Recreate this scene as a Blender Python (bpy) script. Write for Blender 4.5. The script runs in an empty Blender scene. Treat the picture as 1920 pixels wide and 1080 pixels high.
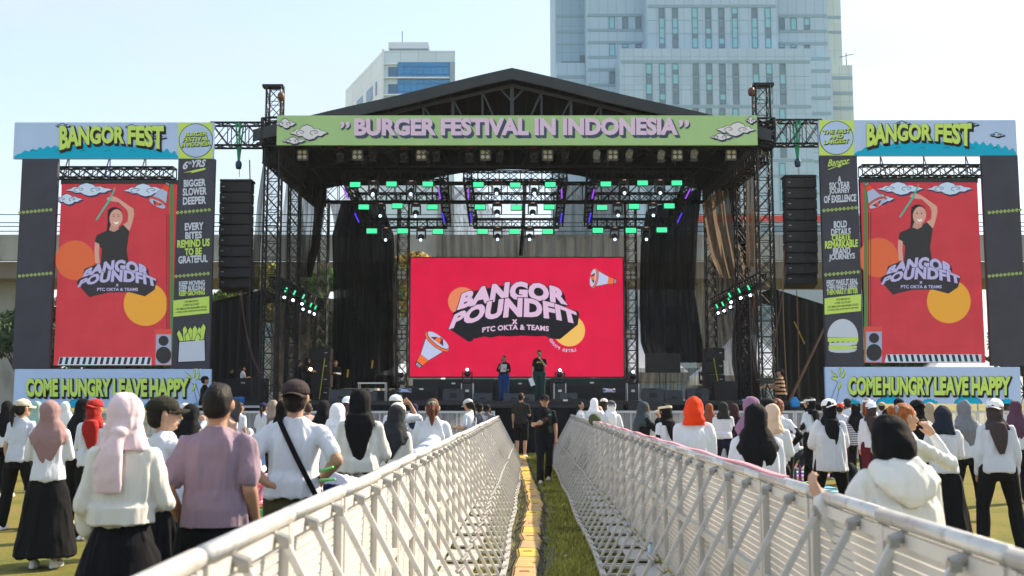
import bpy, bmesh, math, random
import numpy as np
from mathutils import Vector, Matrix
R = math.radians
HAZE = .0003
sc = bpy.context.scene
COL = sc.collection
# ---------------------------------------------------------------- camera
F_PX, EYE, PITCH = 2000.0, 1.61, math.atan(210/2000)
cam = bpy.data.cameras.new('camera'); camo = bpy.data.objects.new('camera', cam); COL.objects.link(camo)
cam.sensor_width = 36; cam.lens = 36*F_PX/1920; cam.clip_start = .05; cam.clip_end = 3000
camo.location = (0, 0, EYE); camo.rotation_euler = (math.pi/2+PITCH, 0, 0)
cam.dof.use_dof = True; cam.dof.focus_distance = 16; cam.dof.aperture_fstop = 3.2
sc.camera = camo
# ---------------------------------------------------------------- light
SUN_AZ, SUN_EL = R(58), R(38)          # azimuth clockwise from +Y (the stage), elevation
w = bpy.data.worlds.new('World'); sc.world = w; w.use_nodes = True
nt = w.node_tree; bg = nt.nodes['Background']
sky = nt.nodes.new('ShaderNodeTexSky'); sky.sky_type = 'NISHITA'; sky.sun_disc = False
sky.sun_elevation = SUN_EL; sky.sun_rotation = SUN_AZ; sky.dust_density = 1.2; sky.air_density = 1.2; sky.ozone_density = 1.8
sky.altitude = 0
_g = nt.nodes.new('ShaderNodeMixRGB'); _g.inputs[0].default_value = .55; _g.inputs[2].default_value = (2.75, 3.0, 3.2, 1)   # thin milky overcast over the blue
_tc = nt.nodes.new('ShaderNodeTexCoord'); _mp = nt.nodes.new('ShaderNodeMapping'); _mp.inputs['Scale'].default_value = (2, 2, 7); _n = nt.nodes.new('ShaderNodeTexNoise'); _n.inputs['Scale'].default_value = 1.6; _n.inputs['Detail'].default_value = 6; _r = nt.nodes.new('ShaderNodeMapRange')
_r.inputs[1].default_value = .35; _r.inputs[2].default_value = .65; _r.inputs[3].default_value = .40; _r.inputs[4].default_value = .70; nt.links.new(_tc.outputs['Generated'], _mp.inputs[0]); nt.links.new(_mp.outputs[0], _n.inputs[0]); nt.links.new(_n.outputs[0], _r.inputs[0]); nt.links.new(_r.outputs[0], _g.inputs[0])
nt.links.new(sky.outputs[0], _g.inputs[1]); nt.links.new(_g.outputs[0], bg.inputs[0]); bg.inputs[1].default_value = .15
sl = bpy.data.lights.new('sun', 'SUN'); sl.energy = 4.8; sl.angle = R(.6); sl.color = (1, .84, .63)
so = bpy.data.objects.new('sun', sl); COL.objects.link(so)
sd = Vector((math.sin(SUN_AZ)*math.cos(SUN_EL), math.cos(SUN_AZ)*math.cos(SUN_EL), math.sin(SUN_EL)))
so.rotation_euler = sd.to_track_quat('Z', 'Y').to_euler(); so.location = (30, 10, 30)
sc.view_settings.view_transform = 'Standard'; sc.view_settings.look = 'None'
sc.view_settings.exposure = 1.0; sc.view_settings.gamma = 1
sc.cycles.use_denoising = True; sc.cycles.transparent_max_bounces = 24; sc.cycles.max_bounces = 8
sc.cycles.caustics_reflective = False; sc.cycles.caustics_refractive = False
sc.cycles.sample_clamp_indirect = 6
# ---------------------------------------------------------------- helpers
_ws = bpy.data.scenes.new('workshop')          # a small side scene in which soft meshes are worked out
def workshop(ob):
    _ws.collection.objects.link(ob); vl = _ws.view_layers[0]; vl.update()
    me = bpy.data.meshes.new_from_object(ob.evaluated_get(vl.depsgraph)); return me
_c, _s = math.cos(PITCH), math.sin(PITCH)
def P(px, py, Y):
    u, v = (px-960)/F_PX, (540-py)/F_PX
    t = Y/(_c - v*_s)
    return Vector((u*t, Y, EYE + (_s+v*_c)*t))
def GX(px, Y, py=800): return P(px, py, Y).x
def lin(c):
    return tuple((x/255/12.92 if x/255 <= .04045 else ((x/255+.055)/1.055)**2.4) for x in c)
MATS = {}
def mat(name, col, rough=.6, metal=0, var=0., vscale=6., bump=0., bscale=40., bdist=.01, spec=.5, emit=None, estr=0, alpha=None, stretch=None, dirt=None):
    """col: linear base colour; var: noise variation of the colour; bump: noise relief"""
    if name in MATS: return MATS[name]
    m = bpy.data.materials.new(name); m.use_nodes = True; MATS[name] = m
    N, L = m.node_tree.nodes, m.node_tree.links
    b = N['Principled BSDF']; col = tuple(col[:3])+(1,)
    b.inputs['Base Color'].default_value = col
    b.inputs['Roughness'].default_value = rough; b.inputs['Metallic'].default_value = metal
    b.inputs['Specular IOR Level'].default_value = spec
    if emit: b.inputs['Emission Color'].default_value = tuple(emit)+(1,); b.inputs['Emission Strength'].default_value = estr
    if var or bump or dirt:
        tc = N.new('ShaderNodeTexCoord'); mp = N.new('ShaderNodeMapping')
        L.new(tc.outputs['Object'], mp.inputs[0])
        if stretch: mp.inputs['Scale'].default_value = stretch
    if var:
        n = N.new('ShaderNodeTexNoise'); n.inputs['Scale'].default_value = vscale; n.inputs['Detail'].default_value = 5
        L.new(mp.outputs[0], n.inputs[0])
        r = N.new('ShaderNodeMapRange'); r.inputs[1].default_value = .3; r.inputs[2].default_value = .7
        r.inputs[3].default_value = 1-var; r.inputs[4].default_value = 1+var
        L.new(n.outputs[0], r.inputs[0])
        h = N.new('ShaderNodeHueSaturation'); h.inputs['Color'].default_value = col
        L.new(r.outputs[0], h.inputs['Value']); L.new(h.outputs[0], b.inputs['Base Color'])
        if dirt:
            n2 = N.new('ShaderNodeTexNoise'); n2.inputs['Scale'].default_value = vscale*2.7; n2.inputs['Detail'].default_value = 8
            L.new(mp.outputs[0], n2.inputs[0])
            r2 = N.new('ShaderNodeMapRange'); r2.inputs[1].default_value = .55; r2.inputs[2].default_value = .75
            L.new(n2.outputs[0], r2.inputs[0])
            mx = N.new('ShaderNodeMixRGB'); mx.inputs[2].default_value = tuple(dirt)+(1,)
            L.new(r2.outputs[0], mx.inputs[0]); L.new(h.outputs[0], mx.inputs[1]); L.new(mx.outputs[0], b.inputs['Base Color'])
    if bump:
        n = N.new('ShaderNodeTexNoise'); n.inputs['Scale'].default_value = bscale; n.inputs['Detail'].default_value = 4
        L.new(mp.outputs[0], n.inputs[0]); bp = N.new('ShaderNodeBump'); bp.inputs['Distance'].default_value = bdist
        bp.inputs['Strength'].default_value = bump
        L.new(n.outputs[0], bp.inputs['Height']); L.new(bp.outputs[0], b.inputs['Normal'])
    return m
def cmat(rgb, rough=.75, **k):      # plain coloured material from a 0-255 albedo colour
    return mat('paint_%d_%d_%d_%d' % (*rgb, int(rough*100)), lin(rgb), rough, **k)
def emat(name, rgb, strength):      # something that gives off light
    return mat(name, (0.02, .02, .02), .5, emit=lin(rgb), estr=strength)
def setmeta(o, label=None, cat=None, group=None, kind=None):
    if label: o['label'] = label
    if cat: o['category'] = cat
    if group: o['group'] = group
    if kind: o['kind'] = kind
    return o
def thing(name, label, cat, loc=(0, 0, 0), rz=0, group=None):
    o = bpy.data.objects.new(name, None); COL.objects.link(o); o.empty_display_size = .2
    o.location = loc; o.rotation_euler = (0, 0, rz)
    return setmeta(o, label, cat, group)
def link_mesh(name, me, m, parent=None, label=None):
    o = bpy.data.objects.new(name, me); COL.objects.link(o)
    if m and not me.materials: me.materials.append(m)
    if parent: o.parent = parent
    if label: o['label'] = label
    return o
def copy_tree(o, parent=None):
    c = o.copy(); COL.objects.link(c); c.parent = parent
    for ch in list(o.children): copy_tree(ch, c)
    return c
class MB:
    """collects simple solids into one mesh"""
    def __init__(s): s.v = []; s.f = []
    def add(s, vs, fs):
        n = len(s.v); s.v += [tuple(x) for x in vs]; s.f += [tuple(n+i for i in f) for f in fs]; return s
    def box(s, c, d, rot=None):
        x, y, z = d[0]/2, d[1]/2, d[2]/2
        vs = [Vector((a*x, b*y, e*z)) for a in (-1, 1) for b in (-1, 1) for e in (-1, 1)]
        if rot is not None: vs = [rot @ v for v in vs]
        c = Vector(c); vs = [v+c for v in vs]
        return s.add(vs, [(0, 1, 3, 2), (4, 6, 7, 5), (0, 4, 5, 1), (2, 3, 7, 6), (0, 2, 6, 4), (1, 5, 7, 3)])
    def bar(s, p, q, w, h=None):
        p, q = Vector(p), Vector(q); d = q-p; l = d.length
        if l < 1e-6: return s
        rot = d.to_track_quat('Z', 'Y').to_matrix()
        return s.box((p+q)/2, (w, h or w, l), rot)
    def tube(s, p, q, r, r2=None, n=8, caps=True):
        p, q = Vector(p), Vector(q); d = q-p
        if d.length < 1e-6: return s
        rot = d.to_track_quat('Z', 'Y').to_matrix(); r2 = r if r2 is None else r2
        vs = [p + rot @ Vector((math.cos(6.2832*i/n)*r, math.sin(6.2832*i/n)*r, 0)) for i in range(n)]
        vs += [q + rot @ Vector((math.cos(6.2832*i/n)*r2, math.sin(6.2832*i/n)*r2, 0)) for i in range(n)]
        fs = [(i, (i+1) % n, n+(i+1) % n, n+i) for i in range(n)]
        if caps: fs += [tuple(range(n-1, -1, -1)), tuple(range(n, 2*n))]
        return s.add(vs, fs)
    def path(s, pts, r, n=6):
        for a, b in zip(pts[:-1], pts[1:]): s.tube(a, b, r, n=n)
        return s
    def lathe(s, prof, n=20, c=(0, 0, 0), rot=None):     # prof: (radius, height)
        vs = []; c = Vector(c)
        for r, z in prof:
            for i in range(n):
                v = Vector((math.cos(6.2832*i/n)*r, math.sin(6.2832*i/n)*r, z))
                vs.append((rot @ v if rot is not None else v)+c)
        fs = []
        for k in range(len(prof)-1):
            for i in range(n):
                j = (i+1) % n; fs.append((k*n+i, k*n+j, (k+1)*n+j, (k+1)*n+i))
        fs += [tuple(range(n-1, -1, -1)), tuple(range((len(prof)-1)*n, len(prof)*n))]
        return s.add(vs, fs)
    def poly(s, pts): return s.add(pts, [tuple(range(len(pts)))])
    def prism(s, pts, d):                            # extrude a flat outline by vector d
        n = len(pts); d = Vector(d); a = [Vector(p) for p in pts]; b = [p+d for p in a]
        return s.add(a+b, [tuple(range(n-1, -1, -1)), tuple(range(n, 2*n))]+[(i, (i+1) % n, n+(i+1) % n, n+i) for i in range(n)])
    def mesh(s, name, smooth=False, bevel=0):
        me = bpy.data.meshes.new(name); me.from_pydata(s.v, [], s.f)
        if bevel:
            bm = bmesh.new(); bm.from_mesh(me)
            bmesh.ops.bevel(bm, geom=[e for e in bm.edges], offset=bevel, segments=2, affect='EDGES', clamp_overlap=True)
            bm.to_mesh(me); bm.free()
        if smooth: me.polygons.foreach_set('use_smooth', [True]*len(me.polygons))
        me.update(); return me
    def build(s, name, m, parent=None, smooth=False, bevel=0, label=None):
        return link_mesh(name, s.mesh(name, smooth, bevel), m, parent, label)
def struct(name, mb, m):
    o = mb.build(name, m); o['kind'] = 'structure'; return o
def boxth(name, label, cat, c, d, m, group=None, bevel=.01):
    pass
M_BLACK = mat('black_powder_coat', (.010, .011, .013), .5, var=.3, vscale=3)
M_TRUSS = mat('dark_truss_steel', (.013, .015, .018), .6, .0, spec=.25, var=.3, vscale=2)
M_ALU = mat('brushed_aluminium', (.62, .62, .63), .35, .8, var=.12, vscale=5)
M_CLOTHBLK = mat('black_skirt_cloth', (.009, .010, .013), .95, spec=.1, var=.3, vscale=1.5, bump=.5, bscale=8, stretch=(1, 1, .1))
M_LEDRED = None
# ================================================================ people
def _ell(c, r, rot=None, nu=14, nv=9):
    vs = []; c = Vector(c)
    for j in range(nv+1):
        a = math.pi*j/nv
        for i in range(nu):
            b = 6.2832*i/nu
            v = Vector((r[0]*math.sin(a)*math.cos(b), r[1]*math.sin(a)*math.sin(b), r[2]*math.cos(a)))
            vs.append((rot @ v if rot is not None else v)+c)
    return vs, [(j*nu+i, (j+1)*nu+i, (j+1)*nu+(i+1) % nu, j*nu+(i+1) % nu) for j in range(nv) for i in range(nu)]
class SM:
    """soft body: closed solids that a voxel remesh melts into one surface"""
    def __init__(s, f=None): s.v = []; s.f = []; s.tf = f
    def add(s, vs, fs):
        n = len(s.v)
        if s.tf: vs = [s.tf(Vector(v)) for v in vs]
        s.v += [tuple(x) for x in vs]; s.f += [tuple(n+i for i in f) for f in fs]
    def ell(s, c, r, rot=None, **k): s.add(*_ell(c, r, rot, **k))
    def rings(s, rs, n=22, pw=2.4, ang=None):        # rs: (cx, cy, cz, rx, ry) horizontal rings
        vs = []
        for cx, cy, cz, rx, ry in rs:
            for i in range(n):
                a = 6.2832*i/n; ca, sa = math.cos(a), math.sin(a)
                k = (abs(ca)**pw+abs(sa)**pw)**(-1/pw)
                vs.append((cx+rx*k*ca, cy+ry*k*sa, cz))
        m = len(rs); fs = [(j*n+i, j*n+(i+1) % n, (j+1)*n+(i+1) % n, (j+1)*n+i) for j in range(m-1) for i in range(n)]
        fs += [tuple(range(n-1, -1, -1)), tuple(range((m-1)*n, m*n))]; s.add(vs, fs)
    def limb(s, pts, rad, n=12, flat=1.0):           # tapered limb with round joints
        for k in range(len(pts)-1):
            p, q = Vector(pts[k]), Vector(pts[k+1]); d = q-p
            if d.length < 1e-5: continue
            rot = d.to_track_quat('Z', 'Y').to_matrix(); vs = []
            for t in (0, .35, .7, 1):
                r = rad[k]*(1-t)+rad[k+1]*t
                vs += [p+d*t+rot @ Vector((math.cos(6.2832*i/n)*r, math.sin(6.2832*i/n)*r*flat, 0)) for i in range(n)]
            fs = [(j*n+i, j*n+(i+1) % n, (j+1)*n+(i+1) % n, (j+1)*n+i) for j in range(3) for i in range(n)]
            fs += [tuple(range(n-1, -1, -1)), tuple(range(3*n, 4*n))]; s.add(vs, fs)
        for p, r in zip(pts, rad): s.ell(p, (r, r, r), nu=10, nv=6)
    def mesh(s, name, vox, folds=0., seed=0, smooth=2, fdir=(1, 1, .35), pleat=0, scale=1.0):
        me = bpy.data.meshes.new('raw'); me.from_pydata(s.v, [], s.f)
        o = bpy.data.objects.new('raw', me)
        md = o.modifiers.new('r', 'REMESH'); md.mode = 'VOXEL'; md.voxel_size = vox; md.adaptivity = 0
        if smooth: sm = o.modifiers.new('s', 'SMOOTH'); sm.iterations = smooth; sm.factor = .5
        out = workshop(o); out.name = name
        bpy.data.objects.remove(o); bpy.data.meshes.remove(me)
        n = len(out.vertices)
        co = np.empty(n*3, np.float32); out.vertices.foreach_get('co', co); co = co.reshape(-1, 3)
        if folds or pleat:
            no = np.empty(n*3, np.float32); out.vertices.foreach_get('normal', no); no = no.reshape(-1, 3)
            rg = np.random.RandomState(seed); d = np.zeros(n, np.float32); q = co*np.array(fdir, np.float32)
            for k in range(7):
                f = (20+15*k); a = rg.randn(3); a /= np.linalg.norm(a); b = rg.randn(3)
                ph = q @ (a*f) + 1.3*np.sin(q @ (b*f*.35)+rg.rand()*6) + rg.rand()*6
                d += (1-2*np.abs(np.sin(ph/2))**1.1)/(1+.45*k)
            d = np.maximum(d, -1.1)*folds*.6+folds*.3
            if pleat:
                d += pleat*np.clip((.92-co[:, 2])/.25, 0, 1)*np.sin(np.arctan2(co[:, 1], co[:, 0])*26+3*np.sin(co[:, 2]*2))
            co = co + no*d[:, None]
        co *= scale
        out.vertices.foreach_set('co', co.astype(np.float32).ravel())
        out.polygons.foreach_set('use_smooth', np.ones(len(out.polygons), bool)); out.update()
        return out
def skinmat(k): return mat('skin_%d' % k, [(.42, .23, .145), (.52, .31, .21), (.33, .175, .105)][k], .55, var=.08, vscale=14, spec=.35)
def fab(rgb, stripes=None):
    nm = 'fabric_%d_%d_%d' % tuple(rgb) + ('_striped' if stripes else '')
    if nm in MATS: return MATS[nm]
    m = mat(nm, lin(rgb), .88, var=.05, vscale=3, bump=.6, bscale=11, bdist=.02, stretch=(1.3, 1.3, .45), spec=.2)
    N, L = m.node_tree.nodes, m.node_tree.links; b = N['Principled BSDF']
    b.inputs['Sheen Weight'].default_value = .12 if sum(rgb) > 200 else 0
    if stripes:
        tc = N.new('ShaderNodeTexCoord'); sp = N.new('ShaderNodeSeparateXYZ'); L.new(tc.outputs['Object'], sp.inputs[0])
        mm = N.new('ShaderNodeMath'); mm.operation = 'MULTIPLY'; mm.inputs[1].default_value = 1/stripes[1]; L.new(sp.outputs[2], mm.inputs[0])
        fr = N.new('ShaderNodeMath'); fr.operation = 'FRACT'; L.new(mm.outputs[0], fr.inputs[0])
        gt = N.new('ShaderNodeMath'); gt.operation = 'GREATER_THAN'; gt.inputs[1].default_value = stripes[2]; L.new(fr.outputs[0], gt.inputs[0])
        mx = N.new('ShaderNodeMixRGB'); mx.inputs[1].default_value = lin(rgb)+(1,); mx.inputs[2].default_value = lin(stripes[0])+(1,)
        L.new(gt.outputs[0], mx.inputs[0]); L.new(mx.outputs[0], b.inputs['Base Color'])
    return m
ARMS = {}
ARMS_ = {  # (elbow, wrist, hand direction) for the +x side, 1.65 m person facing +Y
 'down': ((.262, -.02, 1.08), (.275, .05, .845), (.0, .12, -1)),
 'relaxed': ((.255, -.05, 1.085), (.27, .08, .87), (-.05, .35, -1)),
 'swing': ((.25, -.10, 1.09), (.27, .0, .86), (0, .2, -1)),
 'hip': ((.40, -.09, 1.12), (.215, -.04, .955), (-.75, .1, -.65)),
 'back': ((.33, -.14, 1.13), (.17, -.13, .98), (-.9, -.1, -.1)),
 'front': ((.25, .02, 1.09), (.15, .24, 1.12), (-.5, .8, .1)),
 'belly': ((.27, .02, 1.08), (.10, .18, 1.05), (-.95, .3, .0)),
 'face': ((.27, .14, 1.20), (.13, .24, 1.40), (-.5, .1, .8)),
 'phone': ((.25, .25, 1.32), (.14, .47, 1.45), (-.1, .3, 1)),
 'visor': ((.34, .14, 1.34), (.14, .16, 1.54), (-.8, 0, .5)),
 'mic': ((.24, .08, 1.12), (.06, .20, 1.34), (-.5, .3, .75)),
 'paper': ((.25, .02, 1.09), (.13, .25, 1.15), (-.8, .4, .2)),
 'reach': ((.27, .25, 1.20), (.30, .50, 1.14), (0, 1, -.15)),
 'rail': ((.30, .10, 1.10), (.42, .33, 1.09), (.3, .9, -.1)),
 'floor': ((.22, .05, 1.12), (.18, .10, .90), (0, .2, -1)),
}
for _k, (_e, _w, _d) in ARMS_.items():            # slimmer carriage of the arms
    _h = _k in ('down', 'relaxed', 'swing')
    ARMS[_k] = ((_e[0]*(.72 if _h else .80 if 'hip' not in _k and _k != 'back' else .92), _e[1], _e[2]), (_w[0]*(.73 if _h else .85 if _w[0] > .22 else .95), _w[1], _w[2]), _d)
def add_hand(S, wr, hd, side, rr=1.0, curl=.5):
    wr = Vector(wr); hd = Vector(hd).normalized()
    up = Vector((side, 0, 0)) if abs(hd.x) < .8 else Vector((0, -1, 0))     # back of the hand
    lat = hd.cross(up).normalized(); up = lat.cross(hd).normalized()
    S.limb([wr, wr+hd*.03, wr+hd*.07], [.026*rr, .03*rr, .03*rr])
    for k in (-1, 0, 1): S.limb([wr+hd*.02, wr+hd*.082+lat*k*.022], [.02*rr, .016*rr])
    ln = [.068, .078, .072, .056]
    for k in range(4):
        o = wr+hd*.082+lat*(k-1.5)*.0195; l = ln[k]*rr; p = [o]; d = hd.copy()
        for j, fr in enumerate((.42, .33, .25)):
            d = (Matrix.Rotation(-curl*(.5+.12*k)*(1 if side > 0 else 1), 3, lat) @ d).normalized() if curl else d
            # bend towards the palm
            if (d-hd).dot(up) > 0: d = (hd*2*d.dot(hd)-d).normalized() if False else d
            p.append(p[-1]+d*l*fr)
        S.limb(p, [.0095*rr, .009*rr, .0085*rr, .0075*rr], n=8)
    o = wr+hd*.025-lat*.024
    t1 = (hd*.75-lat*.65-up*.25).normalized(); t2 = (hd*.95-lat*.2-up*.3).normalized()
    S.limb([o, o+t1*.035, o+t1*.035+t2*.03, o+t1*.035+t2*.055], [.014*rr, .011*rr, .01*rr, .008*rr], n=8)
def person(label, px, Y, top=None, H=None, rot=0, sex='f', skin=1, shirt=(235, 235, 238), sleeve='long', hem=.86, fit=1.0,
           lower=('skirt', (18, 18, 22)), head=('hijab', (20, 20, 22), 'cape'), arms=('down', 'down'), lean=0, z0=0., stripes=None,
           legs='stand', shoes=(225, 225, 225), seed=None, group='people of the festival crowd', turn=0, extra=None, undersleeve=None, cat='person', sock=None, fingers=None, wide=1.0, twist=0, nod=0, shirt_name='shirt'):

    seed = sum(ord(c)*(i+1) for i, c in enumerate(label)) % 9999
    if H is None: H = (P(px, top, Y).z-z0)
    k = H/1.65; K = k
    vb = (.0075 if Y < 9 else .0095 if Y < 17 else .012)/k
    vc = (.010 if Y < 9 else .014 if Y < 17 else .018)/k
    root = thing('person', label, cat, (GX(px, Y), Y, z0), R(rot), group)
    cl, sl_ = math.cos(R(-lean)), math.sin(R(-lean)); pv = .93
    ctw, stw = math.cos(R(twist)), math.sin(R(twist))
    def up(v):                                        # lean forward (+Y) about the hips
        x, y = v.x*ctw-v.y*stw, v.x*stw+v.y*ctw
        z = v.z-pv; return Vector((x, y*cl-z*sl_, pv+y*sl_+z*cl))
    ct, st = math.cos(R(turn)), math.sin(R(turn)); cn, sn = math.cos(R(-nod)), math.sin(R(-nod))
    def hd(v):                                        # turn and nod the head
        x, y, z = v.x, v.y, v.z-1.45; y, z = y*cn-z*sn, y*sn+z*cn
        x, y = x*ct-y*st, x*st+y*ct; return up(Vector((x, y, z+1.45)))
    male = sex == 'm'; sw = (.187 if male else .166)*(1+.5*(wide-1))
    # ---- legs and shoes positions
    if legs == 'stand': L = [((.10, 0, .9), (.105, .02, .48), (.10, -.02, .085), 8), ((-.10, 0, .9), (-.105, .02, .48), (-.10, -.02, .085), -8)]
    elif legs == 'walk': L = [((.09, 0, .9), (.09, .14, .50), (.08, .18, .09), 3), ((-.09, 0, .9), (-.09, .02, .47), (-.07, -.22, .13), -3)]
    elif legs == 'wide': L = [((.10, 0, .9), (.17, .03, .49), (.20, -.02, .085), 14), ((-.10, 0, .9), (-.17, .03, .49), (-.20, -.02, .085), -14)]
    elif legs == 'squat': L = [((.10, 0, .32), (.17, .36, .42), (.13, .10, .085), 10), ((-.10, 0, .32), (-.17, .36, .42), (-.13, .10, .085), -10)]
    if legs == 'squat':
        dz = -.58; _u0 = up
        up = lambda v, f=_u0: f(v)+Vector((0, -.02, dz))
        _h0 = hd
        hd = lambda v: _h0(v)+Vector((0, 0, 0)) if False else _u0(Vector(((v.x*ct-v.y*st), (v.x*st+v.y*ct), v.z)))+Vector((0, -.02, dz))
    # ---- body
    S = SM(up)
    S.rings([(0, 0, .86, .11, .075), (0, 0, .95, .11, .075), (0, 0, 1.05, .105, .075), (0, .005, 1.2, .11, .08), (0, 0, 1.31, .11, .065), (0, -.003, 1.355, .075, .05), (0, -.005, 1.40, .05, .045)])
    S.limb([(0, -.01, 1.38), (0, .008, 1.47)], [.056 if male else .05, .05 if male else .045])
    for sgn in (1, -1): S.limb([(.02*sgn, 0, 1.36), (sgn*(sw-.03), 0, 1.32)], [.03, .034])
    hands = {}
    for sgn, an in ((1, arms[1]), (-1, arms[0])):
        if an is None: continue
        e, wv, dv = ARMS[an] if isinstance(an, str) else an
        e = (e[0]*sgn, e[1], e[2]); wv = (wv[0]*sgn, wv[1], wv[2]); dv = (dv[0]*sgn, dv[1], dv[2])
        if male: e = (e[0]+.015*sgn, e[1], e[2]); wv = (wv[0]+.01*sgn, wv[1], wv[2])
        sh = (sgn*(sw-.022), -.005, 1.325); g = 1.12 if male else .97
        mid = tuple(e[i]*.7+wv[i]*.3 for i in range(3))
        cv = {'long': (.7, .7, .72, .72), 'elbow': (.7, .7, .8, 1), 'short': (.7, .85, 1, 1)}.get(sleeve, (1, 1, 1, 1)) if shirt else (1, 1, 1, 1)
        S.limb([sh, tuple(sh[i]*.5+e[i]*.5 for i in range(3)), e, mid, wv], [.048*g*cv[0], .044*g*cv[1], .037*g*cv[2], .037*g*cv[3], .024*g])
        add_hand(S, wv, dv, sgn, 1.05 if male else .95, .55)
        hands[sgn] = (sh, e, wv, dv)
    S.tf = hd
    S.ell((0, .0, 1.545), (.076, .094, .108)); S.ell((0, .03, 1.495), (.058, .062, .062)); S.ell((0, .072, 1.46), (.024, .02, .02))
    S.ell((0, .06, 1.575), (.055, .03, .03)); S.limb([(0, .088, 1.555), (0, .112, 1.518)], [.009, .014], n=8)
    S.ell((.036, .07, 1.525), (.025, .02, .025)); S.ell((-.036, .07, 1.525), (.025, .02, .025)); S.ell((0, .09, 1.485), (.024, .012, .008))
    for sgn in (1, -1): S.ell((.079*sgn, -.002, 1.54), (.010, .021, .032), Matrix.Rotation(R(-22*sgn), 3, 'Z'))
    S.tf = None
    lg = .68 if lower[0] in ('pants', 'wide', 'leggings') else 1.0
    for hp, kn, an_, _ in L: S.limb([hp, tuple(hp[i]*.5+kn[i]*.5 for i in range(3)), kn, (kn[0]*.6+an_[0]*.4, kn[1]*.6+an_[1]*.4-.02, kn[2]*.6+an_[2]*.4), an_], [.05, .056*min(1, lg+.2), .052*lg, .05*lg, .034])
    if legs != 'squat': S.rings([(0, -.01, .80, .11, .075), (0, -.01, .9, .125, .08), (0, 0, .98, .11, .075)])
    else: S.ell((0, -.01, .34), (.16, .12, .12))
    sm_ = skinmat(skin)
    link_mesh('body', S.mesh('body', vb, smooth=2, scale=K), sm_, root)
    facing = (rot+turn) % 360
    if 60 < facing < 300 or fingers:
        for sgn in (1, -1):
            ey = SM(hd); ey.ell((.033*sgn, .0865, 1.545), (.0135, .006, .006), nu=8, nv=5); me = MB(); me.v = [tuple(Vector(v)*K) for v in ey.v]; me.f = ey.f
            me.build('eye', mat('eye_dark', (.015, .01, .008), .2), root, True)
            MB().bar(hd(Vector((.018*sgn, .093, 1.565)))*K, hd(Vector((.052*sgn, .080, 1.567)))*K, .006).build('eyebrow', mat('eyebrow_hair', (.02, .014, .01), .8), root)
        mo = SM(hd); mo.ell((0, .100, 1.483), (.021, .006, .006))
        me = MB(); me.v = [tuple(Vector(v)*K) for v in mo.v]; me.f = mo.f
        me.build('lips', mat('lip_skin', (.35, .11, .09), .5), root, True)
    # ---- shirt
    if shirt:
        S = SM(up); f = fit; wv_ = wide
        hz = hem; cr = .160 if not male else .168
        S.rings([(0, -.008, hz, cr*f*wv_*1.03, .146*f*wv_), (0, -.006, hz+.10, cr*f*wv_*.99, .140*f*wv_), (0, 0, 1.08, .150*f*wv_, .116*f*wv_), (0, .005, 1.20, .157*f*wv_, .116*f*wv_),
                 (0, 0, 1.29, (sw-.008)*max(1, wv_*.97), .105), (0, 0, 1.335, sw-.03, .088), (0, -.003, 1.375, .115, .072), (0, -.006, 1.405, .078, .06), (0, -.008, 1.425, .062 if not male else .066, .054)], pw=2.4)
        S.limb([(-sw+.035, -.003, 1.325), (0, -.008, 1.385), (sw-.035, -.003, 1.325)], [.052, .045, .052])
        for sgn, hnd in hands.items():
            sh, e, wv, dv = hnd; g = 1.1 if male else 1.0
            if sleeve == 'long':
                cu = tuple(e[i]*.05+wv[i]*.95 for i in range(3))
                S.limb([sh, tuple(sh[i]*.5+e[i]*.5 for i in range(3)), e, tuple(e[i]*.4+wv[i]*.6 for i in range(3)), cu], [.056*g*f, .053*g*f, .047*g*f, .044*g*f, .035*g*f])
            elif sleeve == 'short':
                t = .72; q = tuple(sh[i]*(1-t)+e[i]*t for i in range(3))
                S.limb([sh, tuple(sh[i]*.5+q[i]*.5 for i in range(3)), q], [.049*g*f, .050*g*f, .053*g*f])
            elif sleeve == 'elbow':
                t = 1.02; q = tuple(sh[i]*(1-t)+e[i]*t for i in range(3))
                S.limb([sh, tuple(sh[i]*.5+q[i]*.5 for i in range(3)), q], [.060*g*f, .064*g*f, .063*g*f])
        link_mesh(shirt_name, S.mesh('shirt', vc, folds=.0155 if Y < 12 else .017, fdir=(1.15, 1.15, .24), seed=seed, smooth=1, scale=K), fab(shirt, stripes), root)
        if undersleeve:
            for sgn, (sh, e, wv, dv) in hands.items():
                S = SM(up); S.limb([tuple(sh[i]*.4+e[i]*.6 for i in range(3)), e, tuple(e[i]*.5+wv[i]*.5 for i in range(3)), wv], [.05, .045, .042, .034])
                link_mesh('undersleeve', S.mesh('undersleeve', vc, folds=.004, seed=seed, scale=K), fab(undersleeve), root)
    # ---- lower clothes
    kind, lc = lower[0], lower[1]; S = SM()
    if kind in ('skirt', 'pleated'):
        zb = lower[2] if len(lower) > 2 else .12
        S.rings([(0, 0, zb, .30 if zb < .4 else .25, .26 if zb < .4 else .20), (0, 0, .5 if zb < .4 else .6, .245, .195), (0, 0, .76, .205, .155), (0, -.01, .87, .165, .128), (0, 0, .95, .142, .11), (0, 0, max(1.0, hem+.06), .132, .1)], n=40, pw=2.1)
        link_mesh('skirt', S.mesh('skirt', vc, folds=.012, seed=seed, smooth=1, fdir=(1.3, 1.3, .12), pleat=.011 if kind == 'pleated' else 0, scale=K), fab(lc), root)
    else:
        zb = {'pants': .0, 'shorts': .52, 'wide': 0.0, 'leggings': 0}[kind]; g = {'pants': 1.12, 'shorts': 1.2, 'wide': 1.35, 'leggings': 1.0}[kind]
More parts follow.
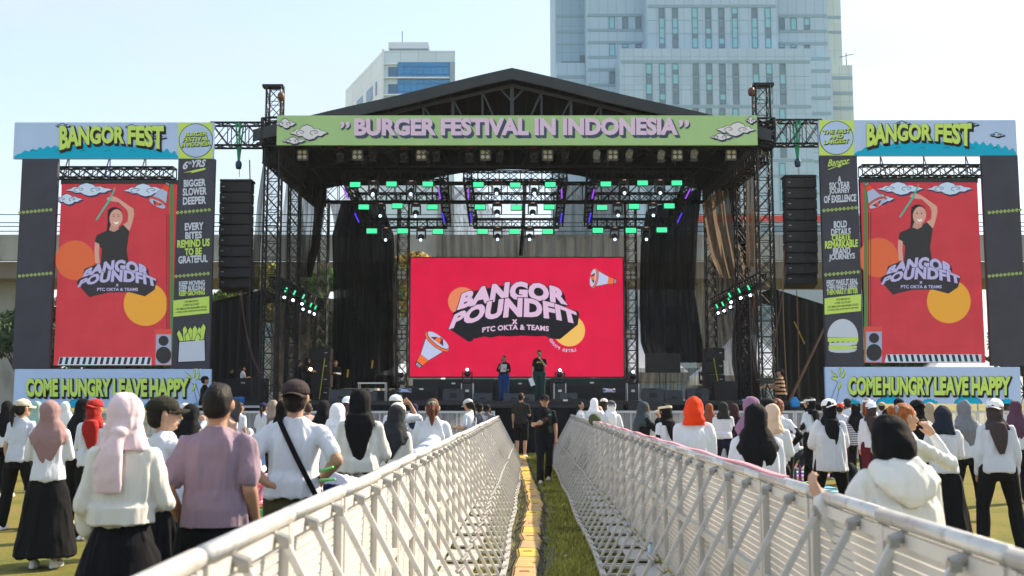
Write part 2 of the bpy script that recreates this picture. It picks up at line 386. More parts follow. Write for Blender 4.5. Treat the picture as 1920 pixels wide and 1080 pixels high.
        if legs != 'squat': S.rings([(0, -.01, .78, .135*g, .105*g), (0, -.015, .85, .150*min(g, 1.08), .122*min(g, 1.05)), (0, -.005, .92, .140, .108), (0, 0, 1.01, .14, .10)])
        else: S.ell((0, -.01, .34), (.18, .15, .14))
        for hp, kn, an_, _ in L:
            q = an_ if kind != 'shorts' else tuple(hp[i]*.05+kn[i]*.95 for i in range(3))
            if kind == 'shorts': S.limb([hp, tuple(hp[i]*.5+kn[i]*.5 for i in range(3)), q], [.1, .095, .088])
            else: S.limb([hp, tuple(hp[i]*.5+kn[i]*.5 for i in range(3)), kn, tuple(kn[i]*.4+q[i]*.6 for i in range(3)), (q[0], q[1]-.005, q[2]-.01)], [.092*g, .084*g, .066*g, .062*g*(1.05 if kind != 'leggings' else .85), .058*g*(1.1 if kind == 'wide' else 1 if kind == 'pants' else .75)])
        nm = {'pants': 'trousers', 'wide': 'trousers', 'leggings': 'leggings', 'shorts': 'shorts'}[kind]
        link_mesh(nm, S.mesh(nm, vc, folds=.008, seed=seed+3, smooth=1, scale=K), fab(lc), root)
    for hp, kn, an_, toe in L:
        S = SM(); rt = Matrix.Rotation(R(-toe), 3, 'Z'); ax = Vector((an_[0], an_[1], 0)); lift = an_[2]-.085
        S.tf = lambda v, rt=rt, ax=ax, lift=lift: rt @ v+ax+Vector((0, 0, lift))
        S.rings([(0, .05, 0.002, .042, .125), (0, .05, .028, .045, .13)], pw=2.2); S.ell((0, .10, .04), (.04, .07, .035)); S.ell((0, -.01, .05), (.036, .055, .05))
        link_mesh('shoe', S.mesh('shoe', .010/k, scale=K), fab(shoes), root)
    # ---- head
    hk = head[0]; hc = head[1]; st_ = head[2] if len(head) > 2 else ''
    def part_(nm, S, m, folds=0., vox=None, **kw):
        return link_mesh(nm, S.mesh(nm, vox or vc*.9, folds=folds, seed=seed+7, scale=K, **kw), m, root)
    if hk == 'hijab':
        S = SM(hd)
        S.ell((0, -.018, 1.553), (.098, .106, .112), nu=18, nv=12); S.ell((0, -.03, 1.50), (.098, .095, .10))
        pass
        if st_ == 'bun': S.ell((0, -.13, 1.57), (.05, .045, .05))
        S.rings([(0, -.01, 1.36, .135, .105), (0, -.015, 1.42, .105, .095), (0, -.02, 1.49, .088, .092)])
        S.rings([(0, .03, 1.33, .10, .09), (0, .03, 1.40, .085, .085), (0, .035, 1.445, .062, .06)])
        S.tf = up
        if st_ == 'cape':
            S.rings([(0, -.02, 1.22, .160, .125), (0, -.015, 1.30, .19, .125), (0, -.01, 1.37, .155, .11), (0, -.01, 1.45, .108, .095)])
            S.rings([(0, -.105, .98, .01, .015), (0, -.118, 1.10, .085, .02), (0, -.115, 1.24, .15, .03), (0, -.08, 1.36, .13, .045)])
        elif st_ == 'tail':
            S.rings([(0, -.01, 1.33, .155, .11), (0, -.01, 1.38, .13, .10), (0, -.01, 1.45, .102, .09)])
            S.rings([(.01, -.135, .98, .012, .012), (.005, -.14, 1.10, .062, .018), (0, -.135, 1.24, .112, .026), (0, -.115, 1.35, .13, .045), (0, -.09, 1.44, .10, .05)])
        elif st_ == 'wrap':
            S.rings([(0, 0, 1.32, .155, .115), (0, -.01, 1.37, .135, .105), (0, -.01, 1.45, .105, .092)])
        elif st_ == 'tied':
            S.rings([(0, -.0, 1.36, .11, .09), (0, -.01, 1.43, .085, .08)])
            S.ell((.005, -.125, 1.455), (.05, .035, .035))
            S.rings([(-.03, -.145, 1.14, .075, .014), (-.025, -.15, 1.22, .07, .028), (-.012, -.15, 1.34, .058, .036), (0, -.13, 1.44, .03, .03)])
            S.rings([(-.095, -.135, 1.20, .012, .014), (-.07, -.145, 1.28, .045, .028), (-.03, -.14, 1.38, .045, .036), (0, -.13, 1.44, .03, .03)])
        elif st_ == 'hood':
            S.rings([(0, -.01, 1.36, .13, .11), (0, -.01, 1.43, .105, .10)]); S.ell((0, -.03, 1.50), (.108, .115, .115)); S.ell((.02, -.06, 1.41), (.10, .07, .06))
        part_('hijab', S, fab(hc), folds=.009 if Y < 12 else .010, fdir=(1., 1., .4))
    if hk == 'hair':
        S = SM(hd); S.ell((0, -.012, 1.563), (.081, .100, .098), nu=18, nv=12); S.ell((0, -.035, 1.53 if st_ == 'short' else 1.52), (.077, .074, .072 if st_ == 'short' else .09))
        if st_ == 'ponytail':
            S.ell((0, -.10, 1.585), (.035, .04, .035)); S.limb([(0, -.12, 1.59), (.0, -.15, 1.52), (.005, -.135, 1.42), (0, -.125, 1.34)], [.03, .038, .034, .012])
        elif st_ == 'bun': S.ell((0, -.105, 1.60), (.045, .045, .042))
        elif st_ == 'long':
            S.rings([(0, -.075, 1.22, .06, .03), (0, -.08, 1.33, .085, .04), (0, -.05, 1.45, .088, .06), (0, -.03, 1.53, .086, .08)])
        elif st_ == 'short': S.ell((0, .02, 1.62), (.066, .075, .045)); 
        part_('hair', S, mat('hair_%d_%d_%d' % tuple(hc), lin(hc), .6, spec=.25, var=.45, vscale=60, bump=.9, bscale=90, stretch=(1, 1, .22)), folds=.004, fdir=(3, 3, .6))
    if hk in ('cap', 'visor'):
        # hijab or hair under the cap first: head = (kind, colour, under kind, under colour, backwards?)
        uk, uc = head[2], head[3]; bk = len(head) > 4 and head[4]
        S = SM(hd)
        if uk == 'hijab':
            S.ell((0, -.018, 1.55), (.092, .105, .110), nu=18, nv=12); S.ell((0, -.03, 1.49), (.09, .09, .09))
            S.tf = up; S.rings([(0, 0, 1.32, .15, .11), (0, -.01, 1.38, .12, .10), (0, -.01, 1.45, .085, .085)])
            S.rings([(.02, -.128, 1.06, .03, .018), (.012, -.135, 1.18, .075, .022), (0, -.13, 1.30, .10, .03), (0, -.11, 1.40, .07, .04)])
            part_('hijab', S, fab(uc), folds=.009, fdir=(1.2, 1.2, .4))
        else:
            S.ell((0, -.012, 1.555), (.081, .098, .092), nu=18, nv=12); S.ell((0, -.04, 1.51), (.072, .065, .062))
            if uk == 'ponytail': S.limb([(0, -.11, 1.56), (.0, -.15, 1.50), (.005, -.14, 1.40), (0, -.13, 1.30)], [.028, .034, .03, .012])
            if uk == 'long': S.rings([(0, -.07, 1.24, .06, .03), (0, -.07, 1.36, .085, .04), (0, -.05, 1.45, .086, .06), (0, -.03, 1.53, .084, .08)])
            part_('hair', S, mat('hair_%d_%d_%d' % tuple(uc), lin(uc), .6, spec=.25, var=.45, vscale=60, bump=.9, bscale=90, stretch=(1, 1, .22)), folds=.004, fdir=(3, 3, .6))
        S = SM(hd); b = -1 if bk else 1
        if hk == 'cap':
            S.rings([(0, -.008, 1.572, .093, .112), (0, -.008, 1.60, .093, .110), (0, -.008, 1.632, .080, .094), (0, -.006, 1.655, .055, .064), (0, -.005, 1.668, .018, .02)], pw=2)
            S.ell((0, -.005, 1.668), (.008, .008, .006))
        else: S.rings([(0, -.008, 1.575, .097, .115), (0, -.008, 1.612, .095, .112)], pw=2)
        part_(hk if hk == 'cap' else 'visor', S, fab(hc), folds=.001, vox=.006)
        S = SM(hd)
        vs = []; n = 12                                # curved peak
        for zt in (0, .006):
            for j in range(4):
                for i in range(n+1):
                    a = math.pi*i/n; rr = j/3
                    x = math.cos(a)*.083*(1-.12*rr); y = b*(.085+(.085*rr)*math.sin(a)**.7) if j else b*(.05*math.sin(a)+.02)
                    vs.append((x, y, 1.582+zt-.03*(x/.08)**2-.012*rr))
        fs = []
        for q in (0, 1):
            o_ = q*4*(n+1)
            for j in range(3):
                for i in range(n):
                    f_ = (o_+j*(n+1)+i, o_+j*(n+1)+i+1, o_+(j+1)*(n+1)+i+1, o_+(j+1)*(n+1)+i); fs.append(f_ if q else f_[::-1])
        mb = MB(); mb.add([tuple(hd(Vector(v))*K) for v in vs], fs); mb.build('peak', fab(head[5] if len(head) > 5 else hc), root, True)
    if extra: extra(root, lambda x, y, z: up(Vector((x, y, z)))*K, lambda x, y, z: hd(Vector((x, y, z)))*K, hands, K)
    return root
# ================================================================ ground
def ground_mat():
    m = bpy.data.materials.new('grass_field'); m.use_nodes = True; N, L = m.node_tree.nodes, m.node_tree.links; b = N['Principled BSDF']
    tc = N.new('ShaderNodeTexCoord'); b.inputs['Roughness'].default_value = .95; b.inputs['Specular IOR Level'].default_value = .15
    def noise(sc_, det=6):
        n = N.new('ShaderNodeTexNoise'); n.inputs['Scale'].default_value = sc_; n.inputs['Detail'].default_value = det; L.new(tc.outputs['Object'], n.inputs[0]); return n
    n1, n2, n3 = noise(.9), noise(14, 8), noise(90, 4)
    r = N.new('ShaderNodeValToRGB'); e = r.color_ramp.elements
    e[0].position = .38; e[0].color = (.13, .14, .034, 1); e[1].position = .66; e[1].color = (.25, .165, .065, 1); k = e.new(.52); k.color = (.21, .19, .045, 1)
    mx = N.new('ShaderNodeMixRGB'); mx.inputs[0].default_value = .4; L.new(n1.outputs[0], mx.inputs[1]); L.new(n2.outputs[0], mx.inputs[2]); L.new(mx.outputs[0], r.inputs[0])
    h = N.new('ShaderNodeHueSaturation'); mr = N.new('ShaderNodeMapRange'); mr.inputs[3].default_value = .5; mr.inputs[4].default_value = 1.5; L.new(n3.outputs[0], mr.inputs[0])
    L.new(mr.outputs[0], h.inputs['Value']); L.new(r.outputs[0], h.inputs['Color']); L.new(h.outputs[0], b.inputs['Base Color'])
    bp = N.new('ShaderNodeBump'); bp.inputs['Strength'].default_value = .8; bp.inputs['Distance'].default_value = .03; L.new(n3.outputs[0], bp.inputs['Height']); L.new(bp.outputs[0], b.inputs['Normal'])
    return m
g = MB(); n = 60
vs = [(-600+1200*i/n, -100+1500*j/n, 0) for j in range(n+1) for i in range(n+1)]
g.add(vs, [(j*(n+1)+i, j*(n+1)+i+1, (j+1)*(n+1)+i+1, (j+1)*(n+1)+i) for j in range(n) for i in range(n)])
struct('ground', g, ground_mat())
# grass blades along the walkway and between the mats
rg = np.random.RandomState(4)
def blades(name, cnt, xr, yr, m, hgt=.045, pw=1.6):
    y = yr[0]+(yr[1]-yr[0])*rg.rand(cnt)**pw; x = xr[0]+(xr[1]-xr[0])*rg.rand(cnt); a = rg.rand(cnt)*6.28; h = hgt*(.5+rg.rand(cnt)); wd = .004+.0006*y
    lx, ly = rg.randn(cnt)*.02, rg.randn(cnt)*.02
    v = np.zeros((cnt, 3, 3)); v[:, 0] = np.stack([x-np.cos(a)*wd, y-np.sin(a)*wd, 0*x], 1); v[:, 1] = np.stack([x+np.cos(a)*wd, y+np.sin(a)*wd, 0*x], 1); v[:, 2] = np.stack([x+lx, y+ly, h], 1)
    me = bpy.data.meshes.new(name); me.from_pydata(v.reshape(-1, 3).tolist(), [], [(3*i, 3*i+1, 3*i+2) for i in range(cnt)])
    o = link_mesh(name, me, m); setmeta(o, 'short yellow green grass blades growing across the trodden field', 'grass', kind='stuff')
blades('grass', 70000, (-1.6, 2.2), (5, 34), mat('grass_blade', (.29, .30, .06), .8, var=.5, vscale=1.3, spec=.2))
# ================================================================ trusses
def lattice(root, p, q, a, b, seg, r=.028, rb=.014, cross=True, sides=(0, 1, 2, 3), m=None, chordname='chord'):
    """four chords between p and q, offset by half vectors a, b, with ladder and diagonal bracing"""
    m = m or M_TRUSS; p, q, a, b = map(Vector, (p, q, a, b)); c4 = [(-1, -1), (1, -1), (1, 1), (-1, 1)]
    for sx, sy in c4:
        MB().tube(p+a*sx+b*sy, q+a*sx+b*sy, r, n=6).build(chordname, m, root)
    br = MB(); n = max(1, round((q-p).length/seg))
    for k in range(n):
        s0, s1 = p+(q-p)*k/n, p+(q-p)*(k+1)/n
        for i in sides:
            c0, c1 = c4[i], c4[(i+1) % 4]
            A, B = a*c0[0]+b*c0[1], a*c1[0]+b*c1[1]
            br.tube(s0+A, s0+B, rb*1.15, n=4, caps=False)
            br.tube(s0+A, s1+B, rb, n=4, caps=False) if (cross or k % 2 == 0) else br.tube(s0+B, s1+A, rb, n=4, caps=False)
            if cross: br.tube(s0+B, s1+A, rb, n=4, caps=False)
    for i in sides:
        c0, c1 = c4[i], c4[(i+1) % 4]; br.tube(q+a*c0[0]+b*c0[1], q+a*c1[0]+b*c1[1], rb*1.15, n=4, caps=False)
    br.build('bracing', m, root)
def tower(label, px, py, Y, z1, wd=.225, group='black truss towers of the stage', z0=0., top=False):
    X = P(px, py, Y).x
    t = thing('truss_tower', label, 'truss tower', (X, Y, z0), group=group)
    lattice(t, (0, 0, .08), (0, 0, z1-z0), (wd, 0, 0), (0, wd, 0), .5, r=.032, rb=.012)
    MB().box((0, 0, .04), (wd*3, wd*3, .08)).build('base_plate', M_BLACK, t)
    if top:
        sg = 1 if X < 0 else -1
        MB().box((-sg*.06, 0, z1-z0+.04), (wd*2+.2, .3, .09)).build('head_beam', M_TRUSS, t)
    return t
ZT = P(960, 165, 33).z
TL = tower('tall black tower at the left end of the green title banner', 503, 730, 33, ZT, top=True)
TR = tower('tall black tower at the right end of the green title banner', 1441, 730, 33, ZT+.05, top=True)
tower('lower black tower just behind the tall left tower', 545, 720, 36.6, 9.5, .18)
tower('lower black tower just behind the tall right tower', 1394, 640, 36.6, 9.5, .18)
tower('rear black tower left of the big dark curtain', 604, 600, 42, 9.6, .18)
tower('rear black tower behind the right floor speaker stack', 1334, 600, 42, 9.6, .18)
tower('black tower standing at the left edge of the red screen', 755, 600, 42, 9.5, .21)
tower('black tower standing at the right edge of the red screen', 1184, 600, 42, 9.5, .21)
# sleeve block where the front truss meets each tower
for lab, T in (('bolted black sleeve block on the left tower', TL), ('bolted black sleeve block on the right tower', TR)):
    X = T.location.x; z0, z1 = P(960, 278, 33).z, P(960, 226, 33).z
    t = thing('sleeve_block', lab, 'sleeve block', (X, 33, z0), group='tower sleeve blocks')
    lattice(t, (0, 0, 0), (0, 0, z1-z0), (.32, 0, 0), (0, .32, 0), .28, r=.045, rb=.025)
    m_ = MB()
    for dx in (-.3, .3):
        for k in range(3): m_.box((dx, -.34, .15+k*.33), (.08, .05, .08))
    m_.build('bolt_plates', M_BLACK, t)
# chain hoists on top of the front towers
def hoist(label, loc, drop, group, col=(95, 62, 30), rb=.11):
    t = thing('chain_hoist', label, 'hoist', loc, group=group)
    MB().lathe([(.02, -.14), (rb*.8, -.12), (rb, -.03), (rb, .05), (rb*.7, .12), (.02, .14)], 14).build('motor', cmat(col, .5), t, True)
    MB().tube((0, 0, .14), (0, 0, .24), .02).build('hook', M_ALU, t)
    c = MB()
    for k in range(int(drop/.09)): c.box((.03 if k % 2 else .034, 0, -.16-k*.09), (.022 if k % 2 else .012, .012 if k % 2 else .022, .085))
    c.build('chain', mat('chain_steel', (.12, .1, .08), .5, .7), t)
    return t
hoist('rusty brown hoist under the head of the left tower', P(527, 181, 32.7), .85, 'hoists on the tall towers')
hoist('rusty brown hoist under the head of the right tower', P(1409, 172, 32.7), 1.1, 'hoists on the tall towers', (90, 55, 40))
# ================================================================ roof
AP, XW = P(967, 127, 32.65).z, 8.1; EV = AP-(AP-P(580, 217, 32.65).z)*XW/(388/2000*32.65)
roof = thing('stage_roof', 'wide black gabled canopy over the festival stage', 'roof', (0, 33, EV))
def slope_z(x, zap=AP, zev=EV): return zap-(zap-zev)*abs(x)/XW
M_FASCIA = mat('roof_tarpaulin', (.026, .031, .038), .55, var=.25, vscale=1.2, bump=.4, bscale=3)
for sg, nm in ((-1, 'roof_sheet'), (1, 'roof_sheet')):
    m_ = MB(); n = 14
    top, bot = [], []
    for k in range(n+1):
        x = sg*XW*k/n; sag = .012*math.sin(k*math.pi/n*3.5)
        top.append((x, slope_z(x)-EV+sag)); bot.append((x, slope_z(x)-EV-.36+sag*1.6+(.0 if k else 0)))
    for (a, b, y0, y1) in ((top, bot, -.35, -.27),):      # hanging front edge
        pts = [(x, y0, z) for x, z in a]+[(x, y0, z) for x, z in reversed(b)]
        m_.prism(pts, (0, y1-y0, 0))
    # the sheet itself
    pts = [(x, -.27, z) for x, z in top]+[(x, -.27, z-.06) for x, z in reversed(top)]
    m2_ = MB(); m2_.prism(pts, (0, 9.8, 0)); m2_.build(nm, mat('roof_sheet_dark', (.006, .008, .010), .9, var=.3, vscale=1, spec=.05), roof)
    m_.build('front_edge', M_FASCIA, roof)
MG = mat('gable_truss_steel', (.05, .055, .062), .5, .3)
def gable(y, nm, lower, m=MG):
    t = MB()
    for sg in (-1, 1):
        t.bar((0, y, AP-EV-.42), (sg*XW, y, -.36), .09)
        xs = [sg*.94*k for k in range(1, 9)]
        for k, x in enumerate(xs):
            zt = slope_z(x)-EV-.40
            if zt-lower > .05:
                t.bar((x, y, lower), (x, y, zt), .085 if k % 2 else .06)
                xi = x-sg*.94*.9; zt0 = slope_z(x)-EV-.40
                t.bar((x*1.0+sg*-.0, y-.02, zt0), (x-sg*.58, y-.02, lower), .05)
        t.bar((0, y, AP-EV-.95), (sg*.4, y, AP-EV-.5), .05)
    t.bar((0, y, lower), (0, y, AP-EV-.4), .12)
    t.bar((-XW, y, lower-.05), (XW, y, lower-.05), .08)
    t.build(nm, m, roof)
gable(.15, 'front_gable_frame', -.02)
gable(4.6, 'middle_gable_frame', -.02, M_TRUSS)
rf = MB()
for k in range(1, 16):
    for sg in (-1, 1):
        x = sg*.5*k; z = slope_z(x)-EV-.1; rf.bar((x, -.2, z), (x, 9.4, z), .035)
rf.build('purlins', mat('purlin_steel', (.010, .011, .014), .8, spec=.1), roof)
# ceiling cloth & back cloth
bc = MB(); n = 24; tp, bt = [], []
for k in range(n+1):
    x = -XW+2*XW*k/n; px_ = 960+x/42*2000
    zb = P(px_, 318+30*(abs(x)/4.3)**2 if abs(x) < 4.3 else 348, 42).z-EV
    tp.append((x, 9.0, slope_z(x)-EV-.1)); bt.append((x, 9.0, zb))
for k in range(n): bc.add([tp[k], tp[k+1], bt[k+1], bt[k]], [(0, 1, 2, 3)])
bc.build('back_cloth', M_CLOTHBLK, roof)
def ftruss(name, label, a, b, ya, yb, Y, dep, seg, group, cross=True, r=.03, rb=.015, cat='truss'):
    """horizontal truss between pixel columns a, b; rows ya (top) and yb (bottom) at depth Y"""
    xm = (a+b)/2; A, B = P(a, ya, Y), P(b, ya, Y); zb = P(xm, yb, Y).z; zt = P(xm, ya, Y).z
    c = Vector((A.x, Y, (zt+zb)/2)); t = thing(name, label, cat, c, group=group)
    lattice(t, (0, 0, 0), (B.x-A.x, 0, 0), (0, 0, (zt-zb)/2), (0, dep/2, 0), seg, r, rb, cross)
    return t
ftruss('front_truss', 'long front truss carrying the green title banner', 505, 1438, 232, 276, 33.05, .45, .55, None)
ftruss('back_truss', 'deep rear roof truss seen above the red screen', 600, 1338, 344, 379, 42, .4, .75, None, r=.045)
for lab, X in (('receding side truss under the left roof edge', -7.65), ('receding side truss under the right roof edge', 7.85)):
    t = thing('side_truss', lab, 'truss', (X, 33.2, 9.0), group='side trusses of the stage roof')
    lattice(t, (0, 0, .55), (0, 8.7, .75), (.24, 0, 0), (0, 0, .45), .42, .045, .022)
ftruss('wing_truss', 'truss carrying the left hanging speaker column', 398, 497, 233, 275, 33.1, .45, .55, 'wing trusses either side of the stage', r=.035)
ftruss('wing_truss', 'truss carrying the right hanging speaker column', 1448, 1537, 228, 272, 33.1, .45, .55, 'wing trusses either side of the stage', r=.035)
# ================================================================ line arrays
M_SPK = mat('speaker_paint', (.008, .009, .010), .6, var=.2)
M_GRILL = mat('speaker_grille', (.012, .013, .014), .5, .2, bump=.6, bscale=300)
def line_array(label, px, ytop, ybot, Y, hang, mirror):
    top, bot = P(px, ytop, Y), P(px, ybot, Y); h = (top.z-bot.z)
    t = thing('line_array', label, 'speaker', (top.x, Y, top.z), group='hanging speaker columns'); n = 10; bh = h/n*.985
    MB().box((0, .05, .03), (1.0, .5, .07)).build('flying_frame', M_TRUSS, t, bevel=.005)
    y, z, ang = 0, -.02, 0
    for k in range(n):
        ang += R(.55+max(0, k-5)*1.1)
        rot = Matrix.Rotation(-ang, 3, 'X'); c = Vector((0, y, z-bh/2))
        e = MB().box(c, (.98, .42, bh*.95), rot).build('cabinet', M_SPK, t, bevel=.012)
        
        for q in (-.29, .29): MB().box(c+rot @ Vector((q, -.222, 0)), (.36, .02, bh*.84), rot).build('grille', M_GRILL, e)
        MB().box(c+rot @ Vector((-.37, -.236, .01)), (.075, .006, .018), rot).build('maker_plate', cmat((200, 200, 205), .4), e)
        z -= bh*math.cos(ang)+.006; y += bh*math.sin(ang)
    s = thing('lifting_sling', 'green sling over the truss above %s speaker column' % ('the left' if px < 900 else 'the right'), 'sling', (top.x, 33.1, hang[1]), group='green lifting slings')
    s0 = hang[1]; m_ = MB()
    for dx in (-.05, .05):
        for dy in (-.27, .27): m_.bar((dx, dy*.9, .72), (dx*.2, 0, -.45), .05, .02)
        m_.box((dx, 0, .74), (.06, .55, .02))
    m_.build('webbing', cmat((40, 150, 110), .8), s)
    hz = s0-.55
    c = hoist('dark blue motor hoist above %s speaker column' % ('the left' if px < 900 else 'the right'), (top.x, 33.1, hz), hz-top.z-.22, 'motor hoists of the speaker columns', (25, 60, 90), .1)
    return t
line_array('tall black speaker column hanging left of the stage', 445, 342, 543, 33, (449, P(449, 276, 33).z), False)
line_array('tall black speaker column hanging right of the stage', 1498, 334, 536, 33, (1493, P(1493, 272, 33).z), True)
# ================================================================ stage
DECK = 1.58
st = thing('stage_platform', 'black skirted festival stage deck', 'stage', (0, 33, 0))
XL, XR = P(400, 760, 33).x, P(1540, 760, 33).x
MB().box(((XL+XR)/2, 5.2, DECK-.06), (XR-XL, 10.4, .12)).build('deck', mat('stage_floor', (.02, .02, .023), .6, var=.3), st)
sk = MB(); n = 300; tp = []; 
for k in range(n+1):
    x = XL+(XR-XL)*k/n; tp.append((x, .02+.03*math.sin(x*9)+.015*math.sin(x*23+1)))
for k in range(n):
    (x0, y0), (x1, y1) = tp[k], tp[k+1]; sk.add([(x0, y0*.3-.02, DECK-.12), (x1, y1*.3-.02, DECK-.12), (x1, y1-.04, .01), (x0, y0-.04, .01)], [(0, 1, 2, 3)])
sk.build('skirt', M_CLOTHBLK, st)
# lower camera platform in front, right of the walkway and left of it
for lab, a, b, zt in (('low black riser in front of the stage centre', 868, 1128, 1.46),):
    x0, x1 = P(a, 760, 32.6).x, P(b, 760, 32.6).x
    t = thing('stage_riser', lab, 'riser', ((x0+x1)/2, 32.55, 0))
    MB().box((0, 0, zt-.04), (x1-x0, .8, .08)).build('top', M_BLACK, t, bevel=.005)
    m_ = MB(); m_.box((0, -.38, (zt-.08)/2), (x1-x0-.04, .02, zt-.1)); m_.build('skirt', M_CLOTHBLK, t)
# black enclosures beside the stage
def enclosure(label, pts, Y, dep, group):
    w_ = [P(x, y, Y) for x, y in pts]; x0 = sum(v.x for v in w_)/len(w_)
    t = thing('black_enclosure', label, 'enclosure', (x0, Y, 0), group=group)
    a, b = w_[0], w_[1]
    m_ = MB(); n = 40
    for k in range(n):
        u0, u1 = k/n, (k+1)/n; p0, p1 = a.lerp(b, u0), a.lerp(b, u1)
        sg = lambda u: .12*math.sin(u*math.pi); f0, f1 = .07*math.sin(u0*40), .07*math.sin(u1*40)
        m_.add([(p0.x-x0, f0, p0.z-sg(u0)), (p1.x-x0, f1, p1.z-sg(u1)), (p1.x-x0, f1, .0), (p0.x-x0, f0, .0)], [(0, 1, 2, 3)])
    m_.build('front_cloth', mat('enclosure_cloth', (.022, .021, .022), .95, var=.4, vscale=.8, stretch=(1, 1, .15)), t)
    m_ = MB()
    m_.add([(a.x-x0, 0, a.z-.02), (b.x-x0, 0, b.z-.02), (b.x-x0, dep, b.z-.02), (a.x-x0, dep, a.z-.02)], [(0, 1, 2, 3)])
    m_.build('roof_cloth', M_CLOTHBLK, t)
    m_ = MB()
    for p in (a, b):
        for y in (-.08, dep): m_.tube((p.x-x0, y, 0), (p.x-x0, y, p.z), .03)
    m_.build('poles', M_TRUSS, t); return t
enclosure('black cloth enclosure under the left speaker column', [(392, 566), (494, 541)], 38, 4, 'black side enclosures')
enclosure('black cloth enclosure under the right speaker column', [(1447, 539), (1552, 572)], 38, 4, 'black side enclosures')
# ================================================================ curtains of mesh netting
def netmat(name, rgb, a0, a1, scale=1., trans=.45):
    m = bpy.data.materials.new(name); m.use_nodes = True; N, L = m.node_tree.nodes, m.node_tree.links; b = N['Principled BSDF']
    b.inputs['Roughness'].default_value = .9; b.inputs['Specular IOR Level'].default_value = .1
    tc = N.new('ShaderNodeTexCoord'); mp = N.new('ShaderNodeMapping'); mp.inputs['Scale'].default_value = (9*scale, 9*scale, .35*scale); L.new(tc.outputs['Object'], mp.inputs[0])
    n = N.new('ShaderNodeTexNoise'); n.inputs['Scale'].default_value = 1; n.inputs['Detail'].default_value = 7; L.new(mp.outputs[0], n.inputs[0])
    r = N.new('ShaderNodeMapRange'); r.inputs[1].default_value = .35; r.inputs[2].default_value = .65; r.inputs[3].default_value = a0; r.inputs[4].default_value = a1
    L.new(n.outputs[0], r.inputs[0])
    out = N['Material Output']; tl = N.new('ShaderNodeBsdfTranslucent'); tp = N.new('ShaderNodeBsdfTransparent'); m1 = N.new('ShaderNodeMixShader'); m2 = N.new('ShaderNodeMixShader'); m1.inputs[0].default_value = trans
    L.new(b.outputs[0], m1.inputs[1]); L.new(tl.outputs[0], m1.inputs[2]); L.new(r.outputs[0], m2.inputs[0]); L.new(tp.outputs[0], m2.inputs[1]); L.new(m1.outputs[0], m2.inputs[2]); L.new(m2.outputs[0], out.inputs[0])
    h = N.new('ShaderNodeHueSaturation'); h.inputs['Color'].default_value = lin(rgb)+(1,); r2 = N.new('ShaderNodeMapRange'); r2.inputs[3].default_value = .5; r2.inputs[4].default_value = 1.5
    L.new(n.outputs[0], r2.inputs[0]); L.new(r2.outputs[0], h.inputs['Value']); L.new(h.outputs[0], b.inputs['Base Color']); L.new(h.outputs[0], tl.inputs[0]); return m
NET_K = netmat('black_mesh_net', (15, 17, 19), .95, 1.0, trans=.05); NET_D = netmat('dark_mesh_net', (60, 55, 52), .62, .88)
NET_G = netmat('grey_mesh_net', (80, 76, 74), .42, .72); NET_L = netmat('thin_mesh_net', (96, 94, 92), .12, .4); NET_B = netmat('brown_mesh_net', (132, 116, 98), .82, 1.0, trans=.4)
def curtain(label, rows, Y, m, amp=.1, folds=6, group='mesh curtains hung around the stage', dy=0., ph=0.):
    """rows: (pixel row, left, right) from top to bottom, hung at depth Y (+dy at the bottom)"""
    n = 64; nr = 36; ys = [r[0] for r in rows]; X0 = P(rows[0][1], rows[0][0], Y); rr = random.Random(label)
    vs = []
    for j in range(nr+1):
        t = j/nr; y = ys[0]+(ys[-1]-ys[0])*t
        l = float(np.interp(y, ys, [r[1] for r in rows])); r_ = float(np.interp(y, ys, [r[2] for r in rows]))
        for i in range(n+1):
            u = i/n; d = amp*(math.sin(u*folds*6.283+ph+.9*math.sin(t*3+ph))+.45*math.sin(u*folds*2.3*6.283+2*t))
            px_ = l+(r_-l)*u; yy = y
            yt = rows[0][3] if len(rows[0]) > 3 else 0; yb = rows[-1][3] if len(rows[-1]) > 3 else 0
            yy += (yt*(1-t)+yb*t)*(u-.5)
            p = P(px_, yy, Y+dy*t); vs.append((p.x-X0.x, dy*t+d, p.z-X0.z))
    fs = [(j*(n+1)+i, j*(n+1)+i+1, (j+1)*(n+1)+i+1, (j+1)*(n+1)+i) for j in range(nr) for i in range(n)]
    me = bpy.data.meshes.new('mesh_curtain'); me.from_pydata(vs, [], fs); me.polygons.foreach_set('use_smooth', [True]*len(fs))
    o = link_mesh('mesh_curtain', me, m); o.location = X0; setmeta(o, label, 'curtain', group); return o
curtain('narrow dark mesh strip slanting down left of the left tower', [(300, 494, 498), (380, 482, 496), (470, 474, 488), (560, 470, 486)], 33.6, NET_D, .03, 2)
curtain('thin see-through mesh hanging inside the left tower', [(275, 500, 522), (330, 500, 528), (440, 496, 520), (560, 492, 512)], 33.7, NET_L, .04, 3)
curtain('pale see-through mesh beside the second left tower', [(300, 542, 566), (380, 532, 566), (450, 519, 572), (560, 516, 580), (720, 512, 588)], 37.2, NET_G, .05, 3)
curtain('bunched dark drape gathered near the left side truss', [(318, 556, 582), (350, 560, 608), (400, 557, 607), (460, 556, 598), (520, 552, 584)], 37.6, NET_D, .16, 4, ph=1)
curtain('black folded drape edge right of the bunched left drape', [(345, 588, 614), (400, 588, 606), (460, 582, 598), (520, 566, 584)], 37.9, NET_K, .10, 2)
curtain('frayed grey mesh hanging under the left end of the rear truss', [(376, 617, 690), (410, 624, 690), (445, 628, 692)], 42.5, NET_D, .1, 5, ph=2)
curtain('huge black drape left of the red screen', [(380, 640, 716), (440, 622, 738), (560, 624, 741), (700, 620, 745), (728, 622, 750)], 41.6, NET_K, .14, 7)
curtain('thin mesh trailing beside the huge black drape', [(440, 736, 744), (560, 736, 748), (720, 738, 752)], 41.3, NET_G, .05, 1)
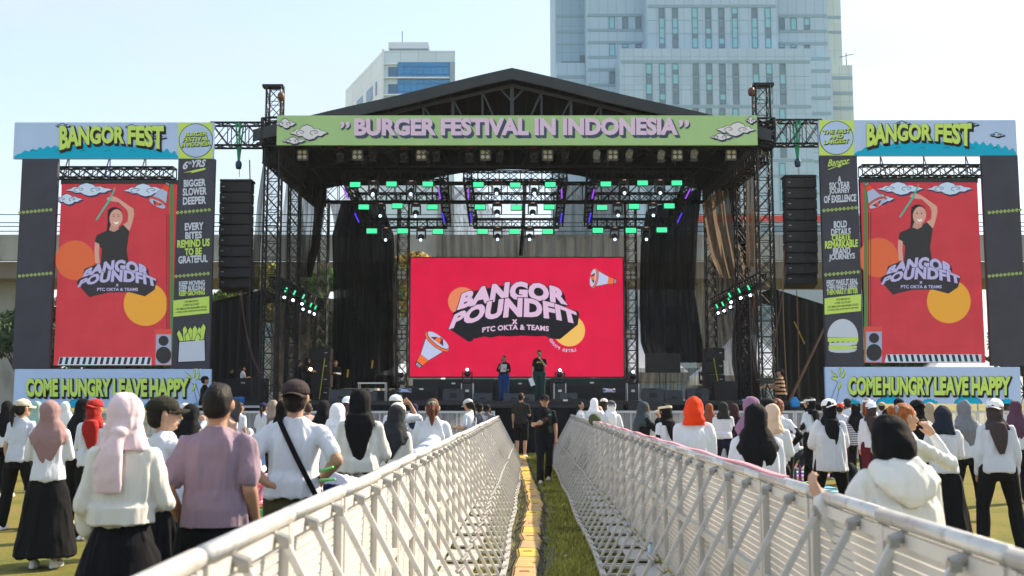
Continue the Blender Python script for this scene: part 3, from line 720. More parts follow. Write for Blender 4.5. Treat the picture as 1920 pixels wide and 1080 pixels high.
curtain('wide grey backdrop mesh left half above the red screen', [(350, 820, 884), (440, 818, 970), (495, 818, 972)], 43.0, NET_G, .07, 9)
curtain('wide grey backdrop mesh right half above the red screen', [(345, 1046, 1180), (438, 1046, 1180), (440, 968, 1180), (700, 960, 1180)], 43.2, NET_G, .07, 9)
curtain('black twisted strip in the middle of the backdrop', [(345, 980, 986), (420, 978, 985), (480, 972, 980)], 42.7, NET_K, .03, 1)
curtain('huge black drape right of the red screen', [(372, 1212, 1318, -46), (440, 1202, 1310), (560, 1200, 1305), (640, 1202, 1318), (680, 1215, 1322)], 41.6, NET_K, .14, 7, ph=1)
curtain('thin grey mesh edge right of the huge black drape', [(385, 1306, 1318), (500, 1302, 1314), (620, 1305, 1318), (690, 1312, 1324)], 41.9, NET_L, .05, 1)
curtain('golden brown drape sweeping down from the right side truss', [(352, 1318, 1384, -60), (420, 1328, 1392), (480, 1338, 1406), (520, 1352, 1408)], 38.2, NET_B, .20, 4, ph=.5)
curtain('dark fold between the two brown drapes', [(330, 1366, 1388), (400, 1372, 1390), (470, 1390, 1402), (510, 1400, 1408)], 37.8, NET_K, .08, 1)
curtain('flat brown mesh strip hanging beside the right tower', [(308, 1398, 1420, -16), (400, 1399, 1421), (500, 1400, 1423)], 35.2, netmat('strip_net', (88, 72, 58), .7, .95), .05, 2)
curtain('lower dark brown drape left of the right tower', [(535, 1392, 1428), (600, 1376, 1424), (680, 1374, 1420), (748, 1388, 1428)], 36.9, netmat('lower_net', (62, 46, 38), .85, 1.0), .16, 4, ph=2)
curtain('grey skirt mesh under the television right of the screen', [(690, 1172, 1330), (748, 1168, 1330)], 42.2, NET_G, .06, 10)
curtain('dark loose mesh behind the rear right tower', [(480, 1322, 1392), (600, 1318, 1400), (745, 1316, 1440)], 43.4, NET_D, .12, 8)
curtain('dim backing mesh between the left towers', [(560, 508, 640), (735, 505, 640)], 43.3, NET_D, .12, 8)
# ================================================================ flat print and screen graphics
_tc = {}
def glyphs(s, off, space=1.0):
    """flat lettering outlines from the built-in font, normalised to the plain text's own box"""
    key = (s, off, space)
    if key in _tc: return _tc[key]
    def mk(o_):
        cu = bpy.data.curves.new('lettering', 'FONT'); cu.body = s; cu.offset = o_; cu.space_character = space; cu.resolution_u = 3
        ob = bpy.data.objects.new('lettering', cu)
        me = workshop(ob); bpy.data.objects.remove(ob); bpy.data.curves.remove(cu)
        v = np.array([x.co[:2] for x in me.vertices]); f = [tuple(p.vertices) for p in me.polygons]; bpy.data.meshes.remove(me); return v, f
    b, _ = mk(0.0)
    v, f = mk(off) if off else (b, _)
    lo, hi = b.min(0), b.max(0); _tc[key] = ((v-lo)/(hi-lo), f); return _tc[key]
LAY = .004
class Board:
    """flat graphics on a plane facing the camera side (-Y) at depth Y; graphics are laid out in 4 mm sheets"""
    def __init__(s, root, Y, x0, z0): s.root, s.Y, s.x0, s.z0 = root, Y, x0, z0
    def w(s, px, py, k):
        p = P(px, py, s.Y); return (p.x-s.x0, -LAY*k, p.z-s.z0)
    def poly(s, pts, k, m, name, parent=None):
        mb = MB(); mb.add([s.w(x, y, k) for x, y in pts], [tuple(range(len(pts)))[::-1]])
        me = mb.mesh(name); bm = bmesh.new(); bm.from_mesh(me); bmesh.ops.triangulate(bm, faces=bm.faces[:]); bm.to_mesh(me); bm.free()
        return link_mesh(name, me, m, parent or s.root)
    def ell(s, cx, cy, rx, ry, k, m, name, ang=0, n=40, parent=None):
        c, q = math.cos(R(ang)), math.sin(R(ang))
        return s.poly([(cx+rx*math.cos(t)*c-ry*math.sin(t)*q, cy+rx*math.cos(t)*q+ry*math.sin(t)*c) for t in [6.2832*i/n for i in range(n)]], k, m, name, parent)
    def line(s, pts, wd, k, m, name, parent=None, closed=False):
        if closed: pts = list(pts)+[pts[0]]
        mb = MB()
        for i, ((x0, y0), (x1, y1)) in enumerate(zip(pts[:-1], pts[1:])):
            d = math.hypot(x1-x0, y1-y0) or 1; nx, ny = -(y1-y0)/d*wd/2, (x1-x0)/d*wd/2; ex, ey = (x1-x0)/d*wd*.3, (y1-y0)/d*wd*.3; kk = k+.12*(i % 2)
            mb.add([s.w(x0-ex+nx, y0-ey+ny, kk), s.w(x1+ex+nx, y1+ey+ny, kk), s.w(x1+ex-nx, y1+ey-ny, kk), s.w(x0-ex-nx, y0-ey-ny, kk)], [(0, 1, 2, 3)])
        return mb.build(name, m, parent or s.root)
    def text(s, t, box, k, m, name='lettering', off=.0, rise=0., slant=0., warp=None, shadow=None, space=1.0, parent=None, outline=None):
        x0, y0, x1, y1 = box or (0, 0, 1, 1)
        def put(o_, dx, dy, kk, mm, nm):
            v, f = glyphs(t, o_, space); vs = []
            for a, b in v:
                if warp: px, py = warp(a, b)
                else: px = x0+(x1-x0)*a+slant*(b-.5)*(y1-y0); py = y1-(y1-y0)*b-rise*(a-.5)*(x1-x0)
                vs.append(s.w(px+dx, py+dy, kk))
            mb = MB(); mb.add(vs, f); return mb.build(nm, mm, parent or s.root)
        if shadow:
            n, dx, dy, sm = shadow
            for q in range(n): put(off+(outline or 0), dx*(q+1)/n, dy*(q+1)/n, k-.15-.12*q, sm, 'letter_shadow')
        elif outline: put(off+outline, 0, 0, k-.3, shadow[3] if shadow else MK, 'letter_outline')
        return put(off, 0, 0, k, m, name)
    def cloud(s, cx, cy, wx, hy, k, white, dark, name='cloud_graphic', flip=1):
        out = [(-1, .05), (-.78, -.12), (-.66, -.42), (-.48, -.38), (-.36, -.75), (-.1, -1), (.16, -.78), (.28, -.45), (.5, -.5), (.66, -.25), (.84, -.18), (1, 0),
               (.8, .16), (.66, .42), (.45, .38), (.3, .72), (.02, .9), (-.2, .7), (-.36, .38), (-.56, .45), (-.7, .22)]
        f = lambda g, dx=0, dy=0: [(cx+flip*a*wx*g+dx, cy+b*hy*g+dy) for a, b in out]
        s.poly(f(1.0, 1.5, 2.2), k-.4, dark, name+'_shadow'); s.poly(f(1.0), k, dark, name+'_outline')
        s.poly([(cx+flip*a*(wx-1.6), cy+b*(hy-1.5)) for a, b in out], k+.3, white, name)
        for ox in (-.38, .32):
            sp = [(cx+flip*(ox*wx)+wx*.30*(1-t/10)*math.cos(t*.75+2), cy-hy*.02+hy*.36*(1-t/10)*math.sin(t*.75+2)) for t in range(10)]
            s.line(sp, 1.0, k+.6, dark, 'swirl')
def board_thing(name, label, cat, Y, rect, m, thick=.08, group=None, frame=True, pname='panel'):
    """rect in photo pixels, read at its mid row so that the board is truly upright"""
    x0, y0, x1, y1 = rect; ym = (y0+y1)/2; xm = (x0+x1)/2
    A, B = P(x0, ym, Y), P(x1, ym, Y); zt, zb = P(xm, y0, Y).z, P(xm, y1, Y).z
    t = thing(name, label, cat, ((A.x+B.x)/2, Y, zb), group=group)
    w_, h = B.x-A.x, zt-zb
    MB().box((0, thick/2, h/2), (w_, thick, h)).build(pname, m, t)
    return t, Board(t, Y, (A.x+B.x)/2, zb), w_, h
BC = 1.12
def pr(rgb, name=None):            # printed vinyl
    return mat('vinyl_%d_%d_%d' % rgb, tuple(min(.86, c*BC) for c in lin(rgb)), .65, spec=.2)
MK = pr((30, 30, 36)); VLAV = pr((205, 210, 245)); VLIME = pr((200, 228, 110)); VPINK = pr((252, 198, 226)); VCHAR = mat('charcoal_vinyl', (.040, .040, .062), .6, var=.18, vscale=1.5, bump=.25, bscale=1.5)
VGREEN = mat('green_vinyl', tuple(c*BC for c in lin((166, 200, 138))), .6, var=.05, vscale=.8, bump=.6, bscale=1.6, bdist=.05, stretch=(1, 1, .3)); VCYAN = pr((0, 170, 210)); VSKY = mat('sky_blue_vinyl', tuple(c*BC for c in lin((178, 200, 238))), .6, var=.05, vscale=1)
# ---- title banner
YB = 32.45
tb, B, w_, h_ = board_thing('title_banner', 'long green banner reading BURGER FESTIVAL IN INDONESIA across the roof', 'banner', YB, (519, 216.5, 1420, 272), VGREEN, .1)
B.text('BURGER FESTIVAL IN INDONESIA', (666, 223, 1268, 252), 3, VPINK, 'lettering', off=.05, shadow=(4, 5, 5.5, pr((72, 82, 104))), rise=.002)
B.text('”', (639, 229, 655, 240), 3, VPINK, 'quote_mark', off=.02, shadow=(3, 2.5, 3, pr((72, 82, 104))))
B.text('”', (1273, 226, 1291, 238), 3, VPINK, 'quote_mark', off=.02, shadow=(3, 2.5, 3, pr((72, 82, 104))))
VW = pr((225, 220, 250)); VD = pr((58, 62, 92))
B.cloud(579, 249, 37, 16, 2, VW, VD); B.cloud(551, 264, 23, 8, 4, VW, VD); B.cloud(536, 232, 20, 11, 3, VW, VD)
B.cloud(1380, 243, 38, 15, 2, VW, VD, flip=-1); B.cloud(1352, 257, 22, 8, 4, VW, VD); B.cloud(1408, 226, 11, 8, 4, VW, VD)
# ---- side boards
YS = 32.0
def spikes(B, x0, x1, y0, y1, k, m, n=14): pass
def top_board(label, rect, cx, word, o, txt, shade):
    t, B, w_, h_ = board_thing('fest_banner', label, 'banner', YS, rect, VSKY, .12, 'top banners either side of the stage')
    x0, y0, x1, y1 = rect; c = 31
    bx = (cx-33, cx+31) if cx < 900 else (cx-32, cx+33)
    B.poly([(bx[0], y0+.5), (bx[1], y0+.5), (bx[1], y1-.5), (bx[0], y1-.5)], 1, VLIME, 'badge_square')
    B.ell(cx, (y0+y1)/2, 32, 32, 2, MK, 'badge_ring'); B.ell(cx, (y0+y1)/2, 30.8, 30.8, 3, VSKY, 'badge_disc')
    for i, (s_, hw) in enumerate(txt):
        y = (y0+y1)/2-12+i*9.5; B.text(s_, (cx-hw, y-3.6, cx+hw, y+3.6), 5, VLIME, 'badge_lettering', off=.03, rise=.06, shadow=(2, 1, 1.6, MK), outline=.03)
    # cyan cloud bank at the foot
    a, b = (x0, bx[0]) if cx < 900 else (bx[1], x1)
    pts = [(a, y1-.5)]; rr = random.Random(3); n = 22
    for i in range(n+1):
        x = a+(b-a)*i/n; u = (x-a)/(b-a); z = y1-6-22*math.sin(u*3.14)**.6
        pts += [(x, z+3), (x+(b-a)/n*.5, z-2-2*rr.random())] if i < n else [(x, z+3)]
    pts.append((b, y1-.5)); B.poly(pts, 1.5, VCYAN, 'cyan_cloud_bank')
    for q in range(6):
        x = a+(b-a)*(.12+.15*q); B.line([(x+5*math.cos(tt), y1-12+4*math.sin(tt)) for tt in [3.3+.3*i for i in range(10)]], .7, 2, MK, 'cloud_curl')
    for q, (cx_, cy_) in enumerate(((a+(b-a)*.30, y0+6), (a+(b-a)*.72, y0+8), (a+(b-a)*.88, y0+28))):
        B.cloud(cx_, cy_, 16, 5, 1.7+.0*q, VSKY, MK)
    for (s_, xa, xb) in word:
        def wp(u, v, xa=xa, xb=xb):
            m_ = (word[0][1]+word[-1][2])/2; hw = (word[-1][2]-word[0][1])/2; px = xa+(xb-xa)*u; q = (px-m_)/hw
            yt = y0+8.5; yb = y1-30+12*q*q
            return px, yb+(yt-yb)*v
        B.text(s_, None, 4, VLIME, 'lettering', off=.045, warp=wp, shadow=(4, 3, 4, MK), outline=.03)
    return t
top_board('left top banner with a round badge above the red screen', (26, 229.5, 400.5, 297.5), 367.5, [('BANGOR', 113, 231), ('FEST', 241, 306)], 0, [('BURGER', 20), ('FESTIVAL', 24), ('IN INDONESIA', 27)], None)
top_board('right top banner with a THE FIRST AND LARGEST badge', (1536, 225, 1906, 292), 1568, [('BANGOR', 1626, 1744), ('FEST', 1754, 1820)], 0, [('THE FIRST', 25), ('AND', 12), ('LARGEST', 23)], None)
def bottom_board(label, rect, words, palm, ya, yb):
    t, B, w_, h_ = board_thing('slogan_banner', label, 'banner', YS, rect, VSKY, .12, 'low slogan banners either side of the stage')
    x0, y0, x1, y1 = rect
    for s_, a, b in words: B.text(s_, (a, ya, b, yb), 5, VLIME, 'lettering', off=.05, shadow=(4, 2.6, 3, MK), outline=.03)
    rr = random.Random(5)
    for c in range(5):
        cx = x0+(x1-x0)*(.13+.2*c); hw = 27 if c % 2 else 17; hh = 17 if c % 2 else 8
        ol = [(cx-hw, y1)]+[(cx-hw+2*hw*i/12, y1-hh*math.sin(math.pi*i/12)**.8-(2.2 if i % 2 else 0)) for i in range(1, 12)]+[(cx+hw, y1)]
        B.poly(ol, 1.2, MK, 'cloud_outline'); B.poly([(cx+(x-cx)*.95, y1-.3-(y1-y)*.92) for x, y in ol], 1.6, VCYAN, 'cyan_cloud')
    cx, cy = palm
    tr = [(cx-3+7*(0), cy+4), (cx+3, cy+4), (cx-6, y1-2), (cx-19, y1-2)] if cx > 900 else [(cx-3, cy+4), (cx+3, cy+4), (cx+17, y1-2), (cx+7, y1-2)]
    B.poly(tr, 2, MK, 'palm_trunk_outline'); B.poly([(x+(.9 if i in (0, 3) else -.9), y) for i, (x, y) in enumerate(tr)], 2.3, VSKY, 'palm_trunk')
    for j, (ang, ln) in enumerate(((200, 25), (250, 24), (320, 24), (75, 24), (160, 17))):
        def leaf(g):
            o = []
            for i in range(9):
                u = i/8; a = R(ang+28*u*(1 if ang < 260 else -1 if ang > 300 else .3)); o.append((cx+ln*u*math.cos(a), cy+ln*u*math.sin(a)*.9, u))
            up_ = [(x, y-g*math.sin(u*3.14)**.7*(4.2 if i % 2 else 3.2)) for i, (x, y, u) in enumerate(o)]; dn = [(x+g*math.sin(u*3.14)*2, y+g*math.sin(u*3.14)**.7*(3.4 if i % 2 else 2.4)) for i, (x, y, u) in enumerate(o)][::-1]
            return up_+dn
        B.poly(leaf(1.25), 2.6+j*.3, MK, 'palm_leaf_outline'); B.poly(leaf(.92), 2.75+j*.3, VLIME, 'palm_leaf')
    for dx, dy in ((-3, 2), (3, 3), (0, -1)): B.ell(cx+dx, cy+dy, 3.2, 3.2, 4.4+.1*dx, VSKY, 'coconut', n=16)
    return t
bottom_board('left slogan banner with a palm at its right end', (26, 692, 394.5, 765), [('COME', 50, 108), ('HUNGRY', 117, 206), ('LEAVE', 213, 275), ('HAPPY', 282, 352)], (364, 713), 711.5, 742)
bottom_board('right slogan banner with a palm at its left end', (1548, 688, 1914, 757), [('COME', 1591, 1651), ('HUNGRY', 1656, 1745), ('LEAVE', 1752, 1814), ('HAPPY', 1822, 1892)], (1574, 710), 708, 739)
def diamonds(B, x0, x1, y, rise):
    n = 9
    for i in range(n):
        cx = x0+(x1-x0)*(i+.5)/n; cy = y-rise*(cx-(x0+x1)/2); r = (x1-x0)/n*.46
        B.poly([(cx-r, cy), (cx, cy-r), (cx+r, cy), (cx, cy+r)], 1.2, VLIME, 'diamond'); B.poly([(cx-r*.6, cy), (cx, cy-r*.6), (cx+r*.6, cy), (cx, cy+r*.6)], 1.5, VCHAR, 'diamond_core'); B.poly([(cx-r*.25, cy), (cx, cy-r*.25), (cx+r*.25, cy), (cx, cy+r*.25)], 1.8, VLAV, 'diamond_dot')
def column(label, rect, lines, band, rise=.06):
    t, B, w_, h_ = board_thing('column_banner', label, 'banner', YS, rect, VCHAR, .15, 'tall charcoal column banners')
    x0, y0, x1, y1 = rect
    for s_, xc, yc, hw, hh, m in lines: B.text(s_, (xc-hw, yc-hh*.92, xc+hw, yc+hh*.92), 2, m, off=.038, rise=rise, space=1.0)
    return t, B
LW = VLAV; LM = VLIME
tl, BL = column('charcoal column banner beside the hanging left speakers', (328, 298, 397.5, 691), [
    ('BIGGER', 365, 343, 20, 6.8, LW), ('SLOWER', 365, 359, 22, 7, LW), ('DEEPER', 364.5, 376, 21, 7, LW),
    ('EVERY', 364, 424.5, 17, 7, LW), ('BITES', 363, 441, 15, 6.6, LW), ('REMIND US', 363, 456, 30, 7.2, LM), ('TO BE', 362.5, 471.5, 15.5, 6.6, LM), ('GRATEFUL', 362, 486, 27, 7, LW),
    ('KEEP MOVING', 360, 531, 24, 4.6, LW), ('KEEP BUILDING', 360, 540.5, 24, 4.4, LW), ('KEEP GROWING', 360, 549.5, 24, 4.4, LM)], None)
BL.text('6', (344, 303, 352, 317), 2, LW, off=.03, slant=.25); BL.text('th', (353, 302, 359, 308), 2, LW, off=.02); BL.text('YRS', (359, 300, 385, 313), 2, LW, off=.035, slant=.25, rise=.05)
BL.poly([(343, 324), (360, 320), (386, 314.5), (384, 318.5), (366, 323), (356, 325.5), (362, 322)], 2, LM, 'swoosh')
diamonds(BL, 329.5, 396, 396, .09); diamonds(BL, 326.5, 394, 515.5, .09)
def facts(B, x0, x1, y0, y1):
    B.poly([(x0, y0+4.5), (x1, y0-3.5), (x1, y1-4), (x0, y1+3)], 1, VLIME, 'fact_panel')
    for i, (s_, hw) in enumerate(((('>72 MONTH', 13), ('>720 OUTLET', 15), ('>72 MILLION BURGER SOLD', 29), ('>7200 JOB OPPORTUNITIES', 29)))):
        xm = (x0+x1)/2; y = y0+6+i*6.2; B.text(s_, (xm-hw, y-1.7, xm+hw, y+1.7), 2, MK, off=.02, rise=.09)
facts(BL, 325, 392.5, 559, 591)
# plain fries in a carton (no face)
BL.poly([(335, 640), (385, 636), (386, 678), (333, 680)], 2, MK, 'carton_outline'); BL.poly([(336.5, 641.5), (383.5, 637.5), (384.5, 676.5), (334.5, 678.5)], 2.4, VLAV, 'fries_carton')
for i, (a, b, c) in enumerate(((342, 618, -8), (349, 610, -3), (357, 612, 0), (364, 609, 2), (371, 612, 4), (377, 606, 6), (353, 622, -2), (369, 624, 3))):
    p = [(a-5, 641), (a-5+c, b+6), (a+c, b), (a+5+c, b+6), (a+5, 640)]; BL.poly(p, 1.2+.12*i, MK, 'fry_outline'); BL.poly([(a+(x-a)*.8, y+1.2) for x, y in p], 1.28+.12*i, VLIME, 'fry')
tr_, BR_ = column('charcoal column banner beside the hanging right speakers', (1543.5, 291, 1613.5, 686), [
    ('A', 1574, 336, 3, 6, LW), ('SIX YEAR', 1574, 347.5, 19, 6.2, LW), ('JOURNEY', 1574, 359, 19, 6.2, LW), ('OF EXELLENCE', 1575, 372.5, 30, 6.8, LW),
    ('BOLD', 1575.5, 420.5, 12, 6.6, LW), ('DETAILS', 1576.5, 434.5, 18, 6.2, LW), ('CREATE', 1577, 445, 17, 6, LM), ('REMARKABLE', 1577.5, 457.5, 30.5, 7, LM), ('BRAND', 1578, 470.5, 16, 6.2, LW), ('JOURNEYS', 1578.5, 482.5, 24, 7, LW),
    ('FIRST MAKE IT REAL', 1579, 528.5, 29, 4.8, LW), ('THEN MAKE IT GREAT', 1579, 537.5, 29, 4.8, LW), ('THEN MAKE IT BETTER', 1579, 546.5, 29, 4.8, LM)], None)
BR_.text('Bangor', (1553, 297, 1592, 314), 2, LM, off=.012, rise=.13, slant=.25); BR_.line([(1553, 318), (1566, 313), (1592, 305.5)], 1.2, 2, LM, 'underline')
diamonds(BR_, 1541, 1609, 392, .09); diamonds(BR_, 1544.5, 1612.5, 512.5, .09); facts(BR_, 1546, 1614.5, 555, 587)
# plain layered burger (no face)
BR_.poly([(1551, 632)]+[(1580-29*math.cos(math.pi*i/14), 632-34*math.sin(math.pi*i/14)) for i in range(15)]+[(1609, 632)], 1.2, VLAV, 'bun_top')
BR_.poly([(1552, 633), (1609, 632)]+[(1609-57*i/12, 640+(3 if i % 2 else 0)) for i in range(13)], 1.5, VLIME, 'lettuce'); BR_.poly([(1554, 643), (1608, 641), (1606, 646), (1582, 650), (1555, 648)], 1.8, VLAV, 'cheese')
BR_.poly([(1553, 649)]+[(1553+54*i/12, 649-(1.5 if i % 2 else 0)) for i in range(13)]+[(1606, 653), (1580, 656), (1554, 654)], 2.0, VLIME, 'lower_lettuce'); BR_.poly([(1553, 654)]+[(1553+53*i/10, 654+3.5*math.sin(math.pi*i/10)+1) for i in range(11)], 1.1, VLAV, 'bun_edge')
BR_.poly([(1553, 655), (1607, 654), (1603, 659), (1590, 661.5), (1567, 661.5), (1556, 659)], 1.0, VLAV, 'bun_bottom')
for lab, rect in (('far left charcoal column banner at the outer edge', (32, 298, 100, 691)), ('far right charcoal column banner at the outer edge', (1850, 291, 1918, 686))):
    t, Bx = column(lab, rect, [], None); diamonds(Bx, rect[0]+1, rect[2]-1, 396, .09); diamonds(Bx, rect[0]+1, rect[2]-1, 515, .09)
# legs of the banner frames
for lab, px in (('plain scaffold frame behind the left inner column banner', 363), ('plain scaffold frame behind the right inner column banner', 1580), ('plain scaffold frame behind the far left column banner', 66), ('plain scaffold frame behind the far right column banner', 1884)):
    t = thing('banner_scaffold', lab, 'scaffold', (P(px, 500, 32.9).x, 32.95, 0), group='scaffold frames of the side banners')
    lattice(t, (0, 0, 0), (0, 0, P(px, 240, 32.9).z), (.3, 0, 0), (0, .28, 0), .9, .03, .018)
# ---- side screens (LED walls)
def led(rgb, k=1.0): return mat('led_%d_%d_%d_%d' % (*rgb, int(k*100)), (.015, .015, .015), .7, spec=.1, emit=lin(rgb), estr=LEDK*k)
LEDK = .45
def ledbase(name, rgb, k=1.0):
    m = mat(name, (.015, .015, .015), .7, spec=.1, emit=lin(rgb), estr=LEDK*k); N, L = m.node_tree.nodes, m.node_tree.links; b = N['Principled BSDF']
    tc = N.new('ShaderNodeTexCoord'); br = N.new('ShaderNodeTexNoise'); br.inputs['Scale'].default_value = 1.3; L.new(tc.outputs['Object'], br.inputs[0])
    mp = N.new('ShaderNodeMapping'); mp.inputs['Rotation'].default_value = (R(90), 0, 0); L.new(tc.outputs['Object'], mp.inputs[0]); bk = N.new('ShaderNodeTexBrick'); bk.offset = 0; L.new(mp.outputs[0], bk.inputs[0])      # LED cabinets differ a little, with dark seams
    bk.inputs['Scale'].default_value = 1; bk.inputs['Brick Width'].default_value = .5; bk.inputs['Row Height'].default_value = .5; bk.inputs['Mortar Size'].default_value = .006; c0_ = lin(rgb)
    bk.inputs['Color1'].default_value = tuple(x*.98 for x in c0_)+(1,); bk.inputs['Color2'].default_value = tuple(min(1, x*1.02+.002) for x in c0_)+(1,); bk.inputs['Mortar'].default_value = tuple(x*.88 for x in c0_)+(1,); L.new(bk.outputs[0], b.inputs['Emission Color'])
    r = N.new('ShaderNodeMapRange'); r.inputs[1].default_value = .3; r.inputs[2].default_value = .7; r.inputs[3].default_value = LEDK*k*.93; r.inputs[4].default_value = LEDK*k*1.07; L.new(br.outputs[0], r.inputs[0]); L.new(r.outputs[0], b.inputs['Emission Strength']); return m
def arc_word(B, s_, k, m, x0, x1, top, bot, slantL=0, slantR=0, off=.05, dark=None, name='logo_lettering', nm2='logo_outline', outl=.05):
    """top, bot: three rows (left, middle, right) that the word bends through"""
    q = lambda r, u: r[0]*(1-u)*(1-2*u)+r[1]*4*u*(1-u)+r[2]*u*(2*u-1)
    def wp(u, v): return (x0+(x1-x0)*u+(slantL*(1-u)+slantR*u)*(v-.5)), q(bot, u)+(q(top, u)-q(bot, u))*v
    if dark: B.text(s_, None, k-.5, dark, nm2, off=off+outl, warp=wp, space=1.06)
    return B.text(s_, None, k, m, name, off=off, warp=wp, space=1.06)
def megaphone(B, cx, cy, L, ang, k, cols):
    body, ring, dark, brown = cols; c, s_ = math.cos(R(ang)), math.sin(R(ang))
    T = lambda x, y: (cx+(x*c-y*s_)*L, cy+(x*s_+y*c)*L)
    pg = lambda pts, kk, m, nm: B.poly([T(x, y) for x, y in pts], kk, m, nm)
    el = lambda x, y, rx, ry, kk, m, nm: B.poly([T(x+rx*math.cos(6.2832*i/32), y+ry*math.sin(6.2832*i/32)) for i in range(32)], kk, m, nm)
    pg([(-.50, -.24), (.62, -.17), (.95, -.09), (.98, .09), (.62, .17), (-.50, .24)], k-.3, dark, 'megaphone_outline') if False else None
    pg([(-.42, -.56), (.42, -.24), (.42, .24), (-.42, .56)], k, dark, 'horn_outline'); pg([(-.42, -.53), (.42, -.215), (.42, .215), (-.42, .53)], k+.3, body, 'horn')
    pg([(.40, -.25), (.78, -.19), (.78, .19), (.40, .25)], k+.2, dark, 'grip_outline'); pg([(.43, -.225), (.76, -.165), (.76, .165), (.43, .225)], k+.6, ring, 'grip')
    pg([(.78, -.17), (.93, -.13), (.93, .13), (.78, .17)], k+.4, dark, 'battery_cap'); 
    for i in range(3): pg([(.80, -.12+.09*i), (.91, -.10+.075*i), (.91, -.06+.075*i), (.80, -.07+.09*i)], k+.8, body, 'cap_stripe')
    el(-.44, 0, .24, .66, k+.9, dark, 'rim_outline'); el(-.45, 0, .225, .64, k+1.2, ring, 'rim'); el(-.52, 0, .205, .60, k+1.5, brown, 'rim_shadow'); el(-.53, 0, .185, .565, k+1.8, body, 'horn_inside')
    pg([(-.70, -.14), (-.46, -.34), (-.46, -.10), (-.68, .02)], k+2.1, brown, 'inner_shadow'); pg([(-.62, .12), (-.42, .10), (-.44, .34)], k+2.15, brown, 'inner_shadow')
    pg([(-.64, -.10), (-.44, -.13), (-.44, .13), (-.64, .10)], k+2.4, ring, 'voice_cone')
# main screen
YM = 41.5
ms, BM, w_, h_ = board_thing('main_screen', 'huge red screen with the POUNDFIT logo at the back of the stage', 'screen', YM, (769.5, 483.5, 1168.5, 706), ledbase('led_crimson', (230, 24, 72), 1.0), .12, None, pname='lit_panel')
MB().box((0, .10, h_/2), (w_+.1, .1, h_+.1)).build('cabinet_frame', M_BLACK, ms)
zz = lambda x, y: (760+x/4.319, 470+y/4.319)
PINK = led((232, 196, 228)); DK = led((38, 38, 46), .8); OR1 = led((240, 140, 100)); YEL = led((250, 200, 105)); ORG = led((250, 120, 62)); LAV = led((198, 206, 240)); BRN = led((110, 40, 40))
BM.ell(*zz(462, 412), 27, 27, 1, OR1, 'orange_disc'); BM.ell(*zz(1328, 648), 29.5, 29.5, 1, YEL, 'yellow_disc')
blob = [(362, 638), (512, 738), (545, 733), (550, 715), (640, 695), (690, 705), (760, 690), (850, 695), (940, 688), (1060, 695), (1130, 690), (1180, 712), (1252, 718), (1396, 600), (1408, 520), (1400, 488), (1300, 470), (1295, 370), (1270, 330), (1150, 296), (950, 275), (760, 285), (600, 318), (465, 345), (440, 480), (390, 498)]
BM.poly([zz(x, y) for x, y in blob], 2, DK, 'logo_backing')
yy = lambda *r: tuple(470+v/4.319 for v in r); XX = lambda v: 760+v/4.319
arc_word(BM, 'BANGOR', 4, PINK, XX(450), XX(1285), yy(352, 262, 318), yy(470, 392, 428), 8, -3, .062, DK, outl=.035)
arc_word(BM, 'POUNDFIT', 5, PINK, XX(385), XX(1385), yy(520, 392, 498), yy(628, 528, 592), 10, -6, .058, DK, outl=.035)
BM.text('x', (XX(870), 470+560/4.319, XX(902), 470+590/4.319), 6, PINK, 'small_lettering', off=.05)
arc_word(BM, 'PTC OKTA & TEAMS', 6, PINK, XX(625), XX(1160), yy(624, 600, 614), yy(662, 640, 652), 0, 0, .035)
# curved slogan under the yellow disc
s_ = "LET'S POUND"; ccx, ccy = zz(1328, 640)
for i, ch in enumerate(s_):
    if ch == ' ': continue
    a = R(75+i*7.6); r0, r1 = 37, 42; v, f = glyphs(ch, .03); wdt = 2.1 if ch not in "'I" else .9; vs = []
    for x, y in v:
        rr_ = r1+(r0-r1)*0+(r0-r1)*(1-y) if False else r0+(r1-r0)*(1-y); aa = a+(x-.5)*-wdt*2/40*-1
        vs.append(BM.w(ccx+rr_*math.cos(aa), ccy+rr_*math.sin(aa), 3))
    MB().add(vs, f).build('curved_letter', LAV, ms)
megaphone(BM, *zz(205, 802), 43, 128.5, 4, (LAV, ORG, DK, BRN)); megaphone(BM, *zz(1588, 232), 30, 9, 4, (LAV, ORG, DK, BRN))
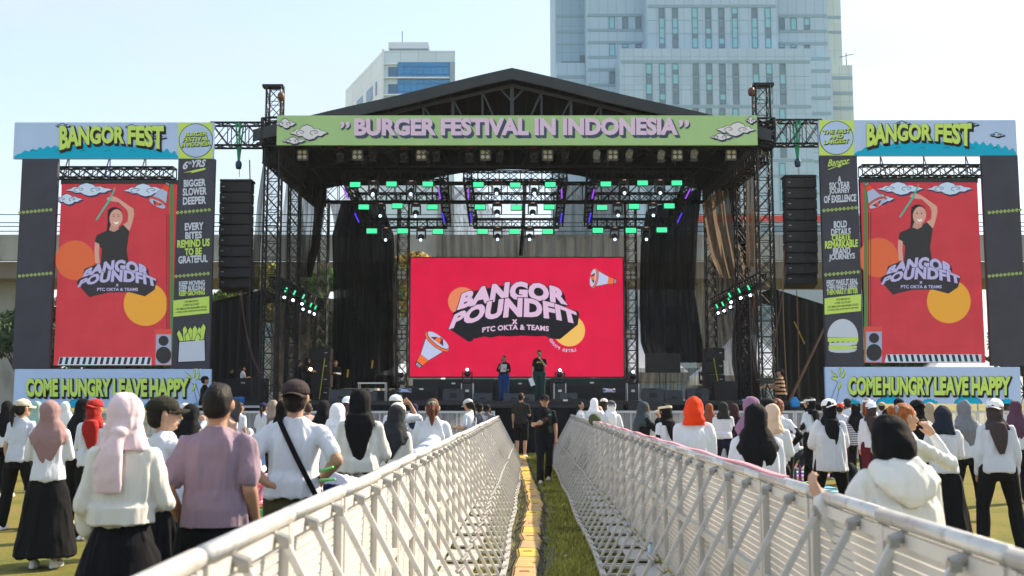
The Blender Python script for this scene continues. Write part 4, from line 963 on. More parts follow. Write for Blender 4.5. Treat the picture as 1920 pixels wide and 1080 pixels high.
# side screens
LK = .92
def side_screen(label, rect, dx, dy, mir, group='red side screens'):
    t, B, w_, h_ = board_thing('side_screen', label, 'screen', 32.25, rect, ledbase('led_dull_red', (196, 60, 72), LK), .12, group, pname='lit_panel')
    x0, y0, x1, y1 = rect; c = lambda rgb: led(rgb, LK)
    MB().box((0, .08, h_+.06), (w_+.06, .14, .14)).build('hanging_bar', M_BLACK, t); MB().box((0, .13, h_/2), (w_+.04, .1, h_)).build('cabinet_frame', M_BLACK, t)
    xs = (lambda x: x0+x1-x) if mir else (lambda x: x)
    X = lambda x: x+dx
    def sh(px_, py_): return (px_+dx, py_+dy)
    z = lambda x, y: (150+x/3.6+dx, 180+y/3.6+dy)
    gx = x1-3.5 if not mir else x0+3.5
    B.poly([(gx-3.5, y0), (gx+3.5, y0), (gx+3.5, y1), (gx-3.5, y1)], .8, c((85, 125, 75)), 'green_edge')
    for q in (8.5, 12.5):
        e = x1-q if not mir else x0+q; B.poly([(e-.6, y0+56), (e+.6, y0+56), (e+.6, y1-68), (e-.6, y1-68)], .8, c((60, 30, 35)), 'frame_line')
    B.ell(*sh(141, 488), 37, 37, .5, c((215, 105, 65)), 'orange_disc'); B.ell(*sh(273, 570), 41, 41, .6, c((225, 165, 60)), 'yellow_disc')
    blk, skn, wht = c((48, 50, 52)), c((205, 160, 145)), c((190, 212, 235))
    # dancer on the poster: raised arm with a teal stick
    B.poly([z(*p) for p in ((100, 990), (112, 940), (175, 912), (205, 895), (255, 897), (292, 868), (322, 880), (334, 915), (322, 1000), (316, 1040), (330, 1130), (140, 1130), (148, 1030))], 2, blk, 'poster_shirt')
    B.poly([z(*p) for p in ((102, 985), (132, 1000), (128, 1060), (135, 1130), (104, 1130), (98, 1050))], 2.2, skn, 'poster_arm')
    B.poly([z(*p) for p in ((292, 868), (322, 850), (327, 800), (318, 770), (260, 715), (222, 712), (180, 700), (188, 684), (222, 676), (258, 690), (330, 740), (362, 762), (366, 800), (352, 860), (334, 912))], 2.3, skn, 'poster_raised_arm')
    B.poly([z(*p) for p in ((186, 800), (190, 770), (215, 752), (245, 750), (275, 765), (288, 800), (284, 830), (200, 900), (180, 920), (186, 860))], 2.4, c((42, 32, 36)), 'poster_hair')
    B.poly([z(*p) for p in ((212, 860), (262, 870), (262, 900), (230, 918), (196, 905))], 2.5, c((190, 145, 130)), 'poster_neck')
    B.ell(*z(244, 824), 12.2, 16.5, 2.8, skn, 'poster_face', ang=8)
    for ex in (228, 260): B.ell(*z(ex, 812), 1.8, .9, 3.2, blk, 'poster_eye', n=12); B.line([z(ex-8, 802), z(ex+7, 800)], .6, 3.2, blk, 'poster_eyebrow')
    B.poly([z(*p) for p in ((226, 848), (246, 854), (264, 846), (256, 862), (240, 866))], 3.2, c((245, 240, 240)), 'poster_smile')
    B.poly([z(*p) for p in ((106, 834), (116, 838), (206, 706), (244, 618), (236, 614), (196, 696))], 3.4, c((40, 180, 160)), 'poster_stick'); B.poly([z(*p) for p in ((232, 630), (240, 633), (247, 616), (240, 610))], 3.6, c((205, 90, 70)), 'stick_tip')
    # logo
    lx = lambda v: 150+v/3.6+dx; ly = lambda *r: tuple(460+v/3.6+dy for v in r)
    B.poly([(lx(x), 460+y/3.6+dy) for x, y in ((-22, 255), (65, 352), (95, 342), (200, 318), (340, 318), (440, 345), (505, 300), (522, 232), (468, 212), (462, 160), (330, 125), (240, 118), (120, 125), (30, 160), (22, 215), (-10, 230))], 3.5, c((52, 50, 56)), 'logo_backing')
    arc_word(B, 'BANGOR', 4.6, c((180, 178, 222)), lx(34), lx(458), ly(168, 104, 150), ly(212, 176, 212), 6, -2, .06, c((40, 38, 44)), outl=.03)
    arc_word(B, 'POUNDFIT', 5.6, c((180, 178, 222)), lx(0), lx(514), ly(238, 170, 228), ly(282, 242, 278), 6, -3, .055, c((40, 38, 44)), outl=.03)
    B.text('x', (lx(246), ly(262)[0], lx(260), ly(276)[0]), 6, c((180, 178, 222)), 'small_lettering', off=.05); B.text('PTC OKTA & TEAMS', (lx(118), ly(288)[0], lx(392), ly(308)[0]), 6, c((180, 178, 222)), 'small_lettering', off=.03)
    # clouds, megaphone, speaker, keyboard
    if not mir:
        B.cloud(167, 356, 45, 14, 1.5, wht, c((45, 50, 80))); B.cloud(128, 374, 28, 12, 1.6, wht, c((45, 50, 80))); B.cloud(272, 357, 42, 14, 1.5, wht, c((45, 50, 80)))
        megaphone(B, 303, 368, 30, -62, 5, (c((165, 180, 210)), c((222, 75, 45)), c((55, 45, 55)), c((110, 50, 50))))
        sx0, sx1, kx0, kx1 = 290, 322, x0, 284
    else:
        B.cloud(1688, 354, 45, 14, 1.5, wht, c((45, 50, 80))); B.cloud(1780, 354, 44, 14, 1.6, wht, c((45, 50, 80))); B.cloud(1652, 373, 26, 11, 1.7, wht, c((45, 50, 80)))
        megaphone(B, 1637, 368, 30, -118, 5, (c((165, 180, 210)), c((222, 75, 45)), c((55, 45, 55)), c((110, 50, 50))))
        sx0, sx1, kx0, kx1 = 1621, 1654, 1658, x1
    kb = y1-15
    B.poly([(kx0+4, kb-.5), (kx1, kb-.5), (kx1, y1-.5), (kx0+.5, y1-.5)], 1.1, wht, 'keyboard_graphic')
    n = int((kx1-kx0)/11)
    for i in range(n):
        a = kx0+5+i*11; q = 3 if not mir else -3; B.poly([(a, kb), (a+5.5, kb), (a+5.5-q, y1-2), (a-q, y1-2)], 1.5, blk, 'black_key')
    B.poly([(sx0, y1-68), (sx1, y1-68), (sx1, y1-.5), (sx0, y1-.5)], 3, c((205, 80, 75)), 'speaker_graphic_edge'); B.poly([(sx0+3, y1-58), (sx1-1, y1-58), (sx1-1, y1-1), (sx0+2, y1-1)], 3.4, c((150, 165, 195)), 'speaker_graphic')
    xm = (sx0+sx1)/2+1; B.ell(xm, y1-46, 9.5, 9.5, 3.8, blk, 'speaker_cone', n=28); B.ell(xm, y1-19, 14.5, 16, 3.8, blk, 'speaker_cone', n=28)
    return t
side_screen('left red side screen with a dancer poster and logo', (108, 345, 325.5, 685), 0, 0, False)
side_screen('right red side screen with a dancer poster and logo', (1620, 342, 1840, 680), 1506, -5, True)
ftruss('screen_truss', 'lattice truss holding up the left side screen', 104, 328, 315, 334, 32.5, .35, .42, 'trusses above the side screens', r=.028, rb=.016)
ftruss('screen_truss', 'lattice truss holding up the right side screen', 1613, 1844, 311, 331, 32.5, .35, .42, 'trusses above the side screens', r=.028, rb=.016)
for lab, px, c_ in (('purple sling above the left side screen', 205, (75, 40, 110)), ('pale sling beside the purple sling on the left', 272, (120, 110, 105)), ('dark sling above the right screen nearest the stage', 1652, (70, 50, 70)), ('second sling above the right screen further from the stage', 1733, (85, 70, 80)),
                    ('far left sling above the left screen outer end', 128, (70, 60, 70)), ('far right sling above the right screen outer end', 1812, (70, 60, 70))):
    p = P(px, 297, 32.5); q = P(px, 334, 32.5); t = thing('screen_sling', lab, 'sling', q, group='slings above the side screens')
    m_ = MB(); m_.bar((0, 0, p.z-q.z+.1), (-.09, -.2, 0), .035, .02); m_.bar((0, 0, p.z-q.z+.1), (.09, -.2, 0), .035, .02); m_.build('webbing', cmat(c_, .8), t)
# ================================================================ lamps under the roof
LENS_W = emat('lamp_lens_lit', (190, 225, 255), 2.0); LENS_DULL = mat('blinder_lens', (.62, .58, .52), .25, spec=.8)
STROBE = emat('strobe_green_lit', (70, 245, 165), .62); M_CLAMP = cmat((140, 30, 30), .6); M_LAMP = mat('lamp_housing', (.02, .021, .024), .45, .2, var=.3)
def blinder(label, px, py, Y=33.0, s=1.0, group='four cell blinders under the title banner', up=True):
    p = P(px, py, Y); t = thing('blinder_lamp', label, 'stage lamp', p, group=group)
    MB().box((0, .06, 0), (.34*s, .14, .34*s)).build('housing', mat('blinder_grey', (.10, .10, .105), .5), t, bevel=.012)
    for a in (-1, 1):
        for b in (-1, 1):
            MB().lathe([(.062*s, 0), (.066*s, .01), (.055*s, .035), (.02*s, .045)], 16, (a*.078*s, -.015, b*.078*s), Matrix.Rotation(R(90), 3, 'X')).build('lens', LENS_DULL, t, True)
    m_ = MB()
    for a in (-1, 1): m_.bar((a*.185*s, .06, 0), (a*.185*s, .06, .22*s), .02, .03)
    m_.box((0, .06, .23*s), (.39*s, .03, .02)); m_.tube((0, .06, .23*s), (0, .06, .33*s), .02); m_.build('yoke', M_TRUSS, t); return t
nm8 = ['leftmost', 'second from the left', 'third from the left', 'fourth from the left', 'fifth from the left', 'sixth from the left', 'seventh from the left', 'rightmost']
for n_, px in zip(nm8, (567, 670, 790, 910, 1027, 1149, 1270, 1371)): blinder('four cell blinder hanging under the title banner, %s of eight' % n_, px, 290)
for lab, px, py in (('four cell blinder high on the tower left of the red screen', 753, 516), ('four cell blinder low on the tower left of the red screen', 753, 627), ('four cell blinder high on the tower right of the red screen', 1182, 516), ('four cell blinder low on the tower right of the red screen', 1183, 627)):
    blinder(lab, px, py, 41.3, 1.15, 'blinders on the towers beside the screen')
def fresnel(label, px, py, wrapped, group):
    p = P(px, py, 33.0); t = thing('theatre_lamp', label, 'stage lamp', p, group=group); tilt = Matrix.Rotation(R(62), 3, 'X')
    m = mat('clear_bag_plastic', (.32, .33, .34), .25, var=.5, vscale=20, bump=1, bscale=30) if wrapped else M_LAMP
    MB().lathe([(.06, -.16), (.11, -.12), (.115, .10), (.10, .14)], 16, (0, .05, .02), tilt).build('barrel', m, t, not wrapped)
    f = MB(); f.box((0, -.03, -.19), (.22, .015, .10), Matrix.Rotation(R(-20), 3, 'X')); f.box((0, .17, -.16), (.2, .015, .1), Matrix.Rotation(R(35), 3, 'X')); f.build('barn_doors', M_BLACK if not wrapped else cmat((70, 74, 80)), t)
    m_ = MB()
    for a in (-1, 1): m_.bar((a*.13, .05, .02), (a*.13, .05, .2), .02, .03)
    m_.box((0, .05, .21), (.28, .035, .02)); m_.build('yoke', M_TRUSS, t)
    MB().box((0, .05, .26), (.20 if not wrapped else .1, .08, .08)).build('clamp', M_CLAMP if not wrapped else M_TRUSS, t, bevel=.01)
ord12 = ['leftmost', '2nd', '3rd', '4th', '5th', '6th', '7th', '8th', '9th', '10th', '11th', 'rightmost']
for i, px in enumerate((637, 698, 757, 818, 880, 937, 1001, 1060, 1119, 1180, 1240, 1302)):
    fresnel('%s barn door lamp under the title banner, counting twelve from the left%s' % ('wrapped' if i > 7 else 'dark', ': '+ord12[i]), px, 289 if i % 2 else 291, i > 7, 'barn door lamps under the title banner')
# pods of lighting trusses
def strobe(label, px, py, Y, group):
    p = P(px, py, Y); t = thing('strobe_panel', label, 'stage lamp', p, group=group); w_, h = 20/2000*Y, 9.5/2000*Y
    MB().box((0, .06, 0), (w_+.03, .1, h+.03)).build('housing', M_LAMP, t, bevel=.008)
    MB().box((0, 0, 0), (w_-.01, .015, h-.01)).build('lit_face', STROBE, t)
    MB().tube((0, .06, h/2), (0, .06, h/2+.16), .018).build('clamp', M_TRUSS, t)
def moving_head(label, px, py, Y, group, up=False, big=1.0, lens=(205, 235, 255)):
    """py is the row of the lit lens"""
    p = P(px, py, Y); s = 1 if up else -1; g = big; t = thing('moving_head_lamp', label, 'moving head', p, group=group)
    MB().lathe([(.05*g, -.16*g), (.11*g, -.13*g), (.125*g, -.02*g), (.12*g, .12*g), (.085*g, .17*g)], 18, (0, .17*g, -s*.14*g), Matrix.Rotation(R(105 if not up else 92), 3, 'X') if not up else Matrix.Rotation(R(90), 3, 'X')).build('head', M_LAMP, t, True)
    MB().lathe([(.05*g, 0), (.055*g, .012), (.04*g, .03), (.01, .038)], 16, (0, .0, 0), Matrix.Rotation(R(90), 3, 'X')).build('lens', LENS_W, t, True)
    m_ = MB()
    for a in (-1, 1): m_.box((a*.165*g, .17*g, -s*.24*g), (.05*g, .16*g, .34*g))
    m_.box((0, .17*g, -s*.41*g), (.38*g, .16*g, .05*g)); m_.build('yoke', M_LAMP, t, bevel=.008)
    MB().box((0, .17*g, -s*.48*g), (.34*g, .26*g, .11*g)).build('base', M_LAMP, t, bevel=.012)
    if not up:
        m_ = MB(); m_.box((-.03*g, .03*g, .49*g), (.03, .01, .02)); m_.box((.04*g, .03*g, .49*g), (.045, .01, .02)); m_.build('display', emat('tiny_display', (255, 190, 170), .5), t)
    return t
pods = {'left': ([(666, 346), (734, 345), (802, 345)], [(682, 388), (745, 386), (811, 388)], [(697, 433), (755, 433), (821, 434)], [(699, 364), (770, 364)], [(713, 405), (779, 405)], [(723, 450), (789, 450)]),
 'centre': ([(897, 346), (966, 347), (1032, 346)], [(900, 388), (968, 389), (1030, 388)], [(905, 434), (965, 434), (1027, 434)], [(931, 363), (1002, 363)], [(932, 404), (999, 404)], [(933, 449), (993, 449)]),
 'right': ([(1136, 345), (1205, 343), (1269, 343)], [(1129, 389), (1189, 387), (1255, 386)], [(1121, 432), (1183, 432), (1241, 431)], [(1171, 362), (1238, 362)], [(1159, 404), (1225, 404)], [(1153, 449), (1212, 449)])}
YR = (35.0, 36.6, 38.2); rown = ('upper', 'middle', 'lower'); posn = ('left', 'middle', 'right')
ends = {'left': ((648, 832), (668, 838), (690, 838)), 'centre': ((876, 1056), (884, 1052), (888, 1048)), 'right': ((1108, 1294), (1102, 1278), (1102, 1264))}
trs = ((322, 338), (363, 380), (411, 427))
for pod, v in pods.items():
    for r in range(3):
        a, b = ends[pod][r]
        ftruss('lighting_truss', '%s lamp truss of the %s lighting pod over the stage' % (rown[r], pod), a, b, trs[r][0], trs[r][1], YR[r]+.2, .3, .36, 'trusses of the hanging lighting pods', cross=False, r=.026, rb=.014)
        for i, (x, y) in enumerate(v[r]): strobe('lit green panel, %s of the %s row in the %s lighting pod' % (posn[i], rown[r], pod), x, y, YR[r], 'lit green strobe panels')
        for i, (x, y) in enumerate(v[3+r]): moving_head('%s lit moving head hanging in the %s row of the %s pod' % (('left', 'right')[i], rown[r], pod), x, y, YR[r]-.1, 'moving heads hanging in the pods', big=.92)
    for i, sd_ in enumerate(('left', 'right')):
        a = P(ends[pod][0][i], 330, YR[0]+.2); b = P(ends[pod][2][i], 419, YR[2]+.2)
        t = thing('pod_side_ladder', 'sloping side ladder on the %s of the %s lighting pod' % (sd_, pod), 'truss', a, group='side ladders of the lighting pods')
        lattice(t, (0, 0, 0), b-a, (.13, 0, 0), (0, .12, .12), .33, .026, .014)
        for q, (yr, col_) in enumerate((((363), (150, 60, 235)), ((408), (70, 50, 240)))):
            fx = {('left', 0): (653, 673), ('left', 1): (826, 833), ('centre', 0): (878, 884), ('centre', 1): (1053, 1051), ('right', 0): (1110, 1104), ('right', 1): (1285, 1270)}[(pod, i)][q]
            p = P(fx, yr, YR[0]+.7+q*1.6); ln = .34; sl_ = (fx-960)/2000*-.9 if q or pod != 'centre' else 0
            t2 = thing('neon_tube', '%s glowing tube on the %s ladder of the %s pod' % (('violet', 'blue')[q], sd_, pod), 'neon tube', p, group='glowing tubes on the pod ladders')
            MB().tube((0, 0, -ln/2), (-sl_*1.2, 0, ln/2), .022, n=8).build('tube', emat('neon_%d' % q, col_, .75), t2); MB().box((0, .04, 0), (.03, .03, ln)).build('holder', M_BLACK, t2)
    for i, xx in enumerate((ends[pod][0][0]+30, ends[pod][0][1]-30)):
        p = P(xx, 322, YR[0]+.2); hoist('small black hoist over the %s end of the %s pod' % (('left', 'right')[i], pod), (p.x, p.y, p.z+.45), .2, 'hoists above the lighting pods', (30, 30, 32), .09)
# side lamp clusters
nth6 = ('first', 'second', 'third', 'fourth', 'fifth', 'sixth')
def side_lamp(label, px, py, Y, sgn, group):
    p = P(px, py, Y); t = thing('side_lamp', label, 'stage lamp', p, group=group)
    rot = Matrix.Rotation(R(-35*sgn), 3, 'Z') @ Matrix.Rotation(R(60), 3, 'X')
    MB().lathe([(.06, -.2), (.09, -.17), (.10, 0)], 14, (0, .05, .04), rot).build('barrel', M_LAMP, t, True)
    MB().lathe([(.042, 0), (.042, .02), (.02, .035)], 14, (0, .0, 0), rot).build('lens', emat('side_lens_lit', (215, 240, 255), 8.0), t, True)
    MB().box((-.04*sgn, .05, .26), (.05, .03, .16), Matrix.Rotation(R(-25*sgn), 3, 'Y')).build('green_face', STROBE, t)
    MB().box((0, .12, .24), (.12, .1, .22)).build('clamp', M_LAMP, t)
for i, (x, y) in enumerate(((533, 558), (549, 563), (566, 570), (568, 580), (580, 585), (589, 589))): side_lamp('white side lamp on the left low truss, %s one away from its tall tower' % nth6[i], x, y, 34.5+i*1.0, -1, 'white lamps on the low side trusses')
for i, (x, y) in enumerate(((1407, 554), (1389, 559), (1371, 567), (1370, 576), (1358, 583), (1347, 587))): side_lamp('white side lamp on the right low truss, %s one away from its tall tower' % nth6[i], x, y, 34.5+i*1.0, 1, 'white lamps on the low side trusses')
for lab, a, b in (('low sloping truss with white lamps beside the left tower', P(515, 528, 33.6), P(600, 572, 41)), ('low sloping truss with white lamps beside the right tower', P(1428, 522, 33.6), P(1340, 568, 41))):
    t = thing('side_lamp_truss', lab, 'truss', a, group='low side lamp trusses'); lattice(t, (0, 0, 0), b-a, (.15, 0, 0), (0, 0, .15), .4, .03, .018)
# ================================================================ things on the stage floor
def deckp(px, Y): return Vector((P(px, 745, Y).x, Y, DECK))
def wedge(label, px, Y, w_=.75, h=.45, group='monitor wedges on the stage edge', z=None, rz=0):
    p = deckp(px, Y); p.z = DECK if z is None else z; t = thing('monitor_wedge', label, 'speaker', p, R(rz), group)
    pts = [(-w_/2, -.26, 0), (-w_/2, .26, 0), (-w_/2, .26, h*.6), (-w_/2, .05, h), (-w_/2, -.1, h)]
    MB().prism(pts, (w_, 0, 0)).build('cabinet', mat('wedge_paint', (.04, .045, .052), .55, var=.2), t, bevel=.012)
    MB().prism([(-w_/2+.04, .268, .05), (-w_/2+.04, .268, h*.55), (-w_/2+.04, .275, h*.55), (-w_/2+.04, .275, .05)], (w_-.08, 0, 0)).build('grille', M_GRILL, t)
    m_ = MB()
    for a in (-1, 1): m_.tube((a*(w_/2+.002), 0, h*.3), (a*(w_/2+.02), 0, h*.3), .05, n=12)
    m_.build('handles', M_BLACK, t) if False else MB().box((0, -.2, h*.34), (.16, .09, .04)).build('handle', M_BLACK, t)
def backspk(label, px, Y, w_, h, group, z=None):
    """bulky rounded monitor seen from behind"""
    p = deckp(px, Y); t = thing('drum_fill_speaker', label, 'speaker', p, 0, group)
    pts = [(-w_/2, 0, .05), (-w_/2+.05, 0, 0), (w_/2-.05, 0, 0), (w_/2, 0, .05), (w_/2*.97, 0, h-.06), (w_/2*.88, 0, h), (-w_/2*.88, 0, h), (-w_/2*.97, 0, h-.06)]
    MB().prism(pts, (0, .42, 0)).build('cabinet', mat('back_speaker_paint', (.05, .055, .066), .5, var=.2), t, bevel=.02)
    MB().box((0, -.012, h*.45), (.24, .02, .16)).build('connector_plate', M_BLACK, t); MB().box((0, -.02, h*.9), (.2, .05, .03)).build('handle', M_BLACK, t)
def case(label, px, Y, w_, h, group):
    p = deckp(px, Y); t = thing('flight_case', label, 'flight case', p, 0, group)
    MB().box((0, .2, h/2), (w_-.02, .4, h-.02)).build('panels', mat('case_laminate', (.03, .033, .038), .5, var=.2), t)
    m_ = MB()
    for a in (-1, 1):
        for b in (0, 1):
            m_.box((a*(w_/2-.012), b*.4, h/2), (.028, .028, h))
            m_.box((0, b*.4, b*0+h-.012 if True else 0), (w_, .028, .028))
        m_.box((a*(w_/2-.012), .2, h-.012), (.028, .4, .028))
    m_.build('edge_trim', M_ALU, t)
    MB().box((0, -.008, h*.55), (.12, .015, .08)).build('catch', M_ALU, t)
def stack(label, px, Y, wpx, ytop, n, tape, group):
    """floor stack of loudspeakers"""
    p = deckp(px, Y); t = thing('speaker_stack', label, 'speaker', p, 0, group); w_ = wpx/2000*Y; H_ = P(px, ytop, Y).z-DECK; h = H_/n
    for k in range(n):
        c = MB().box(((.02 if k % 2 else -.01), .3, h*(k+.5)), (w_, .6, h*.96)).build('cabinet', M_SPK, t, bevel=.015)
        MB().box(((.02 if k % 2 else -.01), -.01, h*(k+.5)), (w_*.86, .02, h*.8)).build('grille', M_GRILL, c); MB().box((w_*.32, -.025, h*(k+.62)), (.1, .008, .03)).build('maker_plate', cmat((190, 190, 190)), c)
    m_ = MB(); m_.bar((w_*tape[0], -.04, .05), (w_*tape[1], -.04, h*(n-1)+.1), .09, .015); m_.build('yellow_strap', cmat((225, 215, 60), .7), t)
stack('tall black speaker stack with a yellow strap, left side of the stage', 597, 37, 40, 652, 4, (.05, .28), 'floor speaker stacks with straps')
stack('tall black speaker stack with a yellow strap, right side of the stage', 1341, 37, 36, 652, 4, (.28, -.05), 'floor speaker stacks with straps')
for lab, px, Y in (('flight case with silver edges left of the woman presenter', 876, 36.5), ('flight case with silver edges right of the man presenter', 1050, 36.5), ('flight case with silver edges near the right tower of the screen', 1187, 36.5)): case(lab, px, Y, .42, .62, 'silver edged flight cases')
for lab, px, Y, py in (('upright beam lamp on the flight case left of the woman', 876, 36.7, 693), ('upright beam lamp on the flight case right of the man', 1050, 36.7, 694), ('upright beam lamp at the foot of the left screen tower', 751, 40, 696), ('upright beam lamp on the case at the right screen tower', 1187, 36.9, 697), ('upright beam lamp beside the right speaker stack', 1321, 38, 693)):
    moving_head(lab, px, py, Y, 'upright beam lamps on the stage floor', up=True, big=.95)
case('dark flight case under the lamp at the left screen tower', 751, 40, .5, .35, 'silver edged flight cases'); case('dark flight case under the lamp beside the right speaker stack', 1321, 38, .5, .5, 'silver edged flight cases')
for i, (lab, px, Y, w_, h) in enumerate((('low wedge between the left flight case and the woman', 905, 35.2, .62, .26), ('wedge right behind the barrier gap, left of the dark haired walker', 962, 34.6, .6, .24), ('wedge in front of the man presenter', 988, 34.8, .5, .22), ('wedge right of the man presenter with a pale top', 1066, 34.6, .55, .26),
    ('small wedge at the far left of the stage edge', 640, 35, .7, .36), ('second small wedge at the left of the stage edge', 690, 35.4, .6, .3), ('wedge beside the right black cabinet', 1262, 36, .6, .36))):
    wedge(lab, px, Y, w_, h)
for lab, px, Y, w_, h in (('rounded grey monitor seen from behind, left of centre', 850, 35.5, .72, .40), ('rounded grey monitor seen from behind, under the television', 1225, 35.3, .72, .42), ('rounded grey monitor seen from behind, right of the television', 1309, 35.3, .74, .42)):
    backspk(lab, px, Y, w_, h, 'rounded monitors seen from behind')
# black box cabinets
def cabinet(label, px, Y, w_, h, d=.5, z=None, group='plain black boxes around the stage', rgb=(26, 28, 32)):
    p = deckp(px, Y); p.z = DECK if z is None else z; t = thing('black_cabinet', label, 'cabinet', p, 0, group)
    MB().box((0, d/2, h/2), (w_, d, h)).build('body', mat('cabinet_%d' % rgb[0], lin(rgb), .55, var=.25), t, bevel=.012)
    MB().box((0, -.006, h*.8), (.14, .012, .05)).build('handle', M_ALU if w_ > .9 else M_BLACK, t); MB().box((0, -.004, h*.42), (w_*.84, .008, h*.5)).build('front_panel', M_GRILL, t)
cabinet('wide black console case right of the television', 1364, 36, .72, .66); cabinet('long black ledge under the right end of the red screen', 1110, 39, 3.0, .82); cabinet('long black ledge under the left half of the red screen', 850, 39.6, 3.0, .80); cabinet('long black ledge under the middle of the red screen', 975, 40, 2.6, .80)
cabinet('black keyboard table left of the grey monitor', 790, 36.4, 1.1, .50); cabinet('short black box right of the aisle at the stage foot', 1060, 32.3, 1.2, .2, .5, 1.44); cabinet('black subwoofer right of the aisle below the stage edge', 1140, 32.2, .9, 1.50, .5, 0); cabinet('black subwoofer under the grey monitor right of the aisle', 1215, 32.2, 1.2, 1.52, .5, 0)
cabinet('desk with mixing gear at the left end of the stage', 455, 35.5, 1.5, .75); cabinet('black case beside the left mixing desk', 420, 35.8, .7, .55)
cabinet('black case left of the drum fill at stage left', 665, 37.5, .9, .42); cabinet('black case behind the keyboard table', 720, 38, .8, .36)
t = thing('cross_table', 'silver framed table left of the standing red screen', 'table', deckp(697, 36.2))
m_ = MB(); m_.box((0, .2, .60), (.95, .5, .04)); m_.build('table_top', M_ALU, t)
for a in (-1, 1):
    for b in (0, 1): MB().tube((a*.45, b*.4, 0), (a*.45, b*.4, .58), .018).build('leg', M_ALU, t)
t = thing('television', 'dark television on a stand right of the red screen', 'television', deckp(1243.5, 38.5))
zt = P(1243, 663, 38.5).z-DECK; zb = P(1243, 699, 38.5).z-DECK
MB().box((0, 0, (zt+zb)/2), (66/2000*38.5, .07, zt-zb)).build('casing', M_BLACK, t, bevel=.01); MB().box((0, -.037, (zt+zb)/2), (62/2000*38.5, .006, zt-zb-.06)).build('screen', mat('dark_glass', (.008, .009, .012), .3, spec=.3), t)
for a in (-1, 1): MB().bar((a*.11, .03, 0), (a*.11, .03, zt), .035).build('pole', M_BLACK, t)
MB().box((0, 0, .02), (.8, .5, .04)).build('foot', M_BLACK, t)
# paper and bags and cables scattered
for lab, px, Y, c_ in (('white cloth on the dark keyboard stand at stage left', 760, 35.6, (190, 200, 235)), ('white cloth on the dark stand right of centre', 1142, 36, (200, 200, 225))):
    t = thing('covered_stand', lab, 'stand', deckp(px, Y), group='cloth covered stands'); m_ = MB(); m_.box((0, 0, .36), (.9, .4, .04)); m_.bar((-.3, 0, 0), (.2, 0, .35), .03); m_.bar((.3, 0, 0), (-.2, 0, .35), .03); m_.build('stand', M_BLACK, t)
    S = SM(); S.rings([(0, -.1, .28, .22, .14), (0, -.05, .40, .2, .16)]); link_mesh('cloth', S.mesh('cloth', .02, folds=.02, seed=3), cmat(c_), t)
def cable(label, pts, r, rgb, group=None):
    m_ = MB(); q = [Vector(p) for p in pts]; o = []
    for i in range(len(q)-1):
        p0, p1, p2, p3 = q[max(i-1, 0)], q[i], q[i+1], q[min(i+2, len(q)-1)]
        for j in range(8):
            t = j/8; o.append(.5*((2*p1)+(-p0+p2)*t+(2*p0-5*p1+4*p2-p3)*t*t+(-p0+3*p1-3*p2+p3)*t**3))
    o.append(q[-1]); m_.path(o, r); b = m_.build('cable', cmat(rgb, .6)); return setmeta(b, label, 'cable', group)
cb = lambda *p, Y=32.7: [P(x, y, Y) for x, y in p]
cable('reddish cable hanging left of the left tower', cb((452, 545), (458, 600), (470, 660), (487, 700)), .018, (90, 50, 40), 'cables hanging beside the towers')
cable('black cable hanging straight beside the left speaker column', cb((468, 300), (470, 420), (468, 560), (472, 740)), .018, (25, 28, 35), 'cables hanging beside the towers')
cable('grey cable swooping to the foot of the left tower', cb((449, 545), (462, 620), (480, 680), (500, 720)), .014, (45, 45, 50), 'cables hanging beside the towers')
cable('brown rope hanging right of the right tower', cb((1473, 500), (1466, 560), (1452, 640), (1448, 700)), .02, (80, 60, 52), 'cables hanging beside the towers')
cable('tan cable dropping behind the right speaker column', cb((1470, 470), (1468, 540), (1470, 620), (1476, 740)), .016, (120, 95, 70), 'cables hanging beside the towers')
cable('orange rope hanging right of the right speaker column', cb((1494, 545), (1497, 640), (1498, 745)), .016, (105, 72, 40), 'cables hanging beside the towers')
t = thing('wooden_pole', 'long brown wooden pole leaning against the right enclosure', 'pole', P(1480, 752, 34)); a = P(1480, 748, 34); b = P(1545, 612, 35)
MB().tube((0, 0, 0), b-a, .045, .035, n=8).build('shaft', mat('pole_wood', (.17, .085, .05), .6, var=.3, vscale=3, stretch=(1, 1, .2)), t)
t = thing('yellow_bunting', 'yellow cord slanting inside the right enclosure', 'cord', P(1489, 603, 37.7)); MB().tube((0, 0, 0), P(1509, 645, 37.7)-P(1489, 603, 37.7), .02).build('cord', cmat((190, 160, 50)), t)
for lab, x, Y in (('small yellow tape mark at the left of the big drape', 652, 41), ('second yellow tape mark on the big drape', 698, 41)):
    t = thing('yellow_tape', lab, 'tape', P(x, 700 if x < 670 else 683, Y), group='yellow tapes on the drape'); MB().box((0, 0, 0), (.06, .02, .3), Matrix.Rotation(.1, 3, 'Y')).build('strip', cmat((215, 175, 50)), t)

# loose cables looping between the lamps under the banner
rr = random.Random(12)
for i, px in enumerate((600, 655, 730, 800, 862, 920, 985, 1045, 1105, 1170, 1225, 1290, 1335)):
    w_ = rr.uniform(18, 34); dz = rr.uniform(6, 14)
    cable('thin black cable loop under the title banner, %s barn door lamp' % ('before the '+ord12[min(i, 11)] if i < 12 else 'after the last'), cb((px-w_/2, 276), (px-w_*.2, 276+dz*.8), (px, 276+dz), (px+w_*.25, 276+dz*.7), (px+w_/2, 276), Y=32.9), .012, (30, 30, 32), 'cable loops under the title banner')
